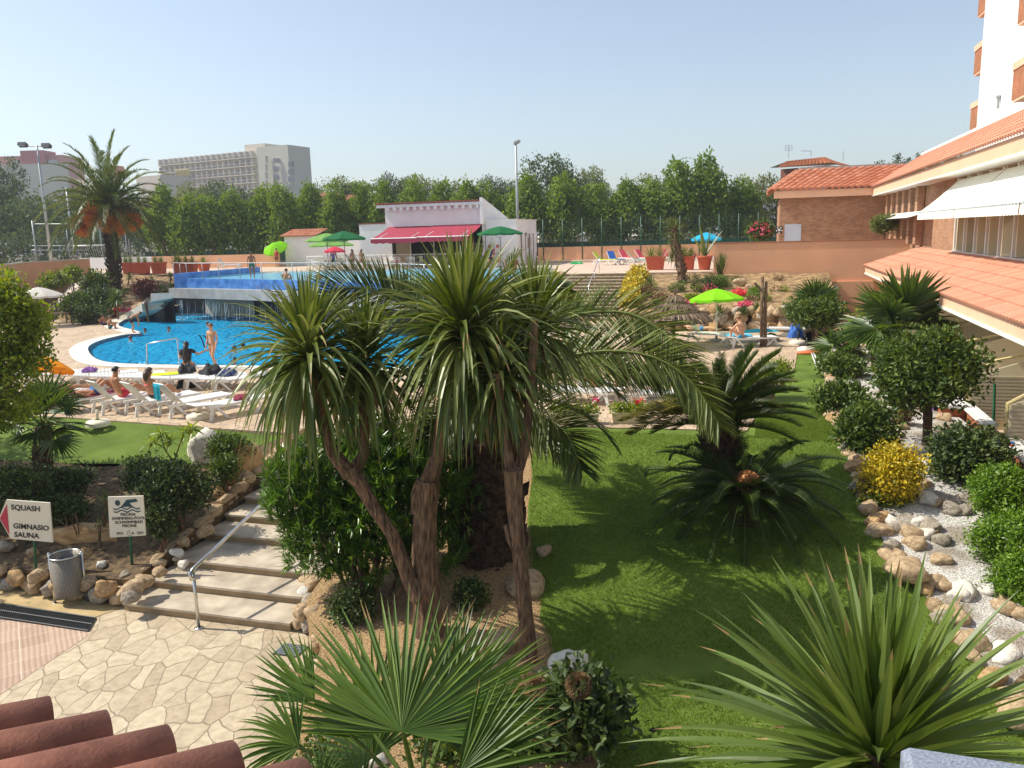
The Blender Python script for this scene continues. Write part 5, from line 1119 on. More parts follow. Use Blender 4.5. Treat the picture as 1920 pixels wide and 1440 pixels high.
for i, L_ in enumerate(arcs):
    path = [Q(*a) for a in L_]; e = path[-1]-path[0]; sd = nrm(np.cross([e[0],e[1],0], [0,0,1.])); sd = sd*(1 if sd[1] > 0 else -1)*.5+np.array([0,0,1.])*.85
    frond(m, None, None, 0, 165 if i < 5 else 100, .82, .050, path=path, side=sd, vang=.2, taper=.4, ang=(62,30), segs=18, var0=.78 if i < 3 else .5, droopleaf=.45, rw=.035, start=.15)
for i in range(12):
    th = math.radians(15+85*(i+.5)/12); ph = i*2.39996+1.2; d = np.array([math.sin(th)*math.cos(ph), math.sin(th)*math.sin(ph), math.cos(th)])
    d[1] *= .35
    frond(m, cc, d, 2.6, 62, .52, .032, 1.5, .3, .4, (60,28), 12, var0=.3, rw=.03)
m.build('crown', LF['date'], cp_)

# ---- cycads
ya = 15.2
ca = Q(1348,800,ya); cba = Q(1350,985,ya-.1)
cyA = thing('cycad', 'tall cycad with dark trunk and upswept fronds on the right lawn', 'cycad', cba)
m = MB(); pts = [cba, cba*.5+ca*.5, ca]; rr = [.34,.30,.36]; m.tube(pts, rr, 14, True, 0, .5, .1); trunk_stubs(m, pts, rr, 500, .22, .10); m.build('trunk', barkd, cyA)
m = MB()
for i in range(40):
    th = math.radians(10+80*(i+.5)/40); ph = i*2.39996; d = (math.sin(th)*math.cos(ph)+.22*(th < 1.2), math.sin(th)*math.sin(ph), math.cos(th)+.15)
    frond(m, ca, d, (1.75 if math.cos(ph) > -.1 else 1.3)*(.9+.2*rnd.random()), 130, .30, .018, .8, .7, .35, (58,38), 12, var0=.35+.3*rnd.random(), droopleaf=.1, rw=.016, start=.06, jit=.04)
m.build('crown', LF['cycad'], cyA)
m = MB()
for px, py, Y in ((1165,790,14.3),(1180,815,14.0),(1210,770,14.6),(1500,735,15.5),(1495,715,15.8),(1470,765,14.6),(1200,790,13.8),(1230,805,13.9)):
    e = Q(px, py, Y); mid = ca*.5+e*.5+np.array([0,0,.33]); frond(m, None, None, 0, 110, .36, .028, path=[ca, mid, e], side=np.cross((e-ca)*[1,1,0], [0,0,1.]), vang=.3, taper=.3, ang=(70,50), segs=12, var0=.55, droopleaf=.2, rw=.018, start=.06, jit=.05)
m.build('old_fronds', LF['cycadold'], cyA)
yb = 14.0
cb_ = Q(1398,925,yb); g = G(cb_[0], cb_[1])
cyB = thing('cycad', 'low dark cycad with an orange brown cone heart in the lawn shadow', 'cycad', (cb_[0],cb_[1],g))
m = MB(); m.tube([(cb_[0],cb_[1],g-.1),(cb_[0],cb_[1],cb_[2]-.05)], [.30,.26], 12, True, 0, .5, .1); m.build('trunk', barkd, cyB)
m = MB()
for i in range(58):
    th = math.radians(52+60*((i+.5)/58)); ph = i*2.39996+.5; d = (math.sin(th)*math.cos(ph), math.sin(th)*math.sin(ph), math.cos(th)+.1)
    frond(m, cb_, d, 1.75*(.85+.25*rnd.random()), 125, .20, .015, 1.1, .5, .3, (72,55), 10, var0=.2+.3*rnd.random(), droopleaf=.1, rw=.015, start=.06, jit=.04)
for px, py, Y in ((1225,880,14.3),(1270,850,14.4),(1475,830,14.6),(1300,835,14.5)):
    e = Q(px, py, Y); mid = cb_*.5+e*.5+np.array([0,0,.12]); frond(m, None, None, 0, 60, .19, .018, path=[cb_, mid, e, e+np.array([.05 if px > 1400 else -.12,0,-.12])], side=np.cross((e-cb_)*[1,1,0], [0,0,1.]), vang=.5, ang=(72,55), segs=12, var0=.3, droopleaf=.3, rw=.014, start=.06, jit=.05)
m.build('crown', LF['cycad'], cyB)
m = MB(); cn = cb_+np.array([0,-.08,.2]); u = rand_unit(600); m.ell(cn, (.2,.2,.19), 12); m.blades(cn+u*np.array([.19,.19,.18]), u, .07, .03, .1, 2, .3); m.build('cone', leafmat('cycad_cone', [(.28,.11,.03),(.50,.23,.08),(.62,.36,.15)], .8, .05), cyB)

# ---- fan palms
fb = PG(1690,690); fan_palm('fan_palm', 'large fan palm on a short trunk standing before the lower tiled roof', P(1685,700,1.5), Q(1688,628,P(1685,700,1.5)[1]), 1.45, 10, trunk_r=.2, pet=.5, nseg=36, th=(5,80), Wd=.12)
fan_palm('fan_palm', 'small fan palm behind the flat topped shrub by the peach wall', P(1535,640,1.5), Q(1535,580,P(1535,640,1.5)[1]), 1.0, 14, trunk_r=.14, pet=.5, nseg=24, th=(5,85), Wd=.10)
fan_palm('fan_palm', 'low fan palm spreading a single big leaf at the far lawn corner', P(1578,672,1.5), Q(1576,660,P(1578,672,1.5)[1]), 1.0, 9, trunk_r=.1, pet=.35, nseg=28, th=(10,85), Wd=.09)
p0 = P(80,900,1.0); fan_palm('fan_palm', 'shaded fan palm on a hairy trunk on the left lawn', p0, Q(80,800,p0[1]), .72, 20, trunk_r=.2, pet=.75, nseg=26, th=(5,118), Wd=.08)
# the fan palm in the foreground: every leaf placed by its hub and tip
fc = Q(790,1520,4.9); fp = thing('fan_palm', 'glossy green fan palm in the foreground below the cordylines', 'palm', (fc[0],fc[1],.35))
m = MB(); m.tube([(fc[0],fc[1],.3),(fc[0]+.03,fc[1],1.4),(fc[0],fc[1],fc[2])], [.15,.12,.12], 12, True, 0, .5, .12); trunk_stubs(m, [(fc[0],fc[1],.3),(fc[0],fc[1],fc[2])], [.12,.12], 220, .14, .06); m.build('trunk', barkd, fp)
m = MB()
def fl(hx, hy, hY, tx, ty, tY, nseg=34, span=215, dr=.15, v=.55, Wd=.05, upv=(0,-.75,.65)):
    h = Q(hx,hy,hY); t = Q(tx,ty,tY); R = np.linalg.norm(t-h); fan_leaf(m, h, t-h, nrm(np.array(upv)), R, nseg, span, Wd, dr, var0=v, petiole=fc, cup=.3)
fl(752,1372,4.75,800,1120,5.7,46,200,.10,.6,.040); fl(590,1315,4.9,500,1215,5.3,20,75,.08,.45,.045); fl(560,1400,4.5,430,1365,4.6,28,150,.9,.5)
fl(860,1450,4.5,1050,1330,4.7,26,100,.25,.5); fl(840,1340,5.5,1000,1175,6.1,34,120,.2,.55,.045); fl(800,1360,5.1,1010,1290,5.6,30,110,.35,.5,.045); fl(700,1420,5.4,640,1300,5.9,28,190,.4,.25); fl(900,1400,5.6,1010,1420,5.5,26,160,.8,.25)
fl(600,1470,4.3,560,1400,4.5,24,180,.7,.45); fl(760,1480,4.2,800,1560,4.0,26,200,.9,.3); fl(680,1500,4.4,560,1490,4.2,26,190,.9,.35); fl(705,1385,5.2,640,1200,5.7,30,120,.25,.4,.04)
m.build('crown', [LF['fan'], LF['deadleaf']], fp)
# foreground yucca-like cordyline, bottom right
yc = Q(1645,1398,3.6); o = thing('spiky_cordyline', 'stiff spiky cordyline head in the bottom right foreground', 'plant', (yc[0],yc[1],.3))
m = MB(); m.tube([(yc[0],yc[1],.25),(yc[0]+.04,yc[1]+.02,2.0),yc+np.array([0,0,-.02])], [.09,.075,.06], 12, True, 0, .5, .06); m.build('trunk', barkm, o)
m = MB(); rosette(m, yc, 170, 1.28, .064, 2, 112, .04, .42, 9, .16, .05, tip=.3); rosette(m, yc-np.array([0,0,.08]), 40, .95, .05, 95, 135, .2, .7, 8, .2, .05, tip=.7); m.build('crown', [LF['yucca'], LF['deadleaf']], o)
for v in ():
    pass
# ---- small palms on the left slope
def small_cord(px, py, cx, cyy, L, n, label, W_=.06, mt='cord', tr=.05):
    b = PG(px, py); c = Q(cx, cyy, b[1]); o = thing('cordyline_plant', label, 'plant', b)
    m = MB(); m.tube([b, c], [tr, tr*.7], 7); m.build('stem', barkm, o)
    m = MB(); rosette(m, c, n, L, W_, 3, 135, .1, 1.0, 4, .2, .05); m.build('crown', LF[mt], o)
small_cord(117,596,110,517,.72,60,'young cordyline on a thin stem beside the white parasol',.08)
small_cord(222,600,217,557,.95,70,'spiky cordyline in front of the date palm trunk',.09,'yucca')
small_cord(48,560,40,535,.9,40,'dusky cordyline at the foot of the curved peach wall',.08)
small_cord(1222,545,1220,530,.0+.75,34,'agave like rosette on the slope right of the yellow flowers',.07,'date',.08)
small_cord(240,535,243,518,.7,36,'pale yucca below the planters right of the date palm',.07,'yucca')
small_cord(285,535,284,524,.6,30,'small yucca on the slope left of the blue wall',.06,'yucca')
small_cord(320,535,320,518,.7,36,'yucca against the left corner of the blue wall',.06,'yucca')
small_cord(195,1010,196,940,.34,34,'thin yucca growing behind the swimming pool sign',.018,'yucca',.04)
small_cord(186,1030,187,985,.26,18,'small yellowish yucca offshoot behind the swimming pool sign',.016,'yucca',.03)
# leaning palm on the right slope
lb = PG(1280,530); lc = Q(1262,425,lb[1]+.6); o = thing('leaning_yucca_tree', 'leaning yucca tree rising from the slope in front of the terracotta planters', 'palm', lb)
m = MB(); pts = [lb, Q(1276,490,lb[1]+.2), Q(1266,460,lb[1]+.4), lc]; m.tube(pts, [.26,.2,.17,.15], 9, True, 0, .5, .1); trunk_stubs(m, pts, [.24,.2,.17,.15], 180, .16, .12); m.build('trunk', barkm, o)
m = MB(); rosette(m, lc, 130, 1.0, .05, 2, 150, .1, .8, 4, .2, .12, (-.3,0,.95)); rosette(m, lc-np.array([0,0,.6]), 60, .8, .05, 90, 165, .3, .8, 4, .2, .3); m.build('crown', LF['date'], o)
py_ = PG(1350,520); c = Q(1352,500,py_[1]); o = thing('columnar_palm', 'narrow upright palm growing against the left end of the peach wall', 'palm', py_)
m = MB(); m.tube([py_, c], [.14,.12], 8); m.build('trunk', barkd, o); m = MB(); rosette(m, c, 70, 1.25, .06, 2, 26, -.05, .1, 4, .2, .2); m.build('crown', LF['date'], o)

# ---- shrubs
def shrub(name, label, px, py, rx, ry, Y, n, L, mt, cat='shrub', Wd=None, stem=True, lumpn=7, box=False, cl=10, spread=None, gz=None, group=None, depth=None):
    if Y is None:
        Yb = PG(px, py+ry*.95)[1]; Y = Yb+rx*Yb/1540*.5
    c = Q(px, py, Y); s = Y/1540; rx *= s; ry *= s; dp = depth or rx*.85
    g = G(c[0], c[1]) if gz is None else gz; o = thing(name, label, cat, (c[0],c[1],g), 0, group); lumps = [(c, (rx*.8, dp*.8, ry*.82))]
    for i in range(lumpn):
        u = rand_unit(1)[0]
        if box: u = np.sign(u)*np.abs(u)**.5; u /= max(1, np.abs(u).max())
        lumps.append((c+u*np.array([rx*.55, dp*.55, ry*.5]), (rx*(.38+.12*rs.rand()), dp*(.38+.12*rs.rand()), ry*(.42+.15*rs.rand()))))
    if stem:
        m = MB(); 
        for i in range(4):
            e = c+np.array([rs.normal()*rx*.35, rs.normal()*dp*.3, 0]); m.tube([(c[0]+rs.normal()*.03, c[1], g-.05), ((c[0]+e[0])/2, (c[1]+e[1])/2, (g+c[2])/2), e], [.035,.028,.015], 6)
        m.build('stem', barkm, o)
    m = MB(); foliage(m, lumps, n, L, Wd or L*.5, cl, spread or L*1.1, .25, .5); m.build('foliage', LF[mt], o); return o
shrub('clipped_shrub','flat topped clipped shrub in front of the small fan palm by the peach wall',1530,588,50,19,32,6500,.16,'shrub',box=True,gz=1.5,depth=.9)
shrub('round_shrub','rounded shrub directly under the low far fan palm at lawn edge',1578,690,42,22,25,3500,.13,'shrub',gz=1.5)
shrub('round_shrub','loose green shrub left of the tree on the gravel, over the lawn edge',1576,752,54,34,None,5500,.11,'shrub')
shrub('round_shrub','dense dark round shrub just behind the yellow bush',1630,808,56,50,None,8500,.10,'shrub')
yb_ = shrub('yellow_shrub','bright yellow clipped bush between the stones and gravel',1670,893,64,62,None,12000,.07,'yellow',Wd=.04)
m = MB(); c = PG(1668,950); c = c+np.array([0,.3,.12]); foliage(m, [(c,(.48,.42,.16))], 1500, .07, .035, 10, .07); m.build('green_base', LF['shrub'], yb_)
shrub('loose_shrub','dark glossy shrub on thin stems right of the yellow bush',1818,858,80,62,15.0,7500,.11,'darkshrub')
for i, (x, y, rx, ry, Y, lb) in enumerate(((1885,930,70,58,13.0,'upper mound of the bright green hedge at the right edge'),(1910,1015,92,74,12.1,'middle mound of the bright green hedge at the right edge'),(1945,1100,90,90,11.3,'lowest mound of the bright green hedge at the right edge'))):
    shrub('hedge', lb, x, y, rx, ry, Y, 19000, .062, 'hedge', 'hedge', .034, False, 9, cl=9, group='bright green hedge mounds')
shrub('flowering_shrub','yellowish shrub with a pink bloom left of the large fan palm',1640,612,58,34,28,6000,.14,'lime',gz=1.5)
shrub('flowering_shrub','greenish bushes under the crown of the large fan palm',1700,655,60,22,25,3500,.13,'shrub',gz=1.5)
shrub('dry_shrub','small brown dried shrub on the gravel left of the tree trunk',1693,770,20,32,18.6,1800,.07,'brown')
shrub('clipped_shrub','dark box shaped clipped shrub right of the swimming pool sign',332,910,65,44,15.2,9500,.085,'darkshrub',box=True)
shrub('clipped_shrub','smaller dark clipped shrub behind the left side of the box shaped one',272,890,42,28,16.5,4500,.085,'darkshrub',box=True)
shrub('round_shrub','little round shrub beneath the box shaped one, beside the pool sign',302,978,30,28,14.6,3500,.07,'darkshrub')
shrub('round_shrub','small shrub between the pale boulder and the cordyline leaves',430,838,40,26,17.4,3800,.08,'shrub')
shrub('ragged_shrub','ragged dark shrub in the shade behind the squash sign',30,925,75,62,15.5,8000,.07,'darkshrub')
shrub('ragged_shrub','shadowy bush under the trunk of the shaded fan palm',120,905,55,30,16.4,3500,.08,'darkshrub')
shrub('round_shrub','green bush on the slope left of the date palm foot, upper one',178,532,22,20,56,2500,.22,'shrub')
shrub('round_shrub','green bush on the slope under the upper one near the date palm',192,560,26,16,53,2600,.22,'darkshrub')
shrub('round_shrub','bush beside the ramp path above the white parasol',145,570,26,18,51,2500,.2,'shrub')
shrub('round_shrub','low bush at the bottom of the slope above the orange life ring',165,590,30,12,49,2000,.2,'darkshrub')
shrub('purple_shrub','dark red brown ball shrub on the slope left of the blue wall',272,541,17,13,50,2600,.16,'red')
shrub('yellow_shrub','long yellow bush below the curved peach wall',100,527,20,9,55,2500,.2,'lime')
shrub('yellow_shrub','yellow bush by the top of the ramp path',135,515,12,9,58,1800,.2,'lime')
shrub('oleander_shrub','pink flowering oleander right of the blue parasol',1425,432,20,16,56,2500,.2,'shrub',gz=4.0)
fl_ = MB(); foliage(fl_, [(Q(1425,432,55.5),(.7,.4,.45))], 120, .15, .14, 4, .1); one(fl_, 'oleander_blossom', LF['flower'], 'pink oleander blossom beside the blue parasol', 'flowers', kind='stuff')
shrub('slope_shrub','greenery between the stairs and the cordyline leaves, lower mass',1040,565,30,30,40,3500,.2,'lime',gz=2.2)
shrub('slope_shrub','green bush at the left edge of the pale stone stairs',1020,530,22,22,44,2500,.2,'lime',gz=2.8)
shrub('slope_shrub','tall green plants left of the stairs at the terrace edge',985,560,30,35,40,3500,.2,'shrub',gz=2.2)
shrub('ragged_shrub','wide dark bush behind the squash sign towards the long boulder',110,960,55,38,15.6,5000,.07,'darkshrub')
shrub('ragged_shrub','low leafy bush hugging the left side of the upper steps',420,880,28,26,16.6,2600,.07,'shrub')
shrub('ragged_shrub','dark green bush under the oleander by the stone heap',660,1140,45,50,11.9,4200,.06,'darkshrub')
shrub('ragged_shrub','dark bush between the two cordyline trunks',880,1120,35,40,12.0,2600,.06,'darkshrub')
# yellow flower strip beside the stairs
m = MB(); A, B = PG(1178,572), PG(1197,520)
lumps = [((A*(1-i/7)+B*(i/7))+np.array([0,0,.25]), (.42,.55,.38)) for i in range(8)]
foliage(m, lumps, 6500, .13, .1, 9, .1); one(m, 'yellow_flower_strip', LF['yellow'], 'band of bright yellow flowers climbing along the right side of the pale stairs', 'flowers', kind='stuff')
for i, (x, y) in enumerate(((1040,548),(1012,575))):
    m = MB(); foliage(m, [(PG(x,y)+np.array([0,0,.5]),(.4,.4,.4))], 900, .12, .09, 9, .1); one(m, 'yellow_bush', LF['yellow'], ['small yellow bush left of the pale stairs','lower yellow bush among the leaves left of the pale stairs'][i], 'shrub')
# cushion plants on right slope
for i, (x, y, r, mt, lb) in enumerate(((1318,545,.5,'darkshrub','grey green cushion plant at the foot of the leaning yucca'),(1350,535,.35,'hedge','bright round cushion plant above the lime parasol'),(1210,555,.35,'brown','dry tuft on the slope beside the yellow strip'),(1240,570,.4,'brown','dry tuft above the straw parasol'),(1345,542,.5,'shrub','spiky green clump under the narrow palm'),(1420,560,.4,'hedge','tall thin green clump near the rock pile'),(1270,548,.3,'olive','olive tuft between yucca trunk and yellow strip'),(1300,568,.3,'lime','small lime green plant left of the lime parasol'))):
    p = PG(x, y); m = MB(); foliage(m, [(p+np.array([0,0,r*.5]), (r,r,r*.7))], 900, .13, .05, 8, .1); one(m, 'cushion_plant', LF[mt], lb, 'plant', p)
for i, (x, y, w, mt, lb) in enumerate(((1285,572,.9,'flower','pink ground flowers between straw parasol and lime parasol'),(1328,546,.5,'flower','pink flower clump above the lime parasol'),(1385,552,.5,'redfl','red flower clump right of the lime parasol'),(1395,578,.35,'flower','magenta flower clump near the rocks'),(215,585,.7,'redfl','red flowers on the slope above the life ring'),(240,588,.5,'flower','pink flowers beside the red ones on the left slope'))):
    p = PG(x, y); m = MB(); foliage(m, [(p+np.array([0,0,.1]), (w*.6,.3,.12))], 120, .14, .12, 5, .1); one(m, 'flower_patch', LF[mt], lb, 'flowers', p)
for i in range(26):
    p = W(rnd.uniform(-6.2, 2.5), rnd.uniform(39.5, 46.5)); p[2] = G(p[0], p[1]); r = rnd.uniform(.12,.3); m = MB(); foliage(m, [(p+np.array([0,0,r*.4]), (r,r,r*.6))], 160, .12, .04, 6, .06)
    one(m, 'slope_tuft', LF[['olive','brown','shrub','lime'][i % 4]], 'small tuft of sparse planting scattered over the dry slope right of the stairs', 'plant', p, 'tufts on the dry slope')
for i in range(16):
    p = W(rnd.uniform(-46, -37), rnd.uniform(44.5, 54)); p[2] = G(p[0], p[1]); r = rnd.uniform(.2,.45); m = MB(); foliage(m, [(p+np.array([0,0,r*.4]), (r,r,r*.6))], 160, .2, .08, 6, .1)
    one(m, 'slope_tuft', LF[['olive','brown','shrub','red'][i % 4]], 'small tuft of planting scattered over the slope around the date palm', 'plant', p, 'tufts around the date palm')
for i, (x, y) in enumerate(((1085,572) ,(1232,578),(1395,590),(1350,590),(1420,585))):
    p = PG(x, y); m = MB(); rosette(m, p+np.array([0,0,.1]), 26, .6, .08, 5, 85, .0, .3, 4, .3, .03)
    one(m, 'agave', LF['darkshrub'], ['agave near the foot of the pale stairs','agave just left of the straw parasol tip','agave right of the lime parasol pole','agave below the lime parasol canopy','agave beside the crooked wooden post'][i], 'plant', p)
# ---- oleander in the centre bed
YO = 12.9; c = Q(690,925,YO); s = YO/1540; ol = thing('oleander_bush', 'big glossy oleander bush behind the cordyline trunks', 'shrub', (c[0],c[1],G(c[0],c[1])))
lumps = [(Q(x,y,YO+d),(r*s,r*s*.8,r2*s)) for x,y,r,r2,d in ((560,920,75,60,-.1),(600,905,95,85,0),(690,870,100,85,.3),(780,900,95,95,.2),(620,990,90,60,-.2),(740,990,100,70,-.1),(840,940,60,80,.3),(560,950,60,45,-.1),(700,930,130,100,0),(700,830,60,40,.3),(600,1030,70,40,-.3),(700,1050,90,45,-.4),(800,1040,70,45,-.2),(810,830,50,40,.5))]
m = MB(); nb = 3300; P0, U = crown_pts(lumps, nb, .5); k = 9
P1 = np.repeat(P0, k, 0); ax = nrm(U*.7+np.array([0,0,.75])+rs.normal(size=(nb,3))*.3); A1 = np.repeat(ax, k, 0); D = nrm(A1+rand_unit(nb*k)*.85)
m.blades(P1+A1*(rs.rand(nb*k,1)*.14), D, .165*(.7+.6*rs.rand(nb*k)), .030, .25, 3, .2, None, 0, np.clip(np.repeat(rs.rand(nb), k)*.6+rs.rand(nb*k)*.4, 0, 1), lambda u: max(.05, math.sin(math.pi*(u*.92+.06))))
m.build('foliage', LF['oleander'], ol)
m = MB()
for i in range(16):
    x = rnd.uniform(630,800); e = Q(x+rnd.uniform(-60,60), 980, YO+rnd.uniform(-.3,.3)); b = Q(690+(x-700)*.35, 1170+rnd.uniform(-25,15), 12.1+rnd.uniform(-.3,.3)); m.tube([b, b*.5+e*.5+np.array([0,0,.05]), e], [.04,.03,.018], 6)
m.build('stem', barkm, ol)
# ---- tree on the gravel at right
YT = 17.2; tb = Q(1735,862,16.7); s = YT/1540
tr = thing('garden_tree', 'broad spreading garden tree with forked trunk on the white gravel', 'tree', tb)
lumps = [(Q(x,y,YT+d),(r*s,r*s*.85,r2*s)) for x,y,r,r2,d in ((1705,668,50,30,0),(1755,662,50,34,.4),(1795,688,40,34,0),(1678,698,34,24,0),(1725,712,70,36,-.3),(1780,728,36,26,.2),(1700,742,38,20,.1),(1822,668,14,16,0),(1750,642,30,16,.2),(1822,700,18,14,0))]
m = MB(); foliage(m, lumps, 10500, .13, .06, 8, .17, .2, .6); m.build('crown', LF['shrub'], tr)
m = MB(); m.tube(tp([(1732,866),(1738,820),(1740,775),(1735,758)], 16.8), [.12,.095,.095,.11], 10, True, 0, .5, .08)
for L_ in ([(1736,765),(1715,735),(1695,700)],[(1738,765),(1765,740),(1778,700)],[(1736,762),(1735,720),(1740,680)],[(1740,765),(1756,745),(1755,710)]): m.tube(tp(L_, 16.9), [.07,.05,.025], 8, True, 0, .5, .06)
m.build('trunk', barkd, tr)
# small tree on the upper terrace
q = W(Ax(1660,440,48.8), 48.8, 4.3); c = Q(1657,421,q[1]); o = thing('lollipop_tree', 'small round headed tree behind the peach wall against the brick wing', 'tree', q)
m = MB(); m.tube([q, (q[0]-.05,q[1],c[2]-.1), c], [.06,.05,.03], 7); m.build('trunk', barkm, o)
m = MB(); foliage(m, [(c,(.6,.5,.42)),(c+np.array([.3,0,.15]),(.35,.35,.28)),(c+np.array([-.35,0,0]),(.3,.3,.25))], 3500, .12, .07, 9, .1); m.build('crown', LF['olive'], o)
# ---- tree at the left edge (in front of the deck) and its unseen neighbour's shade
YL = 16.0; s = YL/1540; b = Q(-30,880,YL); lt_ = thing('garden_tree', 'sunlit lime green tree cut by the left edge of the view', 'tree', (b[0],b[1],G(b[0],b[1])))
lumps = [(Q(x,y,YL+d),(r*s,r*s*.9,r2*s)) for x,y,r,r2,d in ((5,600,60,70,0),(-50,560,70,60,0),(40,640,48,52,.2),(10,700,60,50,-.2),(-60,680,90,80,0),(35,585,36,34,0),(70,600,26,26,.1),(60,665,34,30,0),(-110,620,90,90,0),(20,760,50,30,0),(15,545,28,30,0),(-60,780,80,40,0))]
m = MB(); foliage(m, lumps, 17000, .105, .055, 10, .11, .2, .5); m.build('crown', LF['lime'], lt_)
m = MB(); limbs(m, (b[0],b[1],G(b[0],b[1])-.1), Q(-40,700,YL), .12, lumps, 8); m.build('trunk', barkm, lt_)
# tree standing just left of the view, its shade falls over the left bed
for (tx, ty, hh_, lb) in ((-15.6,16.6,7.6,'leafy tree standing just outside the left of the view, shading the left bed'),(-17.0,19.5,5.6,'second leafy tree outside the left of the view, behind the first')):
    gz_ = G(tx,ty); o = thing('shade_tree', lb, 'tree', (tx,ty,gz_)); lumps = [((tx+rnd.uniform(-1.5,1.5), ty+rnd.uniform(-1.4,1.4), gz_+hh_*.62+rnd.uniform(-1.3,1.3)), (1.1,1.1,.8)) for _ in range(9)]
    m = MB(); foliage(m, lumps, 7000, .2, .11, 10, .2); m.build('crown', LF['shrub'], o); m = MB(); limbs(m, (tx,ty,gz_-.1), (tx,ty,gz_+hh_*.5), .14, lumps, 7); m.build('trunk', barkm, o)
# young mango-like sapling on the left lawn
sb_ = P(325,868,1.35); o = thing('sapling', 'young sapling with drooping whorled leaves beside the pale boulder', 'tree', sb_)
m = MB(); hs = [Q(300,810,sb_[1]), Q(345,806,sb_[1]+.1), Q(318,822,sb_[1]), Q(285,825,sb_[1]), Q(360,800,sb_[1])]
m.tube([sb_, Q(308,840,sb_[1]), hs[0]], [.02,.015,.01], 6); m.tube([sb_, Q(335,840,sb_[1]), hs[1], hs[4]], [.02,.015,.01,.008], 6); m.build('stem', barkm, o)
m = MB()
for h in hs: rosette(m, h, 16, .34, .065, 40, 125, .4, 1.2, 4, .25, .02)
m.build('leaves', LF['lime'], o)
# dark broad-leaved plant at the bottom, right of the fan palm
shrub('leafy_shrub','dark leafy shrub with brown flower heads right of the foreground fan palm',1095,1330,75,70,8.4,2600,.13,'darkshrub',Wd=.075,cl=7,gz=.3)
for i, (x, y) in enumerate(((1085,1285),(1000,1290))):
    c = Q(x, y, 8.2); m = MB(); u = rand_unit(900); m.blades(c+u*.11, u, .05, .03, .1, 1, .2); one(m, 'dried_flower_head', LF['brown'], ['dried brown flower ball right of the foreground fan palm','dried flower ball behind the foreground fan palm tips'][i], 'flower head', c)
m = MB(); lumps = [(Q(x, y, 8.6),(.25,.25,.15)) for x, y in ((1010,1370),(960,1400),(880,1420),(1040,1420),(700,1440),(940,1340),(985,1320),(900,1370),(1030,1390),(620,1420),(820,1400))]
foliage(m, lumps, 9000, .08, .05, 8, .12); one(m, 'undergrowth', LF['shrub'], 'low green undergrowth beneath the foreground fan palm', 'undergrowth', kind='stuff')
# dry twiggy branches in the left bed
for i, (x, y, l) in enumerate(((150,1020,'bare dry branches lying behind the litter bin and pool sign'),(70,935,'bare dry branches sticking out of the ragged bush'))):
    b = PG(x, y); m = MB()
    for k in range(7):
        a = rnd.uniform(0,3.1); e = b+np.array([math.cos(a)*.7, rnd.uniform(-.2,.3), math.sin(a)*.5+.1]); mm = b*.5+e*.5+np.array([0,0,.1]); m.tube([b, mm, e], [.018,.012,.006], 5)
        m.tube([mm, mm+np.array([rnd.uniform(-.3,.3), 0, .25])], [.01,.004], 4)
    one(m, 'dry_branches', barkm, l, 'branches', b)
# ---------------------------------------------------------------- rocks
def rock_mesh(seed, mt, sub=3, rough=.22, flat=0.0):
    r = np.random.RandomState(seed); bm = bmesh.new(); bmesh.ops.create_icosphere(bm, subdivisions=sub, radius=1)
    pl = nrm(r.normal(size=(13,3))); dd = .62+.32*r.rand(13); off = r.rand(3)*10
    from mathutils import noise
    for v in bm.verts:
        c = np.array(v.co)
        for n_, d_ in zip(pl, dd):
            k = c@n_
            if k > d_: c = c-n_*(k-d_)*.97
        k = 1+rough*noise.noise(Vector(c*1.3+off))+rough*.35*noise.noise(Vector(c*4+off)); v.co = Vector(c*k)
    me = bpy.data.meshes.new('stone'); bm.to_mesh(me); bm.free(); me.materials.append(mt); me.polygons.foreach_set('use_smooth', [True]*len(me.polygons)); return me
RM = {k: [rock_mesh(i*7+j, mt, 3) for i in range(4)] for j, (k, mt) in enumerate((('b', rockm), ('g', rockg), ('w', rockw), ('o', rocko)))}
def stone(c, sx, sy_, sz, kind, label, group=None, rz=None, name='stone', tilt=.25):
    o = bpy.data.objects.new(name, RM[kind][rnd.randrange(4)]); COL.objects.link(o); o.location = Vector([float(v) for v in c]); o.scale = (sx, sy_, sz)
    o.rotation_euler = (rnd.uniform(-tilt, tilt), rnd.uniform(-tilt, tilt), rnd.uniform(0, 6.28) if rz is None else rz); return props(o, label, 'stone' if name == 'stone' else name, group)
g1 = 'stones edging the left bed above the patio'
m0 = W(-10.6,10.95,0)
for i in range(38):
    a = -10.5-i*.25*1.0 - rnd.uniform(0,.08); lay = i % 2
    q = W(a, 10.95-.1*lay+rnd.uniform(-.08,.08), (.12 if lay == 0 else .34)+rnd.uniform(-.03,.05)); r = rnd.uniform(.13,.23)
    stone(q, r*1.25, r, r*.85, 'bogb'[i % 4], 'rounded buff stone in the rough edging between the patio strip and the left bed', g1)
for i, (x, y, r, k) in enumerate(((385,1000,.16,'b'),(345,1020,.14,'b'),(405,930,.2,'o'),(420,905,.22,'b'),(390,940,.12,'g'),(455,900,.18,'b'),(330,1040,.12,'w'),(300,1060,.1,'b'),(480,875,.16,'g'),(160,1045,.15,'o'),(190,1062,.1,'w'),(235,1080,.08,'g'),(130,1075,.11,'g'),(300,1075,.12,'b'),(270,1095,.16,'b'),(250,1112,.2,'b'),(245,1125,.14,'g'),(60,1040,.12,'b'),(10,1030,.16,'g'),(345,1060,.1,'w'))):
    stone(PG(x, y)+np.array([0,0,r*.35]), r*1.3, r, r*.85, k, 'buff stone lying in the soil along the left side of the steps', 'stones in the left bed')
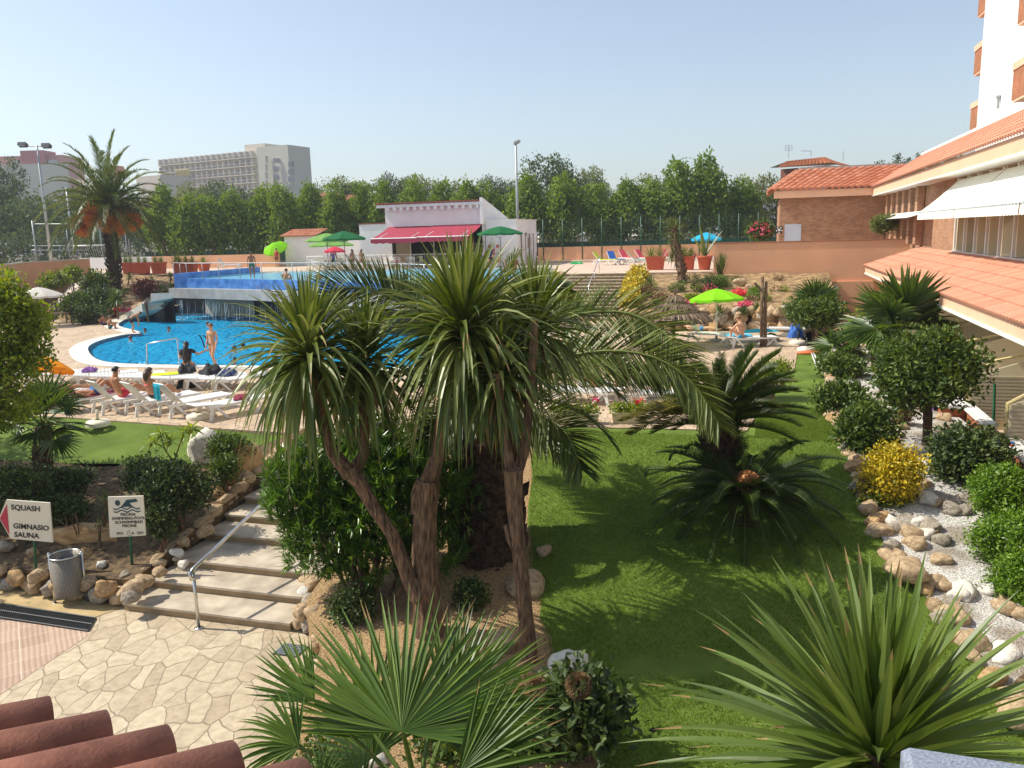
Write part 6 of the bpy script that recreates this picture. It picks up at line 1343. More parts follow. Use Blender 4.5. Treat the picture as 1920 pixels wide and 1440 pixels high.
for t in np.arange(11.0, 16.9, .42):
    z = .15+(t-10.7)/6.1*1.45; stone(W(-10.48+rnd.uniform(-.04,.04), t, z+.02), rnd.uniform(.12,.17), rnd.uniform(.24,.34), .14, 'b', 'elongated stone forming the rough kerb on the left of the steps', 'kerb stones left of the steps', YAW*-1, tilt=.1)
bo = P(385,858,1.3); stone(bo+np.array([0,0,.22]), .44, .42, .48, 'w', 'large pale boulder standing at the right end of the left lawn', None, .3, 'boulder', .1)
bo = P(165,1000,.7); stone(bo+np.array([0,0,.0]), .85, .4, .26, 'o', 'long reddish boulder in the shade behind the two signs', None, -.2, 'boulder', .08)
bo = P(440,890,1.2); stone(bo+np.array([.05,.2,.15]), .65, .5, .62, 'o', 'big shaded brown boulder left of the upper steps', None, .5, 'boulder', .1)
g2 = 'stones around the wood chip bed'
for x, y, r, k in ((588,1100,.2,'b'),(578,1130,.16,'g'),(565,1150,.17,'b'),(592,1150,.19,'b'),(580,1172,.15,'g'),(603,1175,.15,'b'),(615,1195,.14,'o'),(598,1205,.15,'b'),(625,1210,.13,'b'),(612,1225,.12,'o'),(590,1215,.1,'b'),(635,1192,.16,'o'),(645,1215,.13,'b'),(570,1112,.12,'w'),(650,1235,.12,'b'),(665,1255,.13,'b'),(575,1090,.16,'b'),(590,1070,.14,'g'),(560,1168,.12,'b'),(640,1170,.13,'b')):
    stone(P(x, y, .12 if y > 1160 else .28), r*1.1, r, r*.95, k, 'buff stone in the heap between the steps and the wood chips', g2)
stone(P(985,1100,.62), .42, .3, .28, 'b', 'large buff boulder between the slender trunk and the lawn', None, .4, 'boulder'); stone(P(1010,1005,.75), .24, .18, .15, 'b', 'flat stone by the canary palm trunk at the lawn edge')
stone(P(940,1205,.4), .3, .25, .2, 'b', 'half hidden stone at the left of the slender trunk foot'); stone(P(1065,1248,.45), .30, .22, .26, 'w', 'sharp white rock at the lawn edge below the slender cordyline', None, .2, 'boulder')
stone(P(1115,1370,.3), .34, .3, .4, 'g', 'grey rock in the shadow under the dark leafy shrub', None, .2, 'boulder'); stone(P(700,1425,.4), .2, .18, .14, 'w', 'pale stone under the foreground fan palm leaves')
for x, y in ((1010,830),(1022,1040),(600,860),(572,842),(545,868),(540,885),(600,812),(560,850)): stone(PG(x, y)+np.array([0,0,.06]), .17, .14, .12, 'b', 'small buff stone beside the upper end of the garden steps', 'small stones by the top steps')
g3 = 'rounded stones edging the white gravel'
edge = [(4.0,5.5),(3.9,8),(3.0,11),(2.1,14),(1.85,16),(1.83,21),(2.2,28)]
tot = 0
for i in range(len(edge)-1):
    (a0, t0), (a1, t1) = edge[i], edge[i+1]; L = math.hypot(a1-a0, t1-t0); n = int(L/.37)
    for k in range(n):
        u = (k+rnd.uniform(-.1,.1))/n; a = a0+(a1-a0)*u+rnd.uniform(-.06,.1); t = t0+(t1-t0)*u; r = rnd.uniform(.13,.24); q = W(a, t); g = G(q[0], q[1])
        stone((q[0],q[1],g+r*.25), r*1.2, r*.9, r*.7, 'bbgbo'[tot % 5], 'smooth buff cobble in the line between the lawn and the white gravel', g3); tot += 1
g4 = 'loose cobbles on the white gravel'
for i in range(32):
    t = rnd.uniform(8, 22); a = rnd.uniform(2.4, 4.6) if t > 12 else rnd.uniform(3.9, 5.2); q = W(a, t); r = rnd.uniform(.09,.22)
    if t < 17: a = min(a, 2.3+rnd.random()*1.6) if t > 13 else a; q = W(a, t)
    stone((q[0],q[1],G(q[0],q[1])+r*.3), r*1.2, r*.95, r*.72, 'bbwg'[i % 4], 'loose rounded cobble lying on the white gravel', g4)
for x, y, r, k, lb in ((1880,1232,.24,'w','big white rock at the lawn edge near the right side of the view'),(1895,1182,.11,'w','small white cobble above the big white rock'),(1905,1345,.2,'b','buff rock behind the spiky cordyline leaves at the right edge'),(1700,1070,.3,'b','large reddish buff rock where the lawn meets the gravel'),(1655,985,.24,'g','flat shaded rock in front of the yellow bush')):
    stone(P(x, y, .45 if y > 1100 else 1.0), r*1.3, r, r*.75, k, lb, None, .3)
for i in range(34):
    t = rnd.uniform(8.5, 15); e_ = np.interp(t, [5.5,8,11,14,16], [4.0,3.9,3.0,2.1,1.85]); a = e_+rnd.uniform(.15,1.1); q = W(a, t); r = rnd.uniform(.08,.2)
    stone((q[0],q[1],G(q[0],q[1])+r*.3), r*1.2, r*.95, r*.7, 'bwgb'[i % 4], 'loose rounded cobble lying on the white gravel', g4)
g5 = 'boulders of the dry stone wall by the deck'
i = 0
for row in range(3):
    a = -2.6-row*.15
    while a < 3.4:
        r = rnd.uniform(.28,.46) if row < 2 else rnd.uniform(.2,.34); q = W(a, 38.55+row*.14, 1.8+row*.34+rnd.uniform(-.05,.05)); stone(q, r*1.1, r*.7, r*.8, 'bobg'[i % 4], 'boulder in the rough stone wall behind the straw parasol', g5); a += r*1.75; i += 1
a = -6.5
while a < -2.7: stone(W(a, 38.6, 1.85), .35, .25, .4, 'b', 'boulder in the rough stone wall behind the straw parasol', g5); a += .5
for t in np.arange(42.6, 47.4, .75):
    z = 1.65+(t-42.4)/4.9*2.2; stone(W(-6.35,t,z), .3, .3, .3, 'bo'[int(t*2) % 2], 'rough stone along the right side of the pale stairs', 'rough stones along the pale stairs'); stone(W(-11.15,t,z), .28, .3, .28, 'b', 'rough stone along the left side of the pale stairs', 'rough stones left of the pale stairs')
for x, y, r in ((1435,600,.5),(1450,620,.45),(1425,560,.4),(1460,590,.35),(1405,545,.4),(1445,640,.4),(1470,605,.3),(1385,535,.45)): stone(PG(x, y)+np.array([0,0,.1]), r*1.2, r*.8, r*.7, 'b', 'buff rock in the pile at the foot of the peach wall', 'rocks piled at the foot of the peach wall')
for x, y in ((230,590),(250,582),(270,575),(285,566),(300,558),(200,598),(150,548),(135,556),(120,565),(165,540)): stone(PG(x, y), .55, .35, .28, 'bg'[x % 2], 'rough stone at the edge of the left planted slope', 'rough stones on the left slope')

# ---------------------------------------------------------------- signs, bin
def board(label, c, right, up, w, h, arrow=False):
    pass
signm = mat('sign_board_cream', srgb('#e3dcc6'), .55, 2, .04); blk = mat('sign_black', (.02,.022,.025), .6, 5, .1); redm = mat('sign_red', srgb('#b8344a'), .55, 5, .06); teal = mat('sign_dark_teal', srgb('#1c4650'), .6, 5, .05); greenp = mat('green_post', srgb('#0e5a38'), .5, 4, .15); greym = mat('sign_grey_ink', (.16,.16,.15), .6, 5, .05)
b = P(66,1078,.33); yS = b[1]; tl, tr_, br_, bl = Q(12,937,yS), Q(93,943,yS), Q(99,1017,yS), Q(20,1010,yS); tip = Q(-2,971,yS)
sg = thing('direction_sign', 'white arrow sign reading SQUASH GIMNASIO SAUNA on a green post', 'sign', b)
m = MB(); fr = [tl, tr_, br_, bl, tip]; bk = [p+np.array([0,.03,0]) for p in fr]
m.add(fr+bk, [(4,3,2,1,0),(5,6,7,8,9),(0,1,6,5),(1,2,7,6),(2,3,8,7),(3,4,9,8),(4,0,5,9)]); m.build('board', signm, sg)
rt = nrm(tr_-tl); upv = nrm(tl-bl); upv = nrm(upv-rt*(upv@rt)); f_ = np.array([0,-.006,0])
m = MB(); m.add([Q(13,945,yS)+f_, Q(18,1003,yS)+f_, Q(0,972,yS)+f_], [(0,1,2)]); m.build('red_arrow', redm, sg)
for s, x, y in (('SQUASH',21,955),('GIMNASIO',25,990),('SAUNA',27,1006)): text(s, .135, blk, sg, Q(x, y, yS)+f_, rt, upv, .0018, 'LEFT')
m = MB(); m.tube([b-np.array([0,0,.3]), Q(60,937,yS+.05)], .022, 8); m.build('post', greenp, sg, True)
b = P(247,1072,.33); yS = b[1]; tl, tr_, br_, bl = Q(202,932,yS), Q(268,930,yS), Q(273,1004,yS), Q(206,1008,yS)
sg = thing('swimming_pool_sign', 'cream sign with a swimmer and PISCINA text on a green post', 'sign', b)
m = MB(); m.hexa([tl,tr_,br_,bl]+[p+np.array([0,.03,0]) for p in (tl,tr_,br_,bl)]); m.build('board', signm, sg)
rt = nrm(tr_-tl); upv = nrm(tl-bl); upv = nrm(upv-rt*(upv@rt)); Wd_ = np.linalg.norm(tr_-tl); Hd = np.linalg.norm(tl-bl)
def S_(u, v, d=-.006): return tl+rt*Wd_*u-upv*Hd*v+np.array([0,d,0])
for s, v, sz in (('PISCINA',.47,.075),('SWIMMING-POOL',.565,.075),('SCHWIMMBAD',.66,.075),('PISCINE',.75,.075)): text(s, sz, blk, sg, S_(.52, v), rt, upv, 0)
text('09H', .07, greym, sg, S_(.22,.93), rt, upv); text('20H', .07, greym, sg, S_(.8,.93), rt, upv)
m = MB(); n_ = 20; m.add([S_(.26+.075*math.cos(6.283*i/n_), .15+.07*math.sin(6.283*i/n_)) for i in range(n_)], [tuple(range(n_-1,-1,-1))])
m.add([S_(*p) for p in ((.34,.25),(.52,.08),(.80,.06),(.84,.13),(.60,.16),(.68,.25))], [(0,5,4,3,2,1)])
for k in range(2):
    V = []
    for i in range(33): u = .12+.76*i/32; w = .025*math.sin(i/32*math.pi*5); V += [S_(u, .27+k*.07+w), S_(u, .30+k*.07+w)]
    m.add(V, [(2*i,2*i+1,2*i+3,2*i+2) for i in range(32)])
m.build('swimmer_symbol', teal, sg)
m = MB(); V = [S_(.50+.07*math.cos(6.283*i/24), .90+.065*math.sin(6.283*i/24)) for i in range(20)]; m.tube(V, .003, 4); m.bar(S_(.5,.9), S_(.5,.85), .003); m.bar(S_(.5,.9), S_(.54,.9), .003); m.bar(S_(.57,.88), S_(.62,.92), .006); m.bar(S_(.57,.92), S_(.62,.88), .006); m.build('clock_symbol', greym, sg)
m = MB(); m.tube([b-np.array([0,0,.3]), Q(239,928,yS+.05)], .022, 8); m.build('post', greenp, sg, True)
bl_, br_ = P(112,1130,0), P(155,1133,0); yB = bl_[1]
bn = thing('litter_bin', 'perforated steel litter bin hung between two posts in front of the stone edging', 'bin', (bl_+br_)/2)
ct, cb2 = Q(122,1040,yB), Q(124,1112,yB); rad = .5*np.linalg.norm(Q(150,1076,yB)-Q(95,1076,yB))
m = MB(); zb, zt = cb2[2], ct[2]; m.lathe([(rad*.96,0),(rad,zt-zb),(rad*.95,zt-zb),(rad*.9,.02)], (ct[0],ct[1],zb), 28)
pm = newmat('perforated_steel'); N, L, B = pm[2], pm[3], pm[4]; B.inputs['Metallic'].default_value = .25; B.inputs['Roughness'].default_value = .4
tc = N.new('ShaderNodeTexCoord'); sx = N.new('ShaderNodeSeparateXYZ'); L.new(tc.outputs['Object'], sx.inputs[0]); an = math_(N, L, 'ARCTAN2', sx.outputs[1], sx.outputs[0])
cx = N.new('ShaderNodeCombineXYZ'); L.new(math_(N, L, 'MULTIPLY', an, 9.071), cx.inputs[0]); L.new(math_(N, L, 'MULTIPLY', sx.outputs[2], 46.0), cx.inputs[1])
vo_ = N.new('ShaderNodeTexVoronoi'); vo_.voronoi_dimensions = '2D'; vo_.inputs['Randomness'].default_value = 0; vo_.inputs['Scale'].default_value = 1; L.new(cx.outputs[0], vo_.inputs['Vector'])
gt = math_(N, L, 'GREATER_THAN', vo_.outputs['Distance'], .32); mxc = N.new('ShaderNodeMixRGB'); L.new(gt, mxc.inputs[0]); mxc.inputs[1].default_value = (.02,.02,.018,1); mxc.inputs[2].default_value = (.30,.26,.20,1); L.new(mxc.outputs[0], B.inputs['Base Color'])
o_ = m.build('drum', pm[0], bn, True)
m = MB(); m.tube([(ct[0]+rad*math.cos(6.283*i/28), ct[1]+rad*math.sin(6.283*i/28), zt) for i in range(29)], .014, 6); m.build('rim', steel, bn, True)
m = MB(); m.lathe([(rad*.9,0),(0,.01)], (ct[0],ct[1],zt-.12), 24); m.box((ct[0]+.03,ct[1]-.02,zt-.09), (.1,.08,.06)); m.build('bin_liner', blk, bn)
for s, x in ((-1,-rad-.02),(1,rad+.02)):
    m = MB(); m.tube([(ct[0]+x, ct[1]+.02*s, 0), (ct[0]+x, ct[1]+.02*s, zt+.05)], .02, 8); m.lathe([(.04,0),(.04,.01),(.02,.012)], (ct[0]+x,ct[1]+.02*s,0), 10); m.build('post', steel, bn, True)

# ---------------------------------------------------------------- foreground roof tiles and pillar
rf = thing('eave_tile_row', 'large weathered barrel roof tiles in the bottom left foreground', 'roof', P(200,1440,4.4))
ends = [P(-15,1330,4.4)+np.array([0,0,.0]), P(93,1360,4.4), P(204,1388,4.4), P(316,1418,4.4), P(432,1446,4.4)]
ax = nrm(P(0,1352,4.38)-P(60,1339,4.4)); dpx = (ends[2]-ends[1]); perp = nrm(dpx-ax*(dpx@ax)); pitch_ = dpx@perp
best = None
for Y2 in np.linspace(1.2, 5.0, 400):
    q_ = Q(93-300, 1357+60, Y2)-ends[1]; sl_ = q_[2]/np.linalg.norm(q_[:2])
    if best is None or abs(sl_-.16) < best[0]: best = (abs(sl_-.16), nrm(q_))
axd = best[1]; perp = nrm(dpx-axd*(dpx@axd)); pitch_ = abs(dpx@perp)
mtl = mat('foreground_roof_tile', srgb('#84503e'), .85, 7, .25, bump=.15, bscale=60, c2=srgb('#9c6650'))
for i in range(-1, 7):
    e = ends[1]+(ends[3]-ends[1])/2*(i-1); up = nrm(np.cross(perp, axd)); up = up if up[2] > 0 else -up; r = pitch_*.5
    for seg_, (s0, s1, lift) in enumerate(((0,.62,0),(.57,1.2,.02),(1.15,1.8,.04))):
        m = MB(); V = []; nn = 18
        for (d, rr_) in ((s0, r), (s1, r*.93)):
            for th_ in (0, -.012):
                for k in range(nn+1):
                    a = math.pi*(k/nn); V.append(e+axd*d+perp*math.cos(a)*(rr_+th_)+up*(math.sin(a)*(rr_+th_)*.85+lift))
        c = nn+1; f = []
        for k in range(nn): f += [(k,k+1,2*c+k+1,2*c+k),(c+k+1,c+k,3*c+k,3*c+k+1),(k+1,k,c+k,c+k+1)]
        m.add(V, f); m.build('roof_tile', mtl, rf, True)
m = MB(); e0 = ends[1]+(ends[3]-ends[1])/2*(-3)+axd*.06; e1 = ends[1]+(ends[3]-ends[1])/2*6+axd*.06; m.hexa([e0-np.array([0,0,.16]),e1-np.array([0,0,.16]),e1+axd*1.4-np.array([0,0,.16]),e0+axd*1.4-np.array([0,0,.16]),e0-np.array([0,0,.02]),e1-np.array([0,0,.02]),e1+axd*1.4-np.array([0,0,.02]),e0+axd*1.4-np.array([0,0,.02])]); m.build('mortar_bed', terradark, rf)
z_ = 5.25; A, B, = P(1690,1395,z_), P(1990,1440,z_); ex = nrm(B-A); ey = np.array([ex[1],-ex[0],0]); 
m = MB(); Lp, Dp = .7, .45; c8 = [A, A+ex*Lp, A+ex*Lp+ey*Dp, A+ey*Dp]
ins = .012; ctr_ = sum(c8)/4
V = [np.array([p[0],p[1],4.2]) for p in c8]+[np.array([p[0],p[1],z_-.015]) for p in c8]+[p+(ctr_-p)*.035 for p in c8]
f = [(i,(i+1)%4,(i+1)%4+4,i+4) for i in range(4)]+[(i+4,(i+1)%4+4,(i+1)%4+8,i+8) for i in range(4)]+[(8,9,10,11)]
m.add(V, f); one(m, 'granite_pillar', granite, 'top of a speckled grey stone parapet block in the bottom right corner', 'parapet', A)

# ---------------------------------------------------------------- parasols
def parasol(label, base, h, R, cloth, n=8, tilt=0, tdir=0, droop=.32, pole=None, group=None, name='parasol', valance=.12, baseplate=True, pr=.022):
    o = thing(name, label, 'parasol', base, 0, group); base = np.array(base, float)
    Mt = Matrix.Rotation(tdir,3,'Z') @ Matrix.Rotation(tilt,3,'Y'); top = base+np.array([0,0,h]); hz = h*.55; kn = base+np.array([0,0,hz]); 
    T = lambda v: kn+np.array(Mt @ Vector(v))
    m = MB(); m.tube([base, kn, T((0,0,h-hz))], pr, 8); m.build('pole', pole or white, o, True)
    m = MB(); V = [T((0,0,h-hz))]; rings = 5
    for j in range(1, rings+1):
        u = j/rings
        for k in range(n*4):
            a = 2*math.pi*k/(n*4); seg = (k % 4)/4; sag = 1-.05*math.sin(math.pi*seg)*u; flatr = math.cos(math.pi/n)/math.cos((seg-.5)*2*math.pi/n)
            V.append(T((math.cos(a)*R*u*flatr, math.sin(a)*R*u*flatr, (h-hz)-R*droop*(u**1.35)-.05*R*math.sin(math.pi*seg)*u*u*.6)))
    K = n*4; f = [(0,1+k,1+(k+1)%K) for k in range(K)]
    for j in range(rings-1): f += [(1+j*K+k, 1+(j+1)*K+k, 1+(j+1)*K+(k+1)%K, 1+j*K+(k+1)%K) for k in range(K)]
    m.add(V, f); b0 = 1+(rings-1)*K; V2 = V[b0:b0+K]+[p+np.array(Mt @ Vector((0,0,-valance*(1 if k % 2 else .75)))) for k, p in enumerate(V[b0:b0+K])]
    m.add(V2, [(k,(k+1)%K,(k+1)%K+K,k+K) for k in range(K)]); m.build('canopy', cloth, o)
    m = MB()
    for k in range(n): 
        a = 2*math.pi*k/n; m.bar(T((0,0,h-hz-.05)), T((math.cos(a)*R*.97, math.sin(a)*R*.97, (h-hz)-R*droop-.02)), .008); m.bar(T((0,0,(h-hz)-R*.55)), T((math.cos(a)*R*.5, math.sin(a)*R*.5, (h-hz)-R*droop*.42-.02)), .007)
    m.build('ribs', galv, o)
    if baseplate: m = MB(); m.lathe([(.26,0),(.27,.05),(.22,.1),(.06,.12),(.05,.28)], base, 18); m.build('foot', concm if not pole else pole, o, True)
    return o
def clothm(nm, h, tr=.35):
    m, nt, N, L, b = newmat(nm); c = srgb(h); no = N.new('ShaderNodeTexNoise'); no.inputs['Scale'].default_value = 3; r = N.new('ShaderNodeValToRGB'); r.color_ramp.elements[0].color = c4(c, .9); r.color_ramp.elements[1].color = c4(c, 1.08)
    tc = N.new('ShaderNodeTexCoord'); L.new(tc.outputs['Object'], no.inputs[0]); L.new(no.outputs[0], r.inputs[0]); L.new(r.outputs[0], b.inputs['Base Color']); b.inputs['Roughness'].default_value = .8; b.inputs['Specular IOR Level'].default_value = .2
    t = N.new('ShaderNodeBsdfTranslucent'); L.new(r.outputs[0], t.inputs['Color']); mx = N.new('ShaderNodeMixShader'); mx.inputs[0].default_value = tr; L.new(b.outputs[0], mx.inputs[1]); L.new(t.outputs[0], mx.inputs[2]); L.new(mx.outputs[0], N['Material Output'].inputs['Surface']); return m
lime = clothm('lime_cloth', '#8fe01c'); whitec = clothm('white_cloth', '#e8e4da'); orangec = clothm('orange_cloth', '#f09a20'); greenc = clothm('bottle_green_cloth', '#1f6a3c', .2); olivec = clothm('faded_green_cloth', '#7fae5c', .3); redc = clothm('red_cloth', '#e0475a', .3); bluec = clothm('sky_blue_cloth', '#35b4de')
def para_px(label, px, pyb, zb, pyt, Rpx, cloth, **k):
    b = P(px, pyb, zb); t = Q(px, pyt, b[1]); return parasol(label, b, t[2]-zb, Rpx*b[1]/1540, cloth, **k)
para_px('lime green parasol standing on the deck behind the straw one at right', 1343, 640, 1.6, 541, 50, lime, droop=.38, tilt=.06, tdir=2)
para_px('white parasol over the seated man at far left', 80, 612, 1.6, 538, 42, whitec, droop=.36)
b = P(90,745,1.6); parasol('orange parasol half hidden by the lime tree at the left edge', b, Q(95,668,b[1])[2]-1.6, 48*b[1]/1540, orangec, tilt=.35, tdir=1.2, droop=.42)
b = P(522,500,3.84); parasol('bright lime parasol tilted over red shirted person at the left of the store', b, 2.25, 1.15, lime, tilt=.55, tdir=-1.9, droop=.42)
def para_top(label, px, pyt, Y, Rpx, cloth, **k):
    t = Q(px, pyt, Y); return parasol(label, (t[0],t[1],3.84), t[2]-3.84, Rpx*Y/1540, cloth, **k)
wood = mat('dark_wood', (.10,.06,.035), .6, 8, .3)
para_top('bottle green parasol in front of the store, largest of the group', 644, 433, 60, 40, greenc, pole=wood, n=8, droop=.34)
para_top('faded green parasol just left of the largest bottle green one', 612, 437, 64, 40, olivec, pole=wood, droop=.32)
para_top('faded green parasol mostly hidden behind the two others', 620, 447, 70, 42, olivec, pole=wood, droop=.28)
para_top('bottle green parasol in front of the right wall of the bar', 937, 424, 55, 42, greenc, pole=wood, droop=.3)
para_top('small red parasol by the terrace tables left of the bar', 627, 462, 58, 20, redc, droop=.4)
b = P(1343,505,3.84); parasol('sky blue parasol above the peach wall end', (b[0]+.1,b[1]+3,3.84), Q(1343,435,b[1]+3)[2]-3.84, 28*(b[1]+3)/1540, bluec, droop=.42)
# straw parasol
strawm = mat('grey_straw', srgb('#6b5a48'), .95, 14, .35, bump=.8, bscale=50, c2=srgb('#93806a')); strawl = leafmat('straw_reed', [srgb('#4a3d31'), srgb('#75634f'), srgb('#a08c72')], .9, .05)
b = P(1262,650,1.6); yT = b[1]; tp_ = Q(1266,557,yT); o = thing('straw_parasol', 'grey thatched straw parasol beside the lime green one', 'parasol', b); R1 = 70*yT/1540
m = MB(); m.tube([b, (tp_[0],tp_[1],tp_[2]-.2)], .06, 9); m.build('pole', wood, o, True)
m = MB(); m.lathe([(R1,-.95),(R1*.62,-.62),(R1*.6,-.55),(R1*.3,-.3),(R1*.27,-.22),(.05,.05),(0,.12)], tp_, 40, wob=.02)
for (ra, za, L_, nn) in ((R1*.72,-.62,.42,420),(R1*.36,-.28,.45,300),(.12,.05,.42,200),(R1*.86,-.78,.3,320)):
    a = rs.rand(nn)*6.28; rr = ra*(1+.12*rs.normal(size=nn)); Pp = tp_+np.stack([np.cos(a)*rr, np.sin(a)*rr, np.full(nn, za+.03)], 1); D = np.stack([np.cos(a), np.sin(a), np.full(nn,-.62)], 1); m.blades(Pp, D, L_*(.8+.4*rs.rand(nn)), .05, .5, 3, .1, None, 1)
u = rand_unit(30); u[:,2] = np.abs(u[:,2])+1; m.blades(np.repeat([tp_+np.array([0,0,.05])], 30, 0), u, .35, .03, .3, 3, .1, None, 1); m.build('thatch', [strawm, strawl], o)

# ---------------------------------------------------------------- loungers
def lounger_proto(mt, nm='sun_lounger', ang=55):
    o = thing(nm, 'x', 'sun lounger'); c = math.cos(R_(ang)); s = math.sin(R_(ang)); H = .34
    for sx in (-.31, .31):
        m = MB(); m.box((sx,.35,H), (.045,1.95,.06)); m.build('side_rail', mt, o, world=False)
    m = MB()
    for i in range(13): m.box((0,-.15+i*.115,H+.025), (.57,.095,.018))
    m.build('seat', mt, o, world=False)
    m = MB(); L = .72
    for i in range(7): d = .06+i*.1; m.box((0,-.22-d*c,H+.03+d*s), (.55,.085,.018), 0, 0, -R_(ang))
    for sx in (-.27,.27): m.bar((sx,-.22,H+.03), (sx,-.22-L*c,H+.03+L*s), .02)
    m.bar((-.27,-.22-L*c,H+.03+L*s), (.27,-.22-L*c,H+.03+L*s), .022); m.build('backrest', mt, o, world=False)
    for sx in (-.30,.30):
        for y0, y1 in ((-.35,-.62),(1.0,1.28)):
            m = MB(); mid = (y0+y1)/2
            m.hexa([(sx-.02,y1-.03,0),(sx+.02,y1-.03,0),(sx+.02,y1+.05,0),(sx-.02,y1+.05,0),(sx-.02,mid-.09,H),(sx+.02,mid-.09,H),(sx+.02,mid+.0,H),(sx-.02,mid+.0,H)])
            yy = y0+(y0-y1)*.9; m.hexa([(sx-.02,yy-.05,0),(sx+.02,yy-.05,0),(sx+.02,yy+.03,0),(sx-.02,yy+.03,0),(sx-.02,mid,H),(sx+.02,mid,H),(sx+.02,mid+.09,H),(sx-.02,mid+.09,H)])
            m.build('leg', mt, o, world=False)
    return o
LP = {('w',a): lounger_proto(white, ang=a) for a in (6,50)}
bl_pl = mat('blue_canvas', srgb('#2a5fb0'), .7, 4, .12); rd_pl = mat('red_canvas', srgb('#d0485c'), .7, 4, .1); tq = mat('turquoise_towel', srgb('#18a0b8'), .9, 9, .15, bump=.4); maroon = mat('maroon_towel', srgb('#7a2038'), .9, 9, .15, bump=.4); blackc = mat('black_cloth', (.02,.02,.024), .9, 8, .2, bump=.4); navy = mat('navy_cloth', srgb('#1c2c58'), .85, 6, .2, bump=.3); yel = mat('yellow_towel', srgb('#c8d820'), .9, 9, .1, bump=.4); purple = mat('purple_towel', srgb('#6c3f86'), .9, 7, .15, bump=.4); greyc = mat('pale_grey_cloth', (.6,.6,.58), .9, 7, .12, bump=.4)
usedL = set()
def put_lounger(q, head, ang, label, group, z=1.6):
    src = LP[('w',ang)]; o = src if src.name not in usedL else copy_tree(src); usedL.add(src.name); o.location = (float(q[0]),float(q[1]),z); o.rotation_euler.z = -R_(head); o['label'] = label; o['group'] = group; return o
HA = 40; gA = 'white loungers in the front row on the deck'; gB = 'white loungers in the second row by the pool'
rowA = [((60,768),6,'white lounger at the left edge under the lime tree, front row'),((140,770),6,'white lounger with the man in blue shorts lying on a maroon towel'),((200,773),50,'white lounger with raised back of the dark haired man in red shorts'),((262,776),50,'white lounger with raised back of the woman in the pink bikini'),((325,779),50,'white lounger with a turquoise towel hung over its backrest'),((400,783),6,'white lounger under the drooping cordyline tips, front row')]
LA = []
for (x, y), a, lb in rowA: q = P(x, y, 1.6); LA.append(q+np.array([.25,.25,0])); put_lounger(LA[-1], HA, a, lb, gA)
rowB = [((75,722),'leftmost flat white lounger of the second row'),((122,722),'flat white lounger with a purple towel, second row'),((172,724),'flat white lounger behind the dark haired man in red shorts'),((222,726),'flat white lounger behind the woman in the pink bikini'),((275,728),'flat white lounger with a yellow green towel and dark clothes'),((325,730),'flat white lounger with a black bag underneath'),((375,730),'flat white lounger carrying dark clothes near the standing woman'),((428,732),'rightmost flat white lounger of the second row with white cloth')]
LB = []
for (x, y), lb in rowB: q = P(x, y, 1.6)+np.array([.1,.2,0]); LB.append(q); put_lounger(q, 62, 6, lb, gB)
def cloth_pile(label, c, sx, sy_, h, mt, rz=0, name='towel', cat=None, seed=0):
    r = np.random.RandomState(seed+5); n = 14; V = []; ph = r.rand(6)*6
    for i in range(n+1):
        for j in range(n+1):
            u = i/n*2-1; v = j/n*2-1; e = max(0, 1-max(abs(u),abs(v))**4)
            z = h*(.45*e*(1+.5*math.sin(u*5+ph[0])*math.cos(v*4+ph[1])+.4*math.sin(u*9+v*7+ph[2]))); k = 1+.08*math.sin(v*6+ph[3]); V.append((u*sx*k, v*sy_*(1+.08*math.sin(u*5+ph[4])), z))
    V = [np.array(Matrix.Rotation(rz,3,'Z') @ Vector(v))+np.array(c) for v in V]; m = MB(); m.add(V, [(i*(n+1)+j,(i+1)*(n+1)+j,(i+1)*(n+1)+j+1,i*(n+1)+j+1) for i in range(n) for j in range(n)]); return one(m, name, mt, label, cat or name, c, None, True)
def onl(q, head, dy, dx=0, z=0): a = R_(head); return np.array([q[0]+math.sin(a)*dy+math.cos(a)*dx, q[1]+math.cos(a)*dy-math.sin(a)*dx, 1.6+.40+z])
cloth_pile('maroon towel spread on the lounger under the man in blue shorts', onl(LA[1],HA,.5,0,-.02), .29, .85, .05, maroon, -R_(HA))
cloth_pile('maroon towel rolled over the head end beside the lying man', onl(LA[1],HA,-.55,0,.05), .34, .25, .5, maroon, -R_(HA), seed=3)
cloth_pile('purple towel crumpled on the second row lounger at left', onl(LB[1],62,.6), .22, .3, .2, purple, .3)
cloth_pile('yellow green towel lying on the second row lounger', onl(LB[4],62,.4,0,-.01), .28, .6, .06, yel, -R_(62))
cloth_pile('black clothes heaped beside the yellow green towel', onl(LB[4],62,1.1), .28, .3, .42, blackc, .4, 'clothes', seed=2); cloth_pile('black clothes heaped on the lounger near the seated woman in black', onl(LB[5],62,1.0), .3, .32, .4, blackc, .9, 'clothes', seed=8)
cloth_pile('dark clothes spread on the lounger near the standing woman', onl(LB[6],62,.7), .3, .5, .25, navy, .2, 'clothes', seed=4); cloth_pile('white crumpled cloth at the end of the second row', onl(LB[7],62,.8), .28, .4, .3, greyc, .2, 'towel', seed=6)
cloth_pile('black bag on the ground beneath the second row loungers', (LB[5][0]+.2,LB[5][1]+.1,1.6), .28, .2, .5, blackc, .2, 'bag', seed=9); cloth_pile('dark red cloth on the front row lounger by the drooping leaves', onl(LA[5],HA,.5), .2, .3, .15, maroon, .3, 'clothes', seed=12)
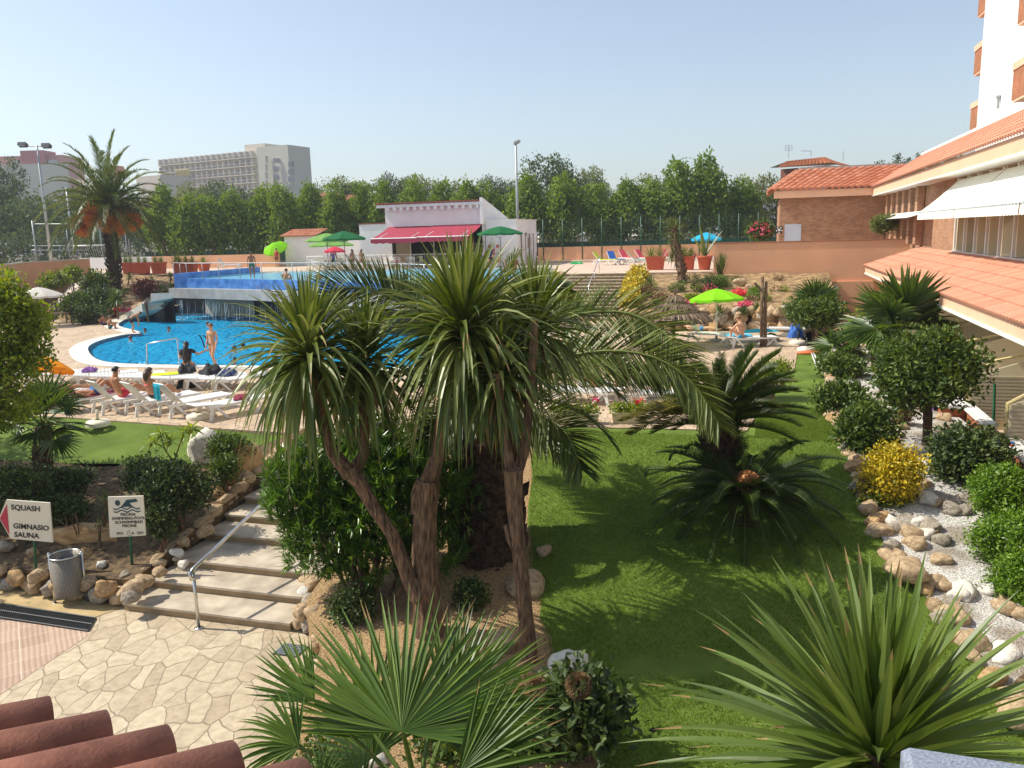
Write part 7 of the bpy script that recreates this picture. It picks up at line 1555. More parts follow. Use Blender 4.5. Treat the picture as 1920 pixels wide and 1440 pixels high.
# turquoise towel over backrest
q = LA[4]; a = R_(HA); ang = R_(50); V = []
for i in range(11):
    for j in range(9):
        s = i/10*1.1-.45; x = (j/8-.5)*.42
        if s < 0: y, z = -.22-.74*math.cos(ang)-.05+.03*math.sin(j*1.3), .34+.03+.74*math.sin(ang)+s*1.0
        else: y, z = -.22-(.74-s)*math.cos(ang), .34+.08+(.74-s)*math.sin(ang)
        V.append(np.array([q[0]+math.sin(a)*y+math.cos(a)*x, q[1]+math.cos(a)*y-math.sin(a)*x, 1.6+z+.01*math.sin(j*2)]))
m = MB(); m.add(V, [(i*9+j,(i+1)*9+j,(i+1)*9+j+1,i*9+j+1) for i in range(10) for j in range(8)]); one(m, 'towel', tq, 'bright turquoise towel hung over a white lounger backrest', 'towel', q, None, True)
for (x, y, lb) in ((184,798,'round white parasol base lying at the lawn edge'),(372,785,'round white parasol base with short pole near the cordyline tips')):
    b = P(x, y, 1.6); o = thing('parasol_stand', lb, 'parasol base', b); m = MB(); m.lathe([(.30,0),(.31,.08),(.27,.13),(.08,.16)], b, 20); m.build('disc', cream, o, True); m = MB(); m.tube([b+np.array([0,0,.15]), b+np.array([.02,0,.42])], .035, 8); m.build('tube', cream, o, True)
# right side loungers
gR = 'white loungers on the deck right of the palms'
for (x, y, hd, a, lb) in ((1110,755,-60,6,'white lounger with a printed towel behind the flower trough'),(1215,760,95,50,'white lounger with a navy cloth under the arching fronds'),(1320,640,120,50,'white lounger beside the straw parasol pole with a person lying'),(1395,650,80,6,'white lounger with a turquoise towel under the lime parasol'),(1450,630,110,50,'white lounger near the crooked post with a blue towel')):
    put_lounger(P(x, y, 1.6), hd, a, lb, gR)
q = P(1115,745,1.6); cloth_pile('white printed towel on the lounger behind the flower trough', (q[0],q[1],2.0), .45, .3, .08, greyc, .2); text('JOZ', .22, blk, None, (q[0]+.15,q[1]-.22,1.72), (.9,-.2,.1), (0,.3,.9), .004)
lt = [o for o in bpy.data.objects if o.name.startswith('lettering') and o.parent is None][0]; props(lt, 'dark letters printed on the white towel behind the flower trough', 'lettering')
q = P(1225,745,1.6); cloth_pile('navy cloth draped over the lounger under the arching fronds', (q[0],q[1],2.0), .5, .3, .4, navy, .1, seed=4)
q = P(1420,640,1.6); cloth_pile('turquoise towel on the lounger under the lime parasol', (q[0],q[1],2.0), .8, .3, .15, tq, .1, seed=5); q = P(1385,648,1.6); cloth_pile('light blue towel beneath the woman by the lime parasol', (q[0],q[1],2.0), .5, .3, .15, mat('light_blue_towel', srgb('#5cb8d8'), .9, 8, .15), .1, seed=7)
# flower troughs
for (x, y, w, lb) in ((1078,797,92,'cream flower trough with red and pink blooms between lawn and deck'),(1180,795,66,'second cream flower trough partly hidden by the old cycad frond')):
    a, b = P(x-w/2, y, 1.6), P(x+w/2, y, 1.6); e = nrm(b-a); nn = np.array([-e[1],e[0],0]); L = np.linalg.norm(b-a); o = thing('flower_trough', lb, 'planter', a); c8 = []
    for z, k in ((0,.9),(.27,1.0)):
        for u, v in ((0,0),(1,0),(1,1),(0,1)): c8.append(a+e*L*(.5+(u-.5)*k)+nn*.32*(.5+(v-.5)*k)+np.array([0,0,z]))
    m = MB(); m.hexa(c8); m.build('trough', mat('trough_cream', srgb('#cbbf98'), .7, 3, .08) if x == 1078 else bpy.data.materials['trough_cream'], o)
    for u in np.linspace(.12,.88,5): m = MB(); foliage(m, [(a+e*L*u+nn*.16+np.array([0,0,.36]),(.14,.12,.10))], 150, .07, .05, 7, .05); m.build('plant', LF['lime'], o)
    m = MB(); foliage(m, [(a+e*L*u+nn*.16+np.array([0,0,.48+.08*(k%2)]),(.05,.05,.05)) for k, u in enumerate((.3,.62,.8,.9))], 60, .05, .05, 12, .03); m.build('blossom', LF['redfl'] if x > 1100 else LF['flower'], o)
# terracotta planters on the upper deck
def trough(px, py, w, label, h=.55, plant='date'):
    a, b = P(px-w/2, py, 3.84), P(px+w/2, py, 3.84); Ly = (a+b)/2; L = w*Ly[1]/1540; o = thing('terracotta_planter', label, 'planter', Ly); m = MB(); c8 = []
    for z, k in ((0,.82),(h,1.0)):
        for u, v in ((-1,-1),(1,-1),(1,1),(-1,1)): c8.append(Ly+W(1,0)*u*L/2*k+W(0,1)*v*.3*k+np.array([0,0,z]))
    m.hexa(c8); m.build('tub', potm, o); m = MB(); m.gbox(0,0,0,0,0,0) if False else None
    c8 = []
    for z in (h-.12, h+.005):
        for u, v in ((-1,-1),(1,-1),(1,1),(-1,1)): c8.append(Ly+W(1,0)*u*(L/2+.03)+W(0,1)*v*.33+np.array([0,0,z]))
    m.hexa(c8); m.build('rim', potm, o)
    for i in range(max(2, int(L/.55))):
        c = Ly+W(1,0)*((i+.5)/max(2, int(L/.55))-.5)*L+np.array([0,0,h]); m = MB(); rosette(m, c, 40, .75+.3*rnd.random(), .05, 3, 80, .1, .7, 4, .2, .03); m.build('plant', LF[plant], o)
trough(1229,506,34,'terracotta planter of spiky plants left of the leaning yucca',.8,'brown' if False else 'olive'); trough(1276,506,18,'small terracotta planter behind the leaning yucca trunk',.75,'olive'); trough(1290,506,24,'terracotta planter just right of the leaning yucca',.8,'olive')
for i, (x, w) in enumerate(((243,22),(268,28),(299,26),(335,14),(357,28))): trough(x, 513, w, ['leftmost terracotta planter beside the date palm trunk','second terracotta planter right of the date palm','third terracotta planter right of the date palm','small terracotta planter left of the blue wall corner','terracotta planter behind the left end of the blue wall'][i], .9, 'yucca')
def pot(px, py, rpx, h, label, pl):
    b = P(px, py, 3.84); r = rpx*b[1]/1540; o = thing('terracotta_pot', label, 'pot', b); m = MB(); m.lathe([(r*.68,0),(r*.92,h*.82),(r*1.02,h*.83),(r*1.04,h),(r*.9,h),(r*.85,h*.9),(0,h*.88)], b, 24); m.build('pot', potm, o, True); m = MB()
    if pl == 'bird':
        for d in ((-.5,0,1),(.6,.1,1),(-.15,.1,1.2),(.2,0,1.1)): m.blades([b+np.array([0,0,h*.9])], [d], 1.9, .3, .5, 5, .3)
        m.build('plant', LF['date'], o)
    else: rosette(m, b+np.array([0,0,h]), 50, .8, .06, 3, 75, 0, .5, 4, .2, .03); m.build('plant', LF['olive'], o)
pot(1321,506,14,.82,'large round terracotta pot with strelitzia leaves below the blue parasol','bird'); pot(959,510,13,.72,'round terracotta pot in front of the toilet block','y'); pot(383,508,13,.7,'round terracotta pot at the left end of the pool railing','y')
# upper deck loungers
up_l = [((1152,496),'blue canvas lounger seen from behind on the upper terrace','bl'),((1130,497),'white lounger with a yellow towel left of the blue one','ye'),((1175,492),'lounger with a red backrest, brightest on the upper terrace','rd'),((1195,497),'low lounger with a green cover right of the red one','gr'),((1207,492),'second lounger with a red back on the upper terrace','rd'),((1250,490),'red covered lounger behind the left planters','rd'),((1310,490),'red lounger beside the round terracotta pot','rd'),((205,504),'pale blue lounger left of the date palm trunk','lb'),((178,503),'pale blue lounger at the peach wall end','lb'),((545,492),'red and white lounger under the lime parasol','rd'),((490,500),'pale blue lounger behind the pool railing','lb'),((425,505),'white lounger left of the man in green trunks','wh'),((400,500),'white lounger behind the round pot','wh'),((575,494),'white lounger in the middle of the far terrace row','wh')]
prU = {}
for i, ((x, y), lb, k) in enumerate(up_l):
    if k not in prU:
        mtc = {'bl':bl_pl,'ye':yel,'rd':rd_pl,'gr':mat('pale_green_cover', srgb('#8fc0b0'), .8, 4, .1),'lb':mat('pale_blue_canvas', srgb('#6fb0d8'), .7, 4, .1),'wh':white}[k]
        o = lounger_proto(white, 'terrace_lounger', 50)
        m = MB(); m.box((0,.5,.40), (.52,1.35,.04)); m.box((0,-.44,.67), (.52,.72,.04), 0, 0, -R_(50)); m.build('cushion', mtc, o, world=False); prU[k] = o
    else: o = copy_tree(prU[k])
    q = P(x, y, 3.84); o.location = (q[0],q[1],3.84); o.rotation_euler.z = -R_([160,120,150,100,140,165,120,100,95,150,110,90,100,130][i]); o['label'] = lb; o['category'] = 'sun lounger'; o['group'] = 'loungers on the upper terrace'
cloth_pile('small green toy lying on the terrace left of the coloured loungers', P(1081,495,3.84), .5, .3, .3, mat('green_toy', srgb('#1f9a50'), .5, 3, .1), 0, 'pool_toy', 'toy')
# tables and chairs on the bar terrace
tb_ = thing('cafe_table', 'white cafe table beneath the large bottle green parasol', 'table'); m = MB(); m.lathe([(.42,.70),(.45,.72),(.45,.74),(0,.745)], (0,0,0), 18); m.build('tabletop', white, tb_, True, world=False)
m = MB(); m.lathe([(.25,0),(.22,.04),(.04,.08),(.035,.7)], (0,0,0), 12); m.build('pedestal', white, tb_, True, world=False)
ch_ = thing('cafe_chair', 'x', 'chair'); m = MB(); m.box((0,0,.44), (.44,.44,.03)); m.build('seat', white, ch_, world=False)
m = MB(); 
for i in range(5): m.box((-.18+i*.09,.21,.66), (.05,.02,.4))
m.box((0,.21,.86), (.44,.03,.06)); m.build('backrest', white, ch_, world=False)
for sx in (-.2,.2):
    for sy__ in (-.19,.2): m = MB(); m.bar((sx,sy__,0), (sx*.92,sy__*.92,.44), .02); m.build('leg', white, ch_, world=False)
spots = [(600,58.5),(622,60.5),(645,59),(668,61),(690,59.5),(715,60),(742,58.8),(770,59.0)]
for i, (x, Y) in enumerate(spots):
    o = tb_ if i == 0 else copy_tree(tb_); q = Q(x, 490, Y+4); o.location = (q[0],q[1],3.84); o['label'] = 'white cafe table on the terrace behind the barred railing'; o['group'] = 'cafe tables before the bar'
    for k in range(3):
        a = k*2.1+i; c = ch_ if (i == 0 and k == 0) else copy_tree(ch_); c.location = (q[0]+math.cos(a)*.75, q[1]+math.sin(a)*.75, 3.84); c.rotation_euler.z = a-math.pi/2; c['label'] = 'white plastic chair at a cafe table behind the barred railing'; c['group'] = 'white chairs before the bar'
# life ring, crooked post, floor things
q = P(208,594,1.6); o = thing('life_ring_stand', 'orange life ring on a short post at the edge of the left slope', 'life ring', q); yL_ = q[1]; c = Q(209,580,yL_)
m = MB(); r = 12*yL_/1540; m.tube([c+np.array([math.cos(a)*r, 0, math.sin(a)*r]) for a in np.linspace(0, 6.283, 25)], .085, 8); m.build('ring', mat('life_ring_orange', srgb('#e8502c'), .5, 3, .08), o, True); m = MB(); m.tube([q, c], .05, 6); m.build('post', wood, o)
b = P(1428,650,1.6); o = thing('wooden_posts', 'two crooked grey wooden posts standing by the loungers near the rock pile', 'posts', b)
for dx, yt in ((0,518),(7,528)): m = MB(); m.tube([b+np.array([dx*.02,0,0]), Q(1428+dx, 585, b[1]), Q(1430+dx, yt, b[1])], [.07,.065,.055], 7, True, 0, .5, .1); m.build('post', barkm, o, True)
m = MB(); m.bar(Q(1430,548,b[1]), Q(1415,530,b[1]), .04); m.bar(Q(1432,560,b[1]), Q(1438,558,b[1]), .04); m.build('cross_piece', barkm, o)
b = P(1518,663,1.58); o = thing('rescue_board', 'orange and white object lying on the lawn corner', 'float', b); m = MB(); m.lathe([(.35,0),(.38,.04),(.33,.08),(0,.09)], b, 16, 0, 1.3, .6); m.build('body', mat('float_orange', srgb('#e07040'), .5, 3, .1), o, True); m = MB(); m.bar(b+np.array([.1,-.1,.04]), P(1542,690,1.62), .03); m.bar(b+np.array([.0,-.2,.04]), P(1532,690,1.62), .025); m.build('pole', white, o)
for (x, y, lb) in ((1480,630,'round pale parasol base near the blue bag'),(1496,645,'round stone parasol base at the lawn corner'),(1512,658,'parasol base with a rod next to the orange object')):
    b = P(x, y, 1.6); o = thing('parasol_stand', lb, 'parasol base', b); m = MB(); m.lathe([(.32,0),(.34,.08),(.25,.15),(.05,.18)], b, 16); m.build('disc', copem, o, True); m = MB(); m.tube([b+np.array([0,0,.15]), b+np.array([0,0,.5])], .025, 6); m.build('tube', dark, o, True)
cloth_pile('blue bag standing near the parasol bases by the flat topped shrub', P(1492,633,1.6)+np.array([0,0,0]), .3, .2, .9, bl_pl, 0, 'bag', seed=3)
b = P(1396,718,1.6)
shrub('flowering_shrub','white flecked flowering shrub on the deck edge behind the cycad',1450,700,40,30,22,3000,.08,'lime',gz=1.5)
# terrace things at right
tg = P(1775,800,1.2); o = thing('terrace_table', 'white ledge table draped with a purple towel under the hotel eave', 'table', tg); m = MB(); e = W(1,0)
m.box(tg+np.array([.1,.2,.62]), (.7,1.6,.08), -YAW); m.build('table_top', white, o); m = MB(); m.box(tg+np.array([.1,.2,.3]), (.5,1.4,.56), -YAW); m.build('support', mat('brown_render2', srgb('#a5633f'), .85, 3, .1), o)
cloth_pile('purple towel hanging over the white ledge table', tg+np.array([-.05,.45,.66]), .42, .35, .1, purple, .1); 
V = [tg+np.array([-.27+.02*math.sin(j), .15+j*.1, .67-i*.1-.02*(j%2)]) for i in range(6) for j in range(8)]; m = MB(); m.add(V, [(i*8+j,(i+1)*8+j,(i+1)*8+j+1,i*8+j+1) for i in range(5) for j in range(7)]); one(m, 'towel', purple, 'hanging side of the purple towel below the turquoise one', 'towel', tg, None, True)
cloth_pile('turquoise towel heaped on top of the purple one', tg+np.array([-.05,.6,.70]), .26, .22, .3, tq, .4, seed=4)
b = P(1860,800,1.2); o = thing('plastic_chair', 'white plastic armchair on the hotel terrace by the green post', 'chair', b); m = MB(); m.lathe([(.28,.40),(.28,.44),(0,.44)], b, 16); m.build('seat', white, o, True)
m = MB(); m.tube([b+np.array([math.cos(a)*.32, math.sin(a)*.3, .62+.16*math.sin(a)]) for a in np.linspace(-.3, 3.5, 14)], .04, 8); 
for a in np.linspace(.4, 2.7, 7): m.bar(b+np.array([math.cos(a)*.28, math.sin(a)*.26, .43]), b+np.array([math.cos(a)*.32, math.sin(a)*.3, .62+.16*math.sin(a)]), .022)
m.build('backrest', white, o, True)
for sx in (-1,1):
    for sy__ in (-1,1): m = MB(); m.bar(b+np.array([sx*.25,sy__*.22,0]), b+np.array([sx*.22,sy__*.2,.42]), .022); m.build('leg', white, o)
b = P(1862,830,1.1); m = MB(); m.tube([b, Q(1865,720,b[1])], .03, 8); one(m, 'green_post', greenp, 'thin green metal post in front of the louvred partition', 'post', b)
b = P(1892,905,1.1); rk = thing('drying_rack', 'white drying rack with red and blue cloths at the right edge', 'drying rack', b); m = MB()
for i in range(6): m.bar(b+np.array([-.4,i*.12,.72]), b+np.array([.5,i*.12,.72]), .008)
for sx in (-.4,.5): m.bar(b+np.array([sx,0,.72]), b+np.array([sx,.6,.72]), .012); m.bar(b+np.array([sx,0,0]), b+np.array([sx,.6,.72]), .012); m.bar(b+np.array([sx,.6,0]), b+np.array([sx,0,.72]), .012)
m.build('frame', white, rk)
for i, mt_ in enumerate((rd_pl, bl_pl, greyc)): m = MB(); y0 = .1+i*.17; m.box(b+np.array([-.15+i*.15,y0,.6]), (.45,.03,.26)); m.box(b+np.array([-.15+i*.15,y0+.03,.735]), (.45,.08,.015)); m.build('cloth', mt_, rk)

# ---------------------------------------------------------------- people
def skinmat(nm, h): return mat(nm, srgb(h), .55, 8, .06, spec=.35)
SK = {'tan': skinmat('tanned_skin', '#b5805c'), 'pale': skinmat('pale_skin', '#d0a080'), 'dark': skinmat('deep_tan_skin', '#9a6546')}
HR = {'black': mat('black_hair', (.012,.010,.009), .5, 20, .3), 'brown': mat('brown_hair', (.06,.03,.015), .55, 20, .3), 'red': mat('reddish_hair', (.22,.09,.04), .55, 20, .3), 'cap': mat('pale_cap', (.75,.78,.8), .8, 9, .1)}
BASE = dict(pel=(0,0,.93), spi=(0,0,1.10), che=(0,0,1.29), nec=(0,-.01,1.46), hea=(0,.01,1.56), top=(0,.0,1.66), nos=(0,.10,1.565),
  sh=(.165,-.01,1.40), el=(.22,-.03,1.12), wr=(.24,.05,.87), ha=(.245,.08,.79), hi=(.095,0,.88), kn=(.105,.03,.49), an=(.105,-.02,.09), to=(.12,.13,.03))
def pose(**kw):
    p = {}
    for k, v in BASE.items():
        if len(k) == 2 : p[k+'L'] = (-v[0],v[1],v[2]); p[k+'R'] = v
        else: p[k] = v
    for k, v in kw.items():
        if len(k) == 2: p[k+'L'] = (-v[0],v[1],v[2]); p[k+'R'] = v
        else: p[k] = v
    return p
def skinobj(name, V, E, Rr, mt, parent, sub=1):
    me = bpy.data.meshes.new(name); me.from_pydata([tuple(v) for v in V], E, []); o = bpy.data.objects.new(name, me); COL.objects.link(o)
    sk = o.modifiers.new('Skin', 'SKIN'); sk.use_smooth_shade = True; lay = me.skin_vertices[0].data
    for i, r in enumerate(Rr): lay[i].radius = r if isinstance(r, tuple) else (r, r); lay[i].use_root = (i == 0)
    sb = o.modifiers.new('Sub', 'SUBSURF'); sb.levels = sub; sb.render_levels = sub; me.materials.append(mt); o.parent = parent; return o
def hand_dir(p, s): 
    w, h = np.array(p['wr'+s]), np.array(p['ha'+s]); return nrm(h-w)
def person(label, loc, rz, p, skin='tan', scale=1.0, clothes=(), hair='black', hairlong=0, female=False, group=None):
    o = thing('person', label, 'person', loc, rz, group); o.scale = (scale,)*3; sk = SK[skin]
    names = ['pel','spi','che','nec','hea','top','shL','elL','wrL','haL','shR','elR','wrR','haR','hiL','knL','anL','toL','hiR','knR','anR','toR']
    V = [p[n] for n in names]; ix = {n: i for i, n in enumerate(names)}
    rad = dict(pel=(.125,.10), spi=(.105 if female else .12,.085), che=(.13 if female else .15,.10), nec=.052, hea=(.078,.092), top=(.05,.055), sh=.055, el=.038, wr=.026, ha=(.036,.018), hi=.088, kn=.056, an=.036, to=(.04,.022))
    Rr = [rad.get(n, rad.get(n[:2])) for n in names]
    E = [('pel','spi'),('spi','che'),('che','nec'),('nec','hea'),('hea','top')]+[(a+s,b+s) for s in 'LR' for a, b in (('sh','el'),('el','wr'),('wr','ha'),('hi','kn'),('kn','an'),('an','to'))]+[('che','shL'),('che','shR'),('pel','hiL'),('pel','hiR')]
    E = [(ix[a], ix[b]) for a, b in E]
    for s in 'LR':
        d = hand_dir(p, s); h = np.array(p['ha'+s]); sd = nrm(np.cross(d, [0.2,1,.1])); sg = 1 if s == 'L' else -1
        for k, (off, ln) in enumerate(((-.027,.07),(-.010,.085),(.008,.08),(.026,.062))):
            q1 = h+d*.03+sd*off; q2 = q1+d*ln*.6+np.array([0,.008,-.004]); V += [tuple(q1), tuple(q2)]; Rr += [.009,.007]; E += [(ix['ha'+s], len(V)-2), (len(V)-2, len(V)-1)]
        w = np.array(p['wr'+s]); q1 = w*.45+h*.55+sd*sg*.032; q2 = q1+d*.04+sd*sg*.015; V += [tuple(q1), tuple(q2)]; Rr += [.011,.009]; E += [(ix['ha'+s], len(V)-2), (len(V)-2, len(V)-1)]
    skinobj('body', V, E, Rr, sk, o, 1)
    hc = np.array(p['hea'])*.6+np.array(p['top'])*.4; upd = nrm(np.array(p['top'])-np.array(p['nec'])); fd = np.array(p['nos'])-np.array(p['hea']); fd = nrm(fd-upd*(fd@upd)); sdv = np.cross(fd, upd)
    def HP(a, b, c): return hc+sdv*a+fd*b+upd*c
    m = MB(); n8 = []                                     # face: nose, ears, eyes, mouth
    for c, r in ((HP(0,.098,-.025),(.012,.016,.02)),(HP(.082,0,-.02),(.012,.018,.028)),(HP(-.082,0,-.02),(.012,.018,.028))): m.ell(c, r, 8)
    m.build('face_relief', sk, o, True, world=False)
    for s in (-1,1): m = MB(); m.ell(HP(.032*s,.086,.0), (.012,.008,.008), 6); m.build('eye', HR['brown'], o, False, world=False)
    m = MB(); m.ell(HP(0,.09,-.062), (.022,.008,.007), 6); m.build('mouth', HR['red'], o, False, world=False)
    pass
    m = MB(); n_ = 14; V = []; rows = 7
    for i in range(rows):
        th = math.pi*.56*i/(rows-1)
        for k in range(n_):
            ph = 2*math.pi*k/n_; ext = 1.0 if math.sin(ph) < .35 else (.62 if i > 2 else 1.0); t2 = th*ext*(1.18 if math.sin(ph) < -.2 else 1); rr = 1+.05*math.sin(k*3+i*2)
            V.append(HP(math.sin(t2)*math.cos(ph)*.096*rr, math.sin(t2)*math.sin(ph)*.108*rr-.008, math.cos(t2)*.098*rr+.012))
    m.add(V, [(i*n_+k,i*n_+(k+1)%n_,(i+1)*n_+(k+1)%n_,(i+1)*n_+k) for i in range(rows-1) for k in range(n_)]); 
    if hairlong:
        pts = [HP(0,-.05,.0), HP(0,-.09,-.12), HP(0,-.10,-.12-hairlong*.5), HP(0,-.07,-.12-hairlong)]; m.tube(pts, [.09,.085,.10 if hairlong > .2 else .06,.03], 10)
    m.build('hair', HR[hair], o, True, world=False)
    A = {n: np.array(p[n]) for n in p}
    for kind, mt in clothes:
        if kind == 'trunks': 
            V = [A['pel'], A['pel']*.45+A['spi']*.55, A['hiL'], A['hiL']*.4+A['knL']*.6, A['hiR'], A['hiR']*.4+A['knR']*.6]; skinobj('swim_trunks', V, [(0,1),(0,2),(2,3),(0,4),(4,5)], [(.138,.112),(.118,.1),.102,.088,.102,.088], mt, o, 1)
        elif kind == 'brief': V = [A['pel'], A['pel']*.6+A['spi']*.4, A['hiL'], A['hiL']*.85+A['knL']*.15, A['hiR'], A['hiR']*.85+A['knR']*.15]; skinobj('bikini_bottom', V, [(0,1),(0,2),(2,3),(0,4),(4,5)], [(.132,.106),(.10,.09),.094,.085,.094,.085], mt, o, 1)
        elif kind == 'top': V = [A['che']+(A['che']-A['spi'])*.05, A['che']*.72+A['spi']*.28]; skinobj('bikini_top', V, [(0,1)], [(.152,.125),(.145,.118)], mt, o, 1)
        elif kind == 'shirt': V = [A['che'], A['spi'], A['pel'], A['shL'], A['shL']*.4+A['elL']*.6, A['shR'], A['shR']*.4+A['elR']*.6, A['nec']*.6+A['che']*.4]; skinobj('shirt', V, [(0,1),(1,2),(0,3),(3,4),(0,5),(5,6),(0,7)], [(.165,.12),(.14,.11),(.145,.12),.072,.06,.072,.06,(.09,.07)], mt, o, 1)
        elif kind == 'suit': V = [A['che'], A['spi'], A['pel'], A['hiL'], A['hiR']]; skinobj('swimsuit', V, [(0,1),(1,2),(2,3),(2,4)], [(.15,.112),(.12,.1),(.14,.11),.094,.094], mt, o, 1)
        elif kind == 'dress': V = [A['che'], A['spi'], A['pel'], (A['knL']+A['knR'])/2]; skinobj('dress', V, [(0,1),(1,2),(2,3)], [(.165,.12),(.15,.12),(.19,.16),(.24,.2)], mt, o, 1)
    return o
def cm(nm, h): return bpy.data.materials.get(nm) or mat(nm, srgb(h), .8, 10, .12)
STAND = pose(); WALK = pose(knL=(-.1,.16,.5), anL=(-.1,.06,.10), toL=(-.1,.2,.04), knR=(.1,-.02,.49), anR=(.1,-.26,.12), toR=(.11,-.14,.03), elL=(-.24,-.02,1.13), wrL=(-.27,.12,.92), haL=(-.28,.16,.85))
SITL = pose(pel=(0,0,.11), spi=(0,-.05,.27), che=(0,-.10,.45), nec=(0,-.07,.62), hea=(0,-.03,.72), top=(0,-.03,.83), nos=(0,.06,.72), sh=(.17,-.10,.56), el=(.25,.02,.32), wr=(.2,.22,.22), ha=(.17,.3,.2), hi=(.10,.04,.09), kn=(.13,.42,.34), an=(.11,.72,.07), to=(.11,.84,.09))
LIE = pose(pel=(0,0,.11), spi=(0,-.18,.11), che=(0,-.38,.14), nec=(0,-.55,.2), hea=(0,-.66,.25), top=(0,-.76,.28), nos=(0,-.62,.36), sh=(.17,-.46,.15), el=(.3,-.25,.08), wr=(.2,-.05,.14), ha=(.14,0,.17), hi=(.10,.04,.10), kn=(.14,.38,.42), an=(.13,.72,.08), to=(.13,.84,.1))
LIEF = pose(pel=(0,0,.11), spi=(0,-.18,.11), che=(0,-.38,.14), nec=(0,-.55,.2), hea=(0,-.66,.25), top=(0,-.76,.28), nos=(0,-.62,.36), sh=(.17,-.46,.15), el=(.3,-.25,.08), wr=(.2,-.05,.14), ha=(.14,0,.17), hi=(.10,.04,.10), kn=(.12,.46,.16), an=(.11,.88,.08), to=(.12,.98,.16))
EDGE = pose(pel=(0,0,.11), spi=(0,-.01,.28), che=(0,.03,.46), nec=(0,.06,.63), hea=(0,.1,.73), top=(0,.1,.83), nos=(0,.2,.72), sh=(.17,.03,.57), el=(.22,.1,.32), wr=(.14,.3,.22), ha=(.1,.36,.2), hi=(.1,.04,.09), kn=(.12,.42,.08), an=(.12,.44,-.34), to=(.12,.55,-.38))
SITG = pose(pel=(0,0,.10), spi=(0,-.02,.27), che=(0,.04,.45), nec=(0,.1,.61), hea=(0,.15,.70), top=(0,.17,.80), nos=(0,.25,.68), sh=(.17,.05,.56), el=(.26,.2,.36), wr=(.2,.4,.4), ha=(.18,.46,.38), hi=(.1,.04,.09), kn=(.16,.38,.42), an=(.13,.36,.06), to=(.13,.5,.04))
BEND = pose(pel=(0,-.12,.85), spi=(0,.02,.98), che=(0,.2,1.06), nec=(0,.36,1.1), hea=(0,.46,1.12), top=(0,.54,1.17), nos=(0,.52,1.03), sh=(.17,.28,1.05), el=(.2,.36,.75), wr=(.17,.34,.5), ha=(.16,.34,.42), hi=(.1,-.12,.8), kn=(.12,.06,.45), an=(.12,-.05,.09))
def up(z, p): return {k: (v[0],v[1],v[2]+z) for k, v in p.items()}
LH = .37
pq = P(402,690,1.6); person('slim woman in green bikini standing at the near pool edge', pq, R_(160), WALK, 'pale', .98, [('top',cm('green_bikini','#4f8a4a')),('brief',cm('skin_tone_bikini','#6a6a3a'))], 'red', 0, True)
pb_ = dict(EDGE); pb_.update(elR=(.34,.12,.42), wrR=(.55,.25,.5), haR=(.63,.3,.52)); pq = P(352,689,1.6); person('woman with long black hair and black top sitting on the pool edge', pq, R_(10), pb_, 'tan', 1.12, [('shirt',blackc),('brief',cm('teal_trousers','#2f9aa0'))], 'black', .48, True)
q = onl(LA[1],HA,.15,0,-.05); person('man in blue shorts lying on a maroon towel with knees up', q, -R_(HA), LIE, 'tan', 1.0, [('trunks',cm('blue_trunks','#2a6fb0'))], 'black')
q = onl(LA[0],HA,.35,0,-.05); person('bather lying on the leftmost lounger under the lime tree', q, -R_(HA), LIEF, 'tan', 1.0, [('brief',maroon)], 'brown')
q = onl(LA[2],HA,.05,0,-.06); person('dark haired man in red shorts sitting with his back turned', q, -R_(HA), SITL, 'tan', 1.05, [('trunks',cm('red_trunks','#d8344a'))], 'black')
q = onl(LA[3],HA,.05,0,-.06); person('woman in a pink bikini seen from behind on a lounger', q, -R_(HA)+.2, SITL, 'tan', 1.05, [('top',cm('pink_bikini','#f06a7c')),('brief',blackc)], 'brown', .16, True)
pq = P(205,617,1.6); person('child in teal shorts sitting on the far pool coping', pq, R_(-75), SITG, 'tan', .85, [('trunks',cm('teal_shorts','#1d6c78'))], 'black')
pq = P(197,610,1.6); person('second child sitting just behind the one in teal shorts', pq, R_(60), SITG, 'dark', .8, [('trunks',navy)], 'black')
pq = P(250,624,1.6); person('boy in black and yellow shorts bending on the pool islet', pq, R_(-60), BEND, 'tan', .88, [('trunks',blackc)], 'brown')
WZ = 1.47
for i, (x, y, sc2, hr, lb) in enumerate(((245,640,.95,'brown','swimmer with brown hair nearest the left coping'),(272,624,.9,'black','swimmer child with black hair by the islet tip'),(317,622,1,'black','swimmer alone in the middle of the pool'),(390,612,1,'brown','swimmer behind the standing woman'),(440,660,1,'black','swimmer by the cordyline leaves, left of the pair'),(456,655,1,'black','swimmer by the cordyline leaves, right of the pair'),(440,682,.9,'black','swimmer nearest to the second row loungers at right'))):
    q = P(x, y, WZ); person(lb, (q[0],q[1],WZ-1.42*sc2), R_(60+i*70), up(0, STAND), 'tan', sc2, [('brief',navy)], hr)
pq = P(100,604,1.6); person('man in a yellow green shirt seated beneath the white parasol', pq+np.array([0,0,.3]), R_(120), SITG, 'dark', 1.0, [('shirt',cm('lime_shirt','#8fa030'))], 'brown')
o = thing('low_table', 'brown wooden table in front of the man in the yellow green shirt', 'table', P(113,606,1.6)); b = P(113,606,1.6); m = MB(); m.box(b+np.array([0,0,.6]), (1.3,.7,.05)); m.build('table_top', wood, o)
for sx in (-.55,.55):
    for s2 in (-.28,.28): m = MB(); m.box(b+np.array([sx,s2,.29]), (.06,.06,.58)); m.build('leg', wood, o)
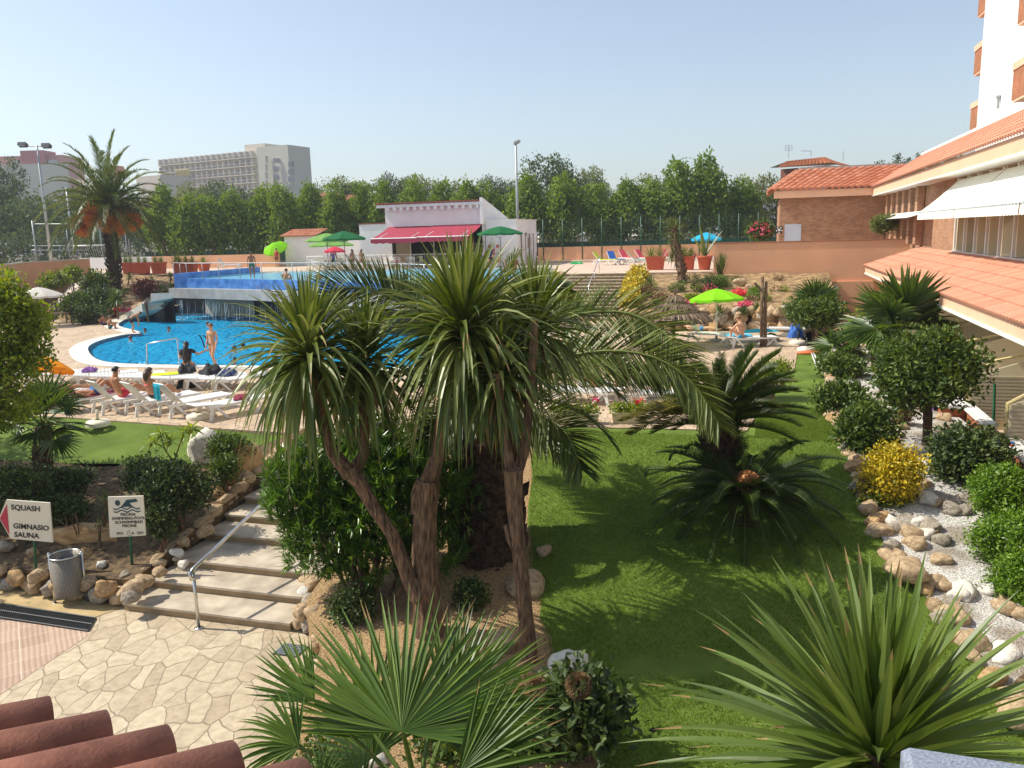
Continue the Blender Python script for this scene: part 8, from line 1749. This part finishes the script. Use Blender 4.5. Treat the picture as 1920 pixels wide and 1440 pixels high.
# people at the upper pool and terrace
def upx(px, py, z, rz, pz, sk, sc2, cl, hr, lb, hl=0, fe=False): q = P(px, py, z); person(lb, q, R_(rz), pz, sk, sc2, cl, hr, hl, fe)
upx(474,522,3.87,200,STAND,'dark',1.0,[('trunks',cm('green_trunks','#2a6a58'))],'black','man in dark green trunks standing in the upper pool')
q = P(531,524,3.99); person('bather with bare back sitting near the pool railing', (q[0],q[1]+.6,3.7), R_(0), up(.0, SITG), 'tan', 1.05, [('trunks',navy)], 'brown')
q = P(594,524,3.99); person('child in a pale cap near the pool railing', (q[0],q[1]+.6,3.75), R_(20), SITG, 'tan', .85, [('trunks',navy)], 'cap')
upx(627,510,3.87,190,STAND,'tan',.95,[('shirt',cm('purple_shirt','#6c4a86')),('trunks',blackc)],'black','person in a purple top standing at the upper pool edge')
upx(662,510,3.87,150,STAND,'tan',.93,[('brief',navy),('top',navy)],'black','dark haired woman at the upper pool, left of a pair',.2,True)
upx(680,511,3.87,220,STAND,'tan',.93,[('brief',maroon),('top',maroon)],'black','dark haired woman at the upper pool, right of a pair',.25,True)
upx(612,514,3.87,180,STAND,'tan',.55,[('shirt',cm('white_shirt','#d8d8d4'))],'brown','small child in white paddling in the upper pool')
upx(745,512,3.87,180,STAND,'tan',.6,[('shirt',cm('rose_shirt','#d06a90'))],'brown','small child in pink paddling in the upper pool')
upx(520,501,3.84,160,STAND,'tan',.98,[('shirt',cm('red_shirt','#b02a30')),('trunks',cm('brown_shorts','#6b3a2a'))],'brown','person in a red shirt standing below the tilted lime parasol')
upx(920,508,3.84,150,STAND,'tan',.95,[('shirt',navy),('trunks',blackc)],'brown','person in dark clothes below the green parasol by the bar')
q = P(910,508,3.84); person('person seated near the round pot in front of the bar', q+np.array([0,0,.35]), R_(200), SITG, 'tan', 1.0, [('shirt',blackc)], 'red', .1, True)
# right side people
q = P(1390,652,1.6); person('woman with tied reddish hair seated with her back turned under the lime parasol', (q[0],q[1],1.95), R_(35), SITG, 'pale', 1.08, [('top',blackc),('brief',cm('blue_wrap','#3a9ac0'))], 'red', 0, True)
q = P(1310,636,1.6); person('person lying back on the lounger by the straw parasol pole', (q[0],q[1],1.95), R_(-120), LIEF, 'pale', 1.0, [('trunks',cm('blue_trunks2','#4a80b0'))], 'brown')
q = P(1122,748,1.6); person('person in a dark blue swimsuit bending over the lounger behind the trough', (q[0],q[1],1.85), R_(80), SITG, 'tan', 1.05, [('suit',navy)], 'brown', 0, True)
q = P(1165,752,1.6); person('large person in a dark patterned brown dress standing under the fronds', (q[0],q[1],1.6), R_(20), BEND, 'dark', 1.0, [('dress',mat('brown_patterned_dress', (.10,.04,.03), .9, 14, .5, c2=(.25,.10,.07)))], 'brown', .1, True)
# ---------------------------------------------------------------- light summer haze over the far trees
hz = newmat('haze_air'); hn, hl = hz[2], hz[3]; hn.remove(hz[4]); pv = hn.new('ShaderNodeVolumePrincipled'); pv.inputs['Color'].default_value = (.86,.92,1.0,1); pv.inputs['Density'].default_value = .0005; pv.inputs['Anisotropy'].default_value = .3
hl.new(pv.outputs[0], hn['Material Output'].inputs['Volume'])
m = MB(); m.box((0,950,29.2), (4200,3000,71.6)); props(m.build('haze', hz[0]), kind='stuff')
# short blades of the artificial lawn near the camera
m = MB(); n = 230000; A_ = rs.uniform(-4.9, 4.2, n); T_ = 5+17*rs.rand(n)**1.25; A_[T_ > 18.6] = rs.uniform(-.2, 1.8, (T_ > 18.6).sum())
lp = lawnL+[(4.2,-1),(3.9,8),(3.0,11),(2.1,14),(1.8,16),(1.78,21),(-.2,19.2)]
le = np.interp(T_, [-1,5,8.5,10.2,12.6,17,18.75,18.76,22], [-1,-1,-1.6,-2.6,-3.6,-4.72,-4.9,0,.1]); re_ = np.interp(T_, [8,11,14,16,21], [3.9,3.0,2.1,1.8,1.78]); ok = (A_ > le-.03) & (A_ < re_+.04)
A_, T_ = A_[ok], T_[ok]; n = len(A_); X = A_*cy+T_*sy; Y = -A_*sy+T_*cy; Z = .3+(np.clip(T_,10.5,17.2)-10.5)/6.7*1.26+.01
D = nrm(rs.normal(size=(n,3))*.45+np.array([0,0,1])); m.leaves(np.stack([X,Y,Z],1), D, rand_unit(n), .035+.02*rs.rand(n), .012)
one(m, 'turf_blades', leafmat('turf_blade', [(.09,.15,.016),(.165,.245,.028),(.27,.36,.055)], .6, .35), 'short green turf blades covering the right lawn', 'grass', kind='stuff')
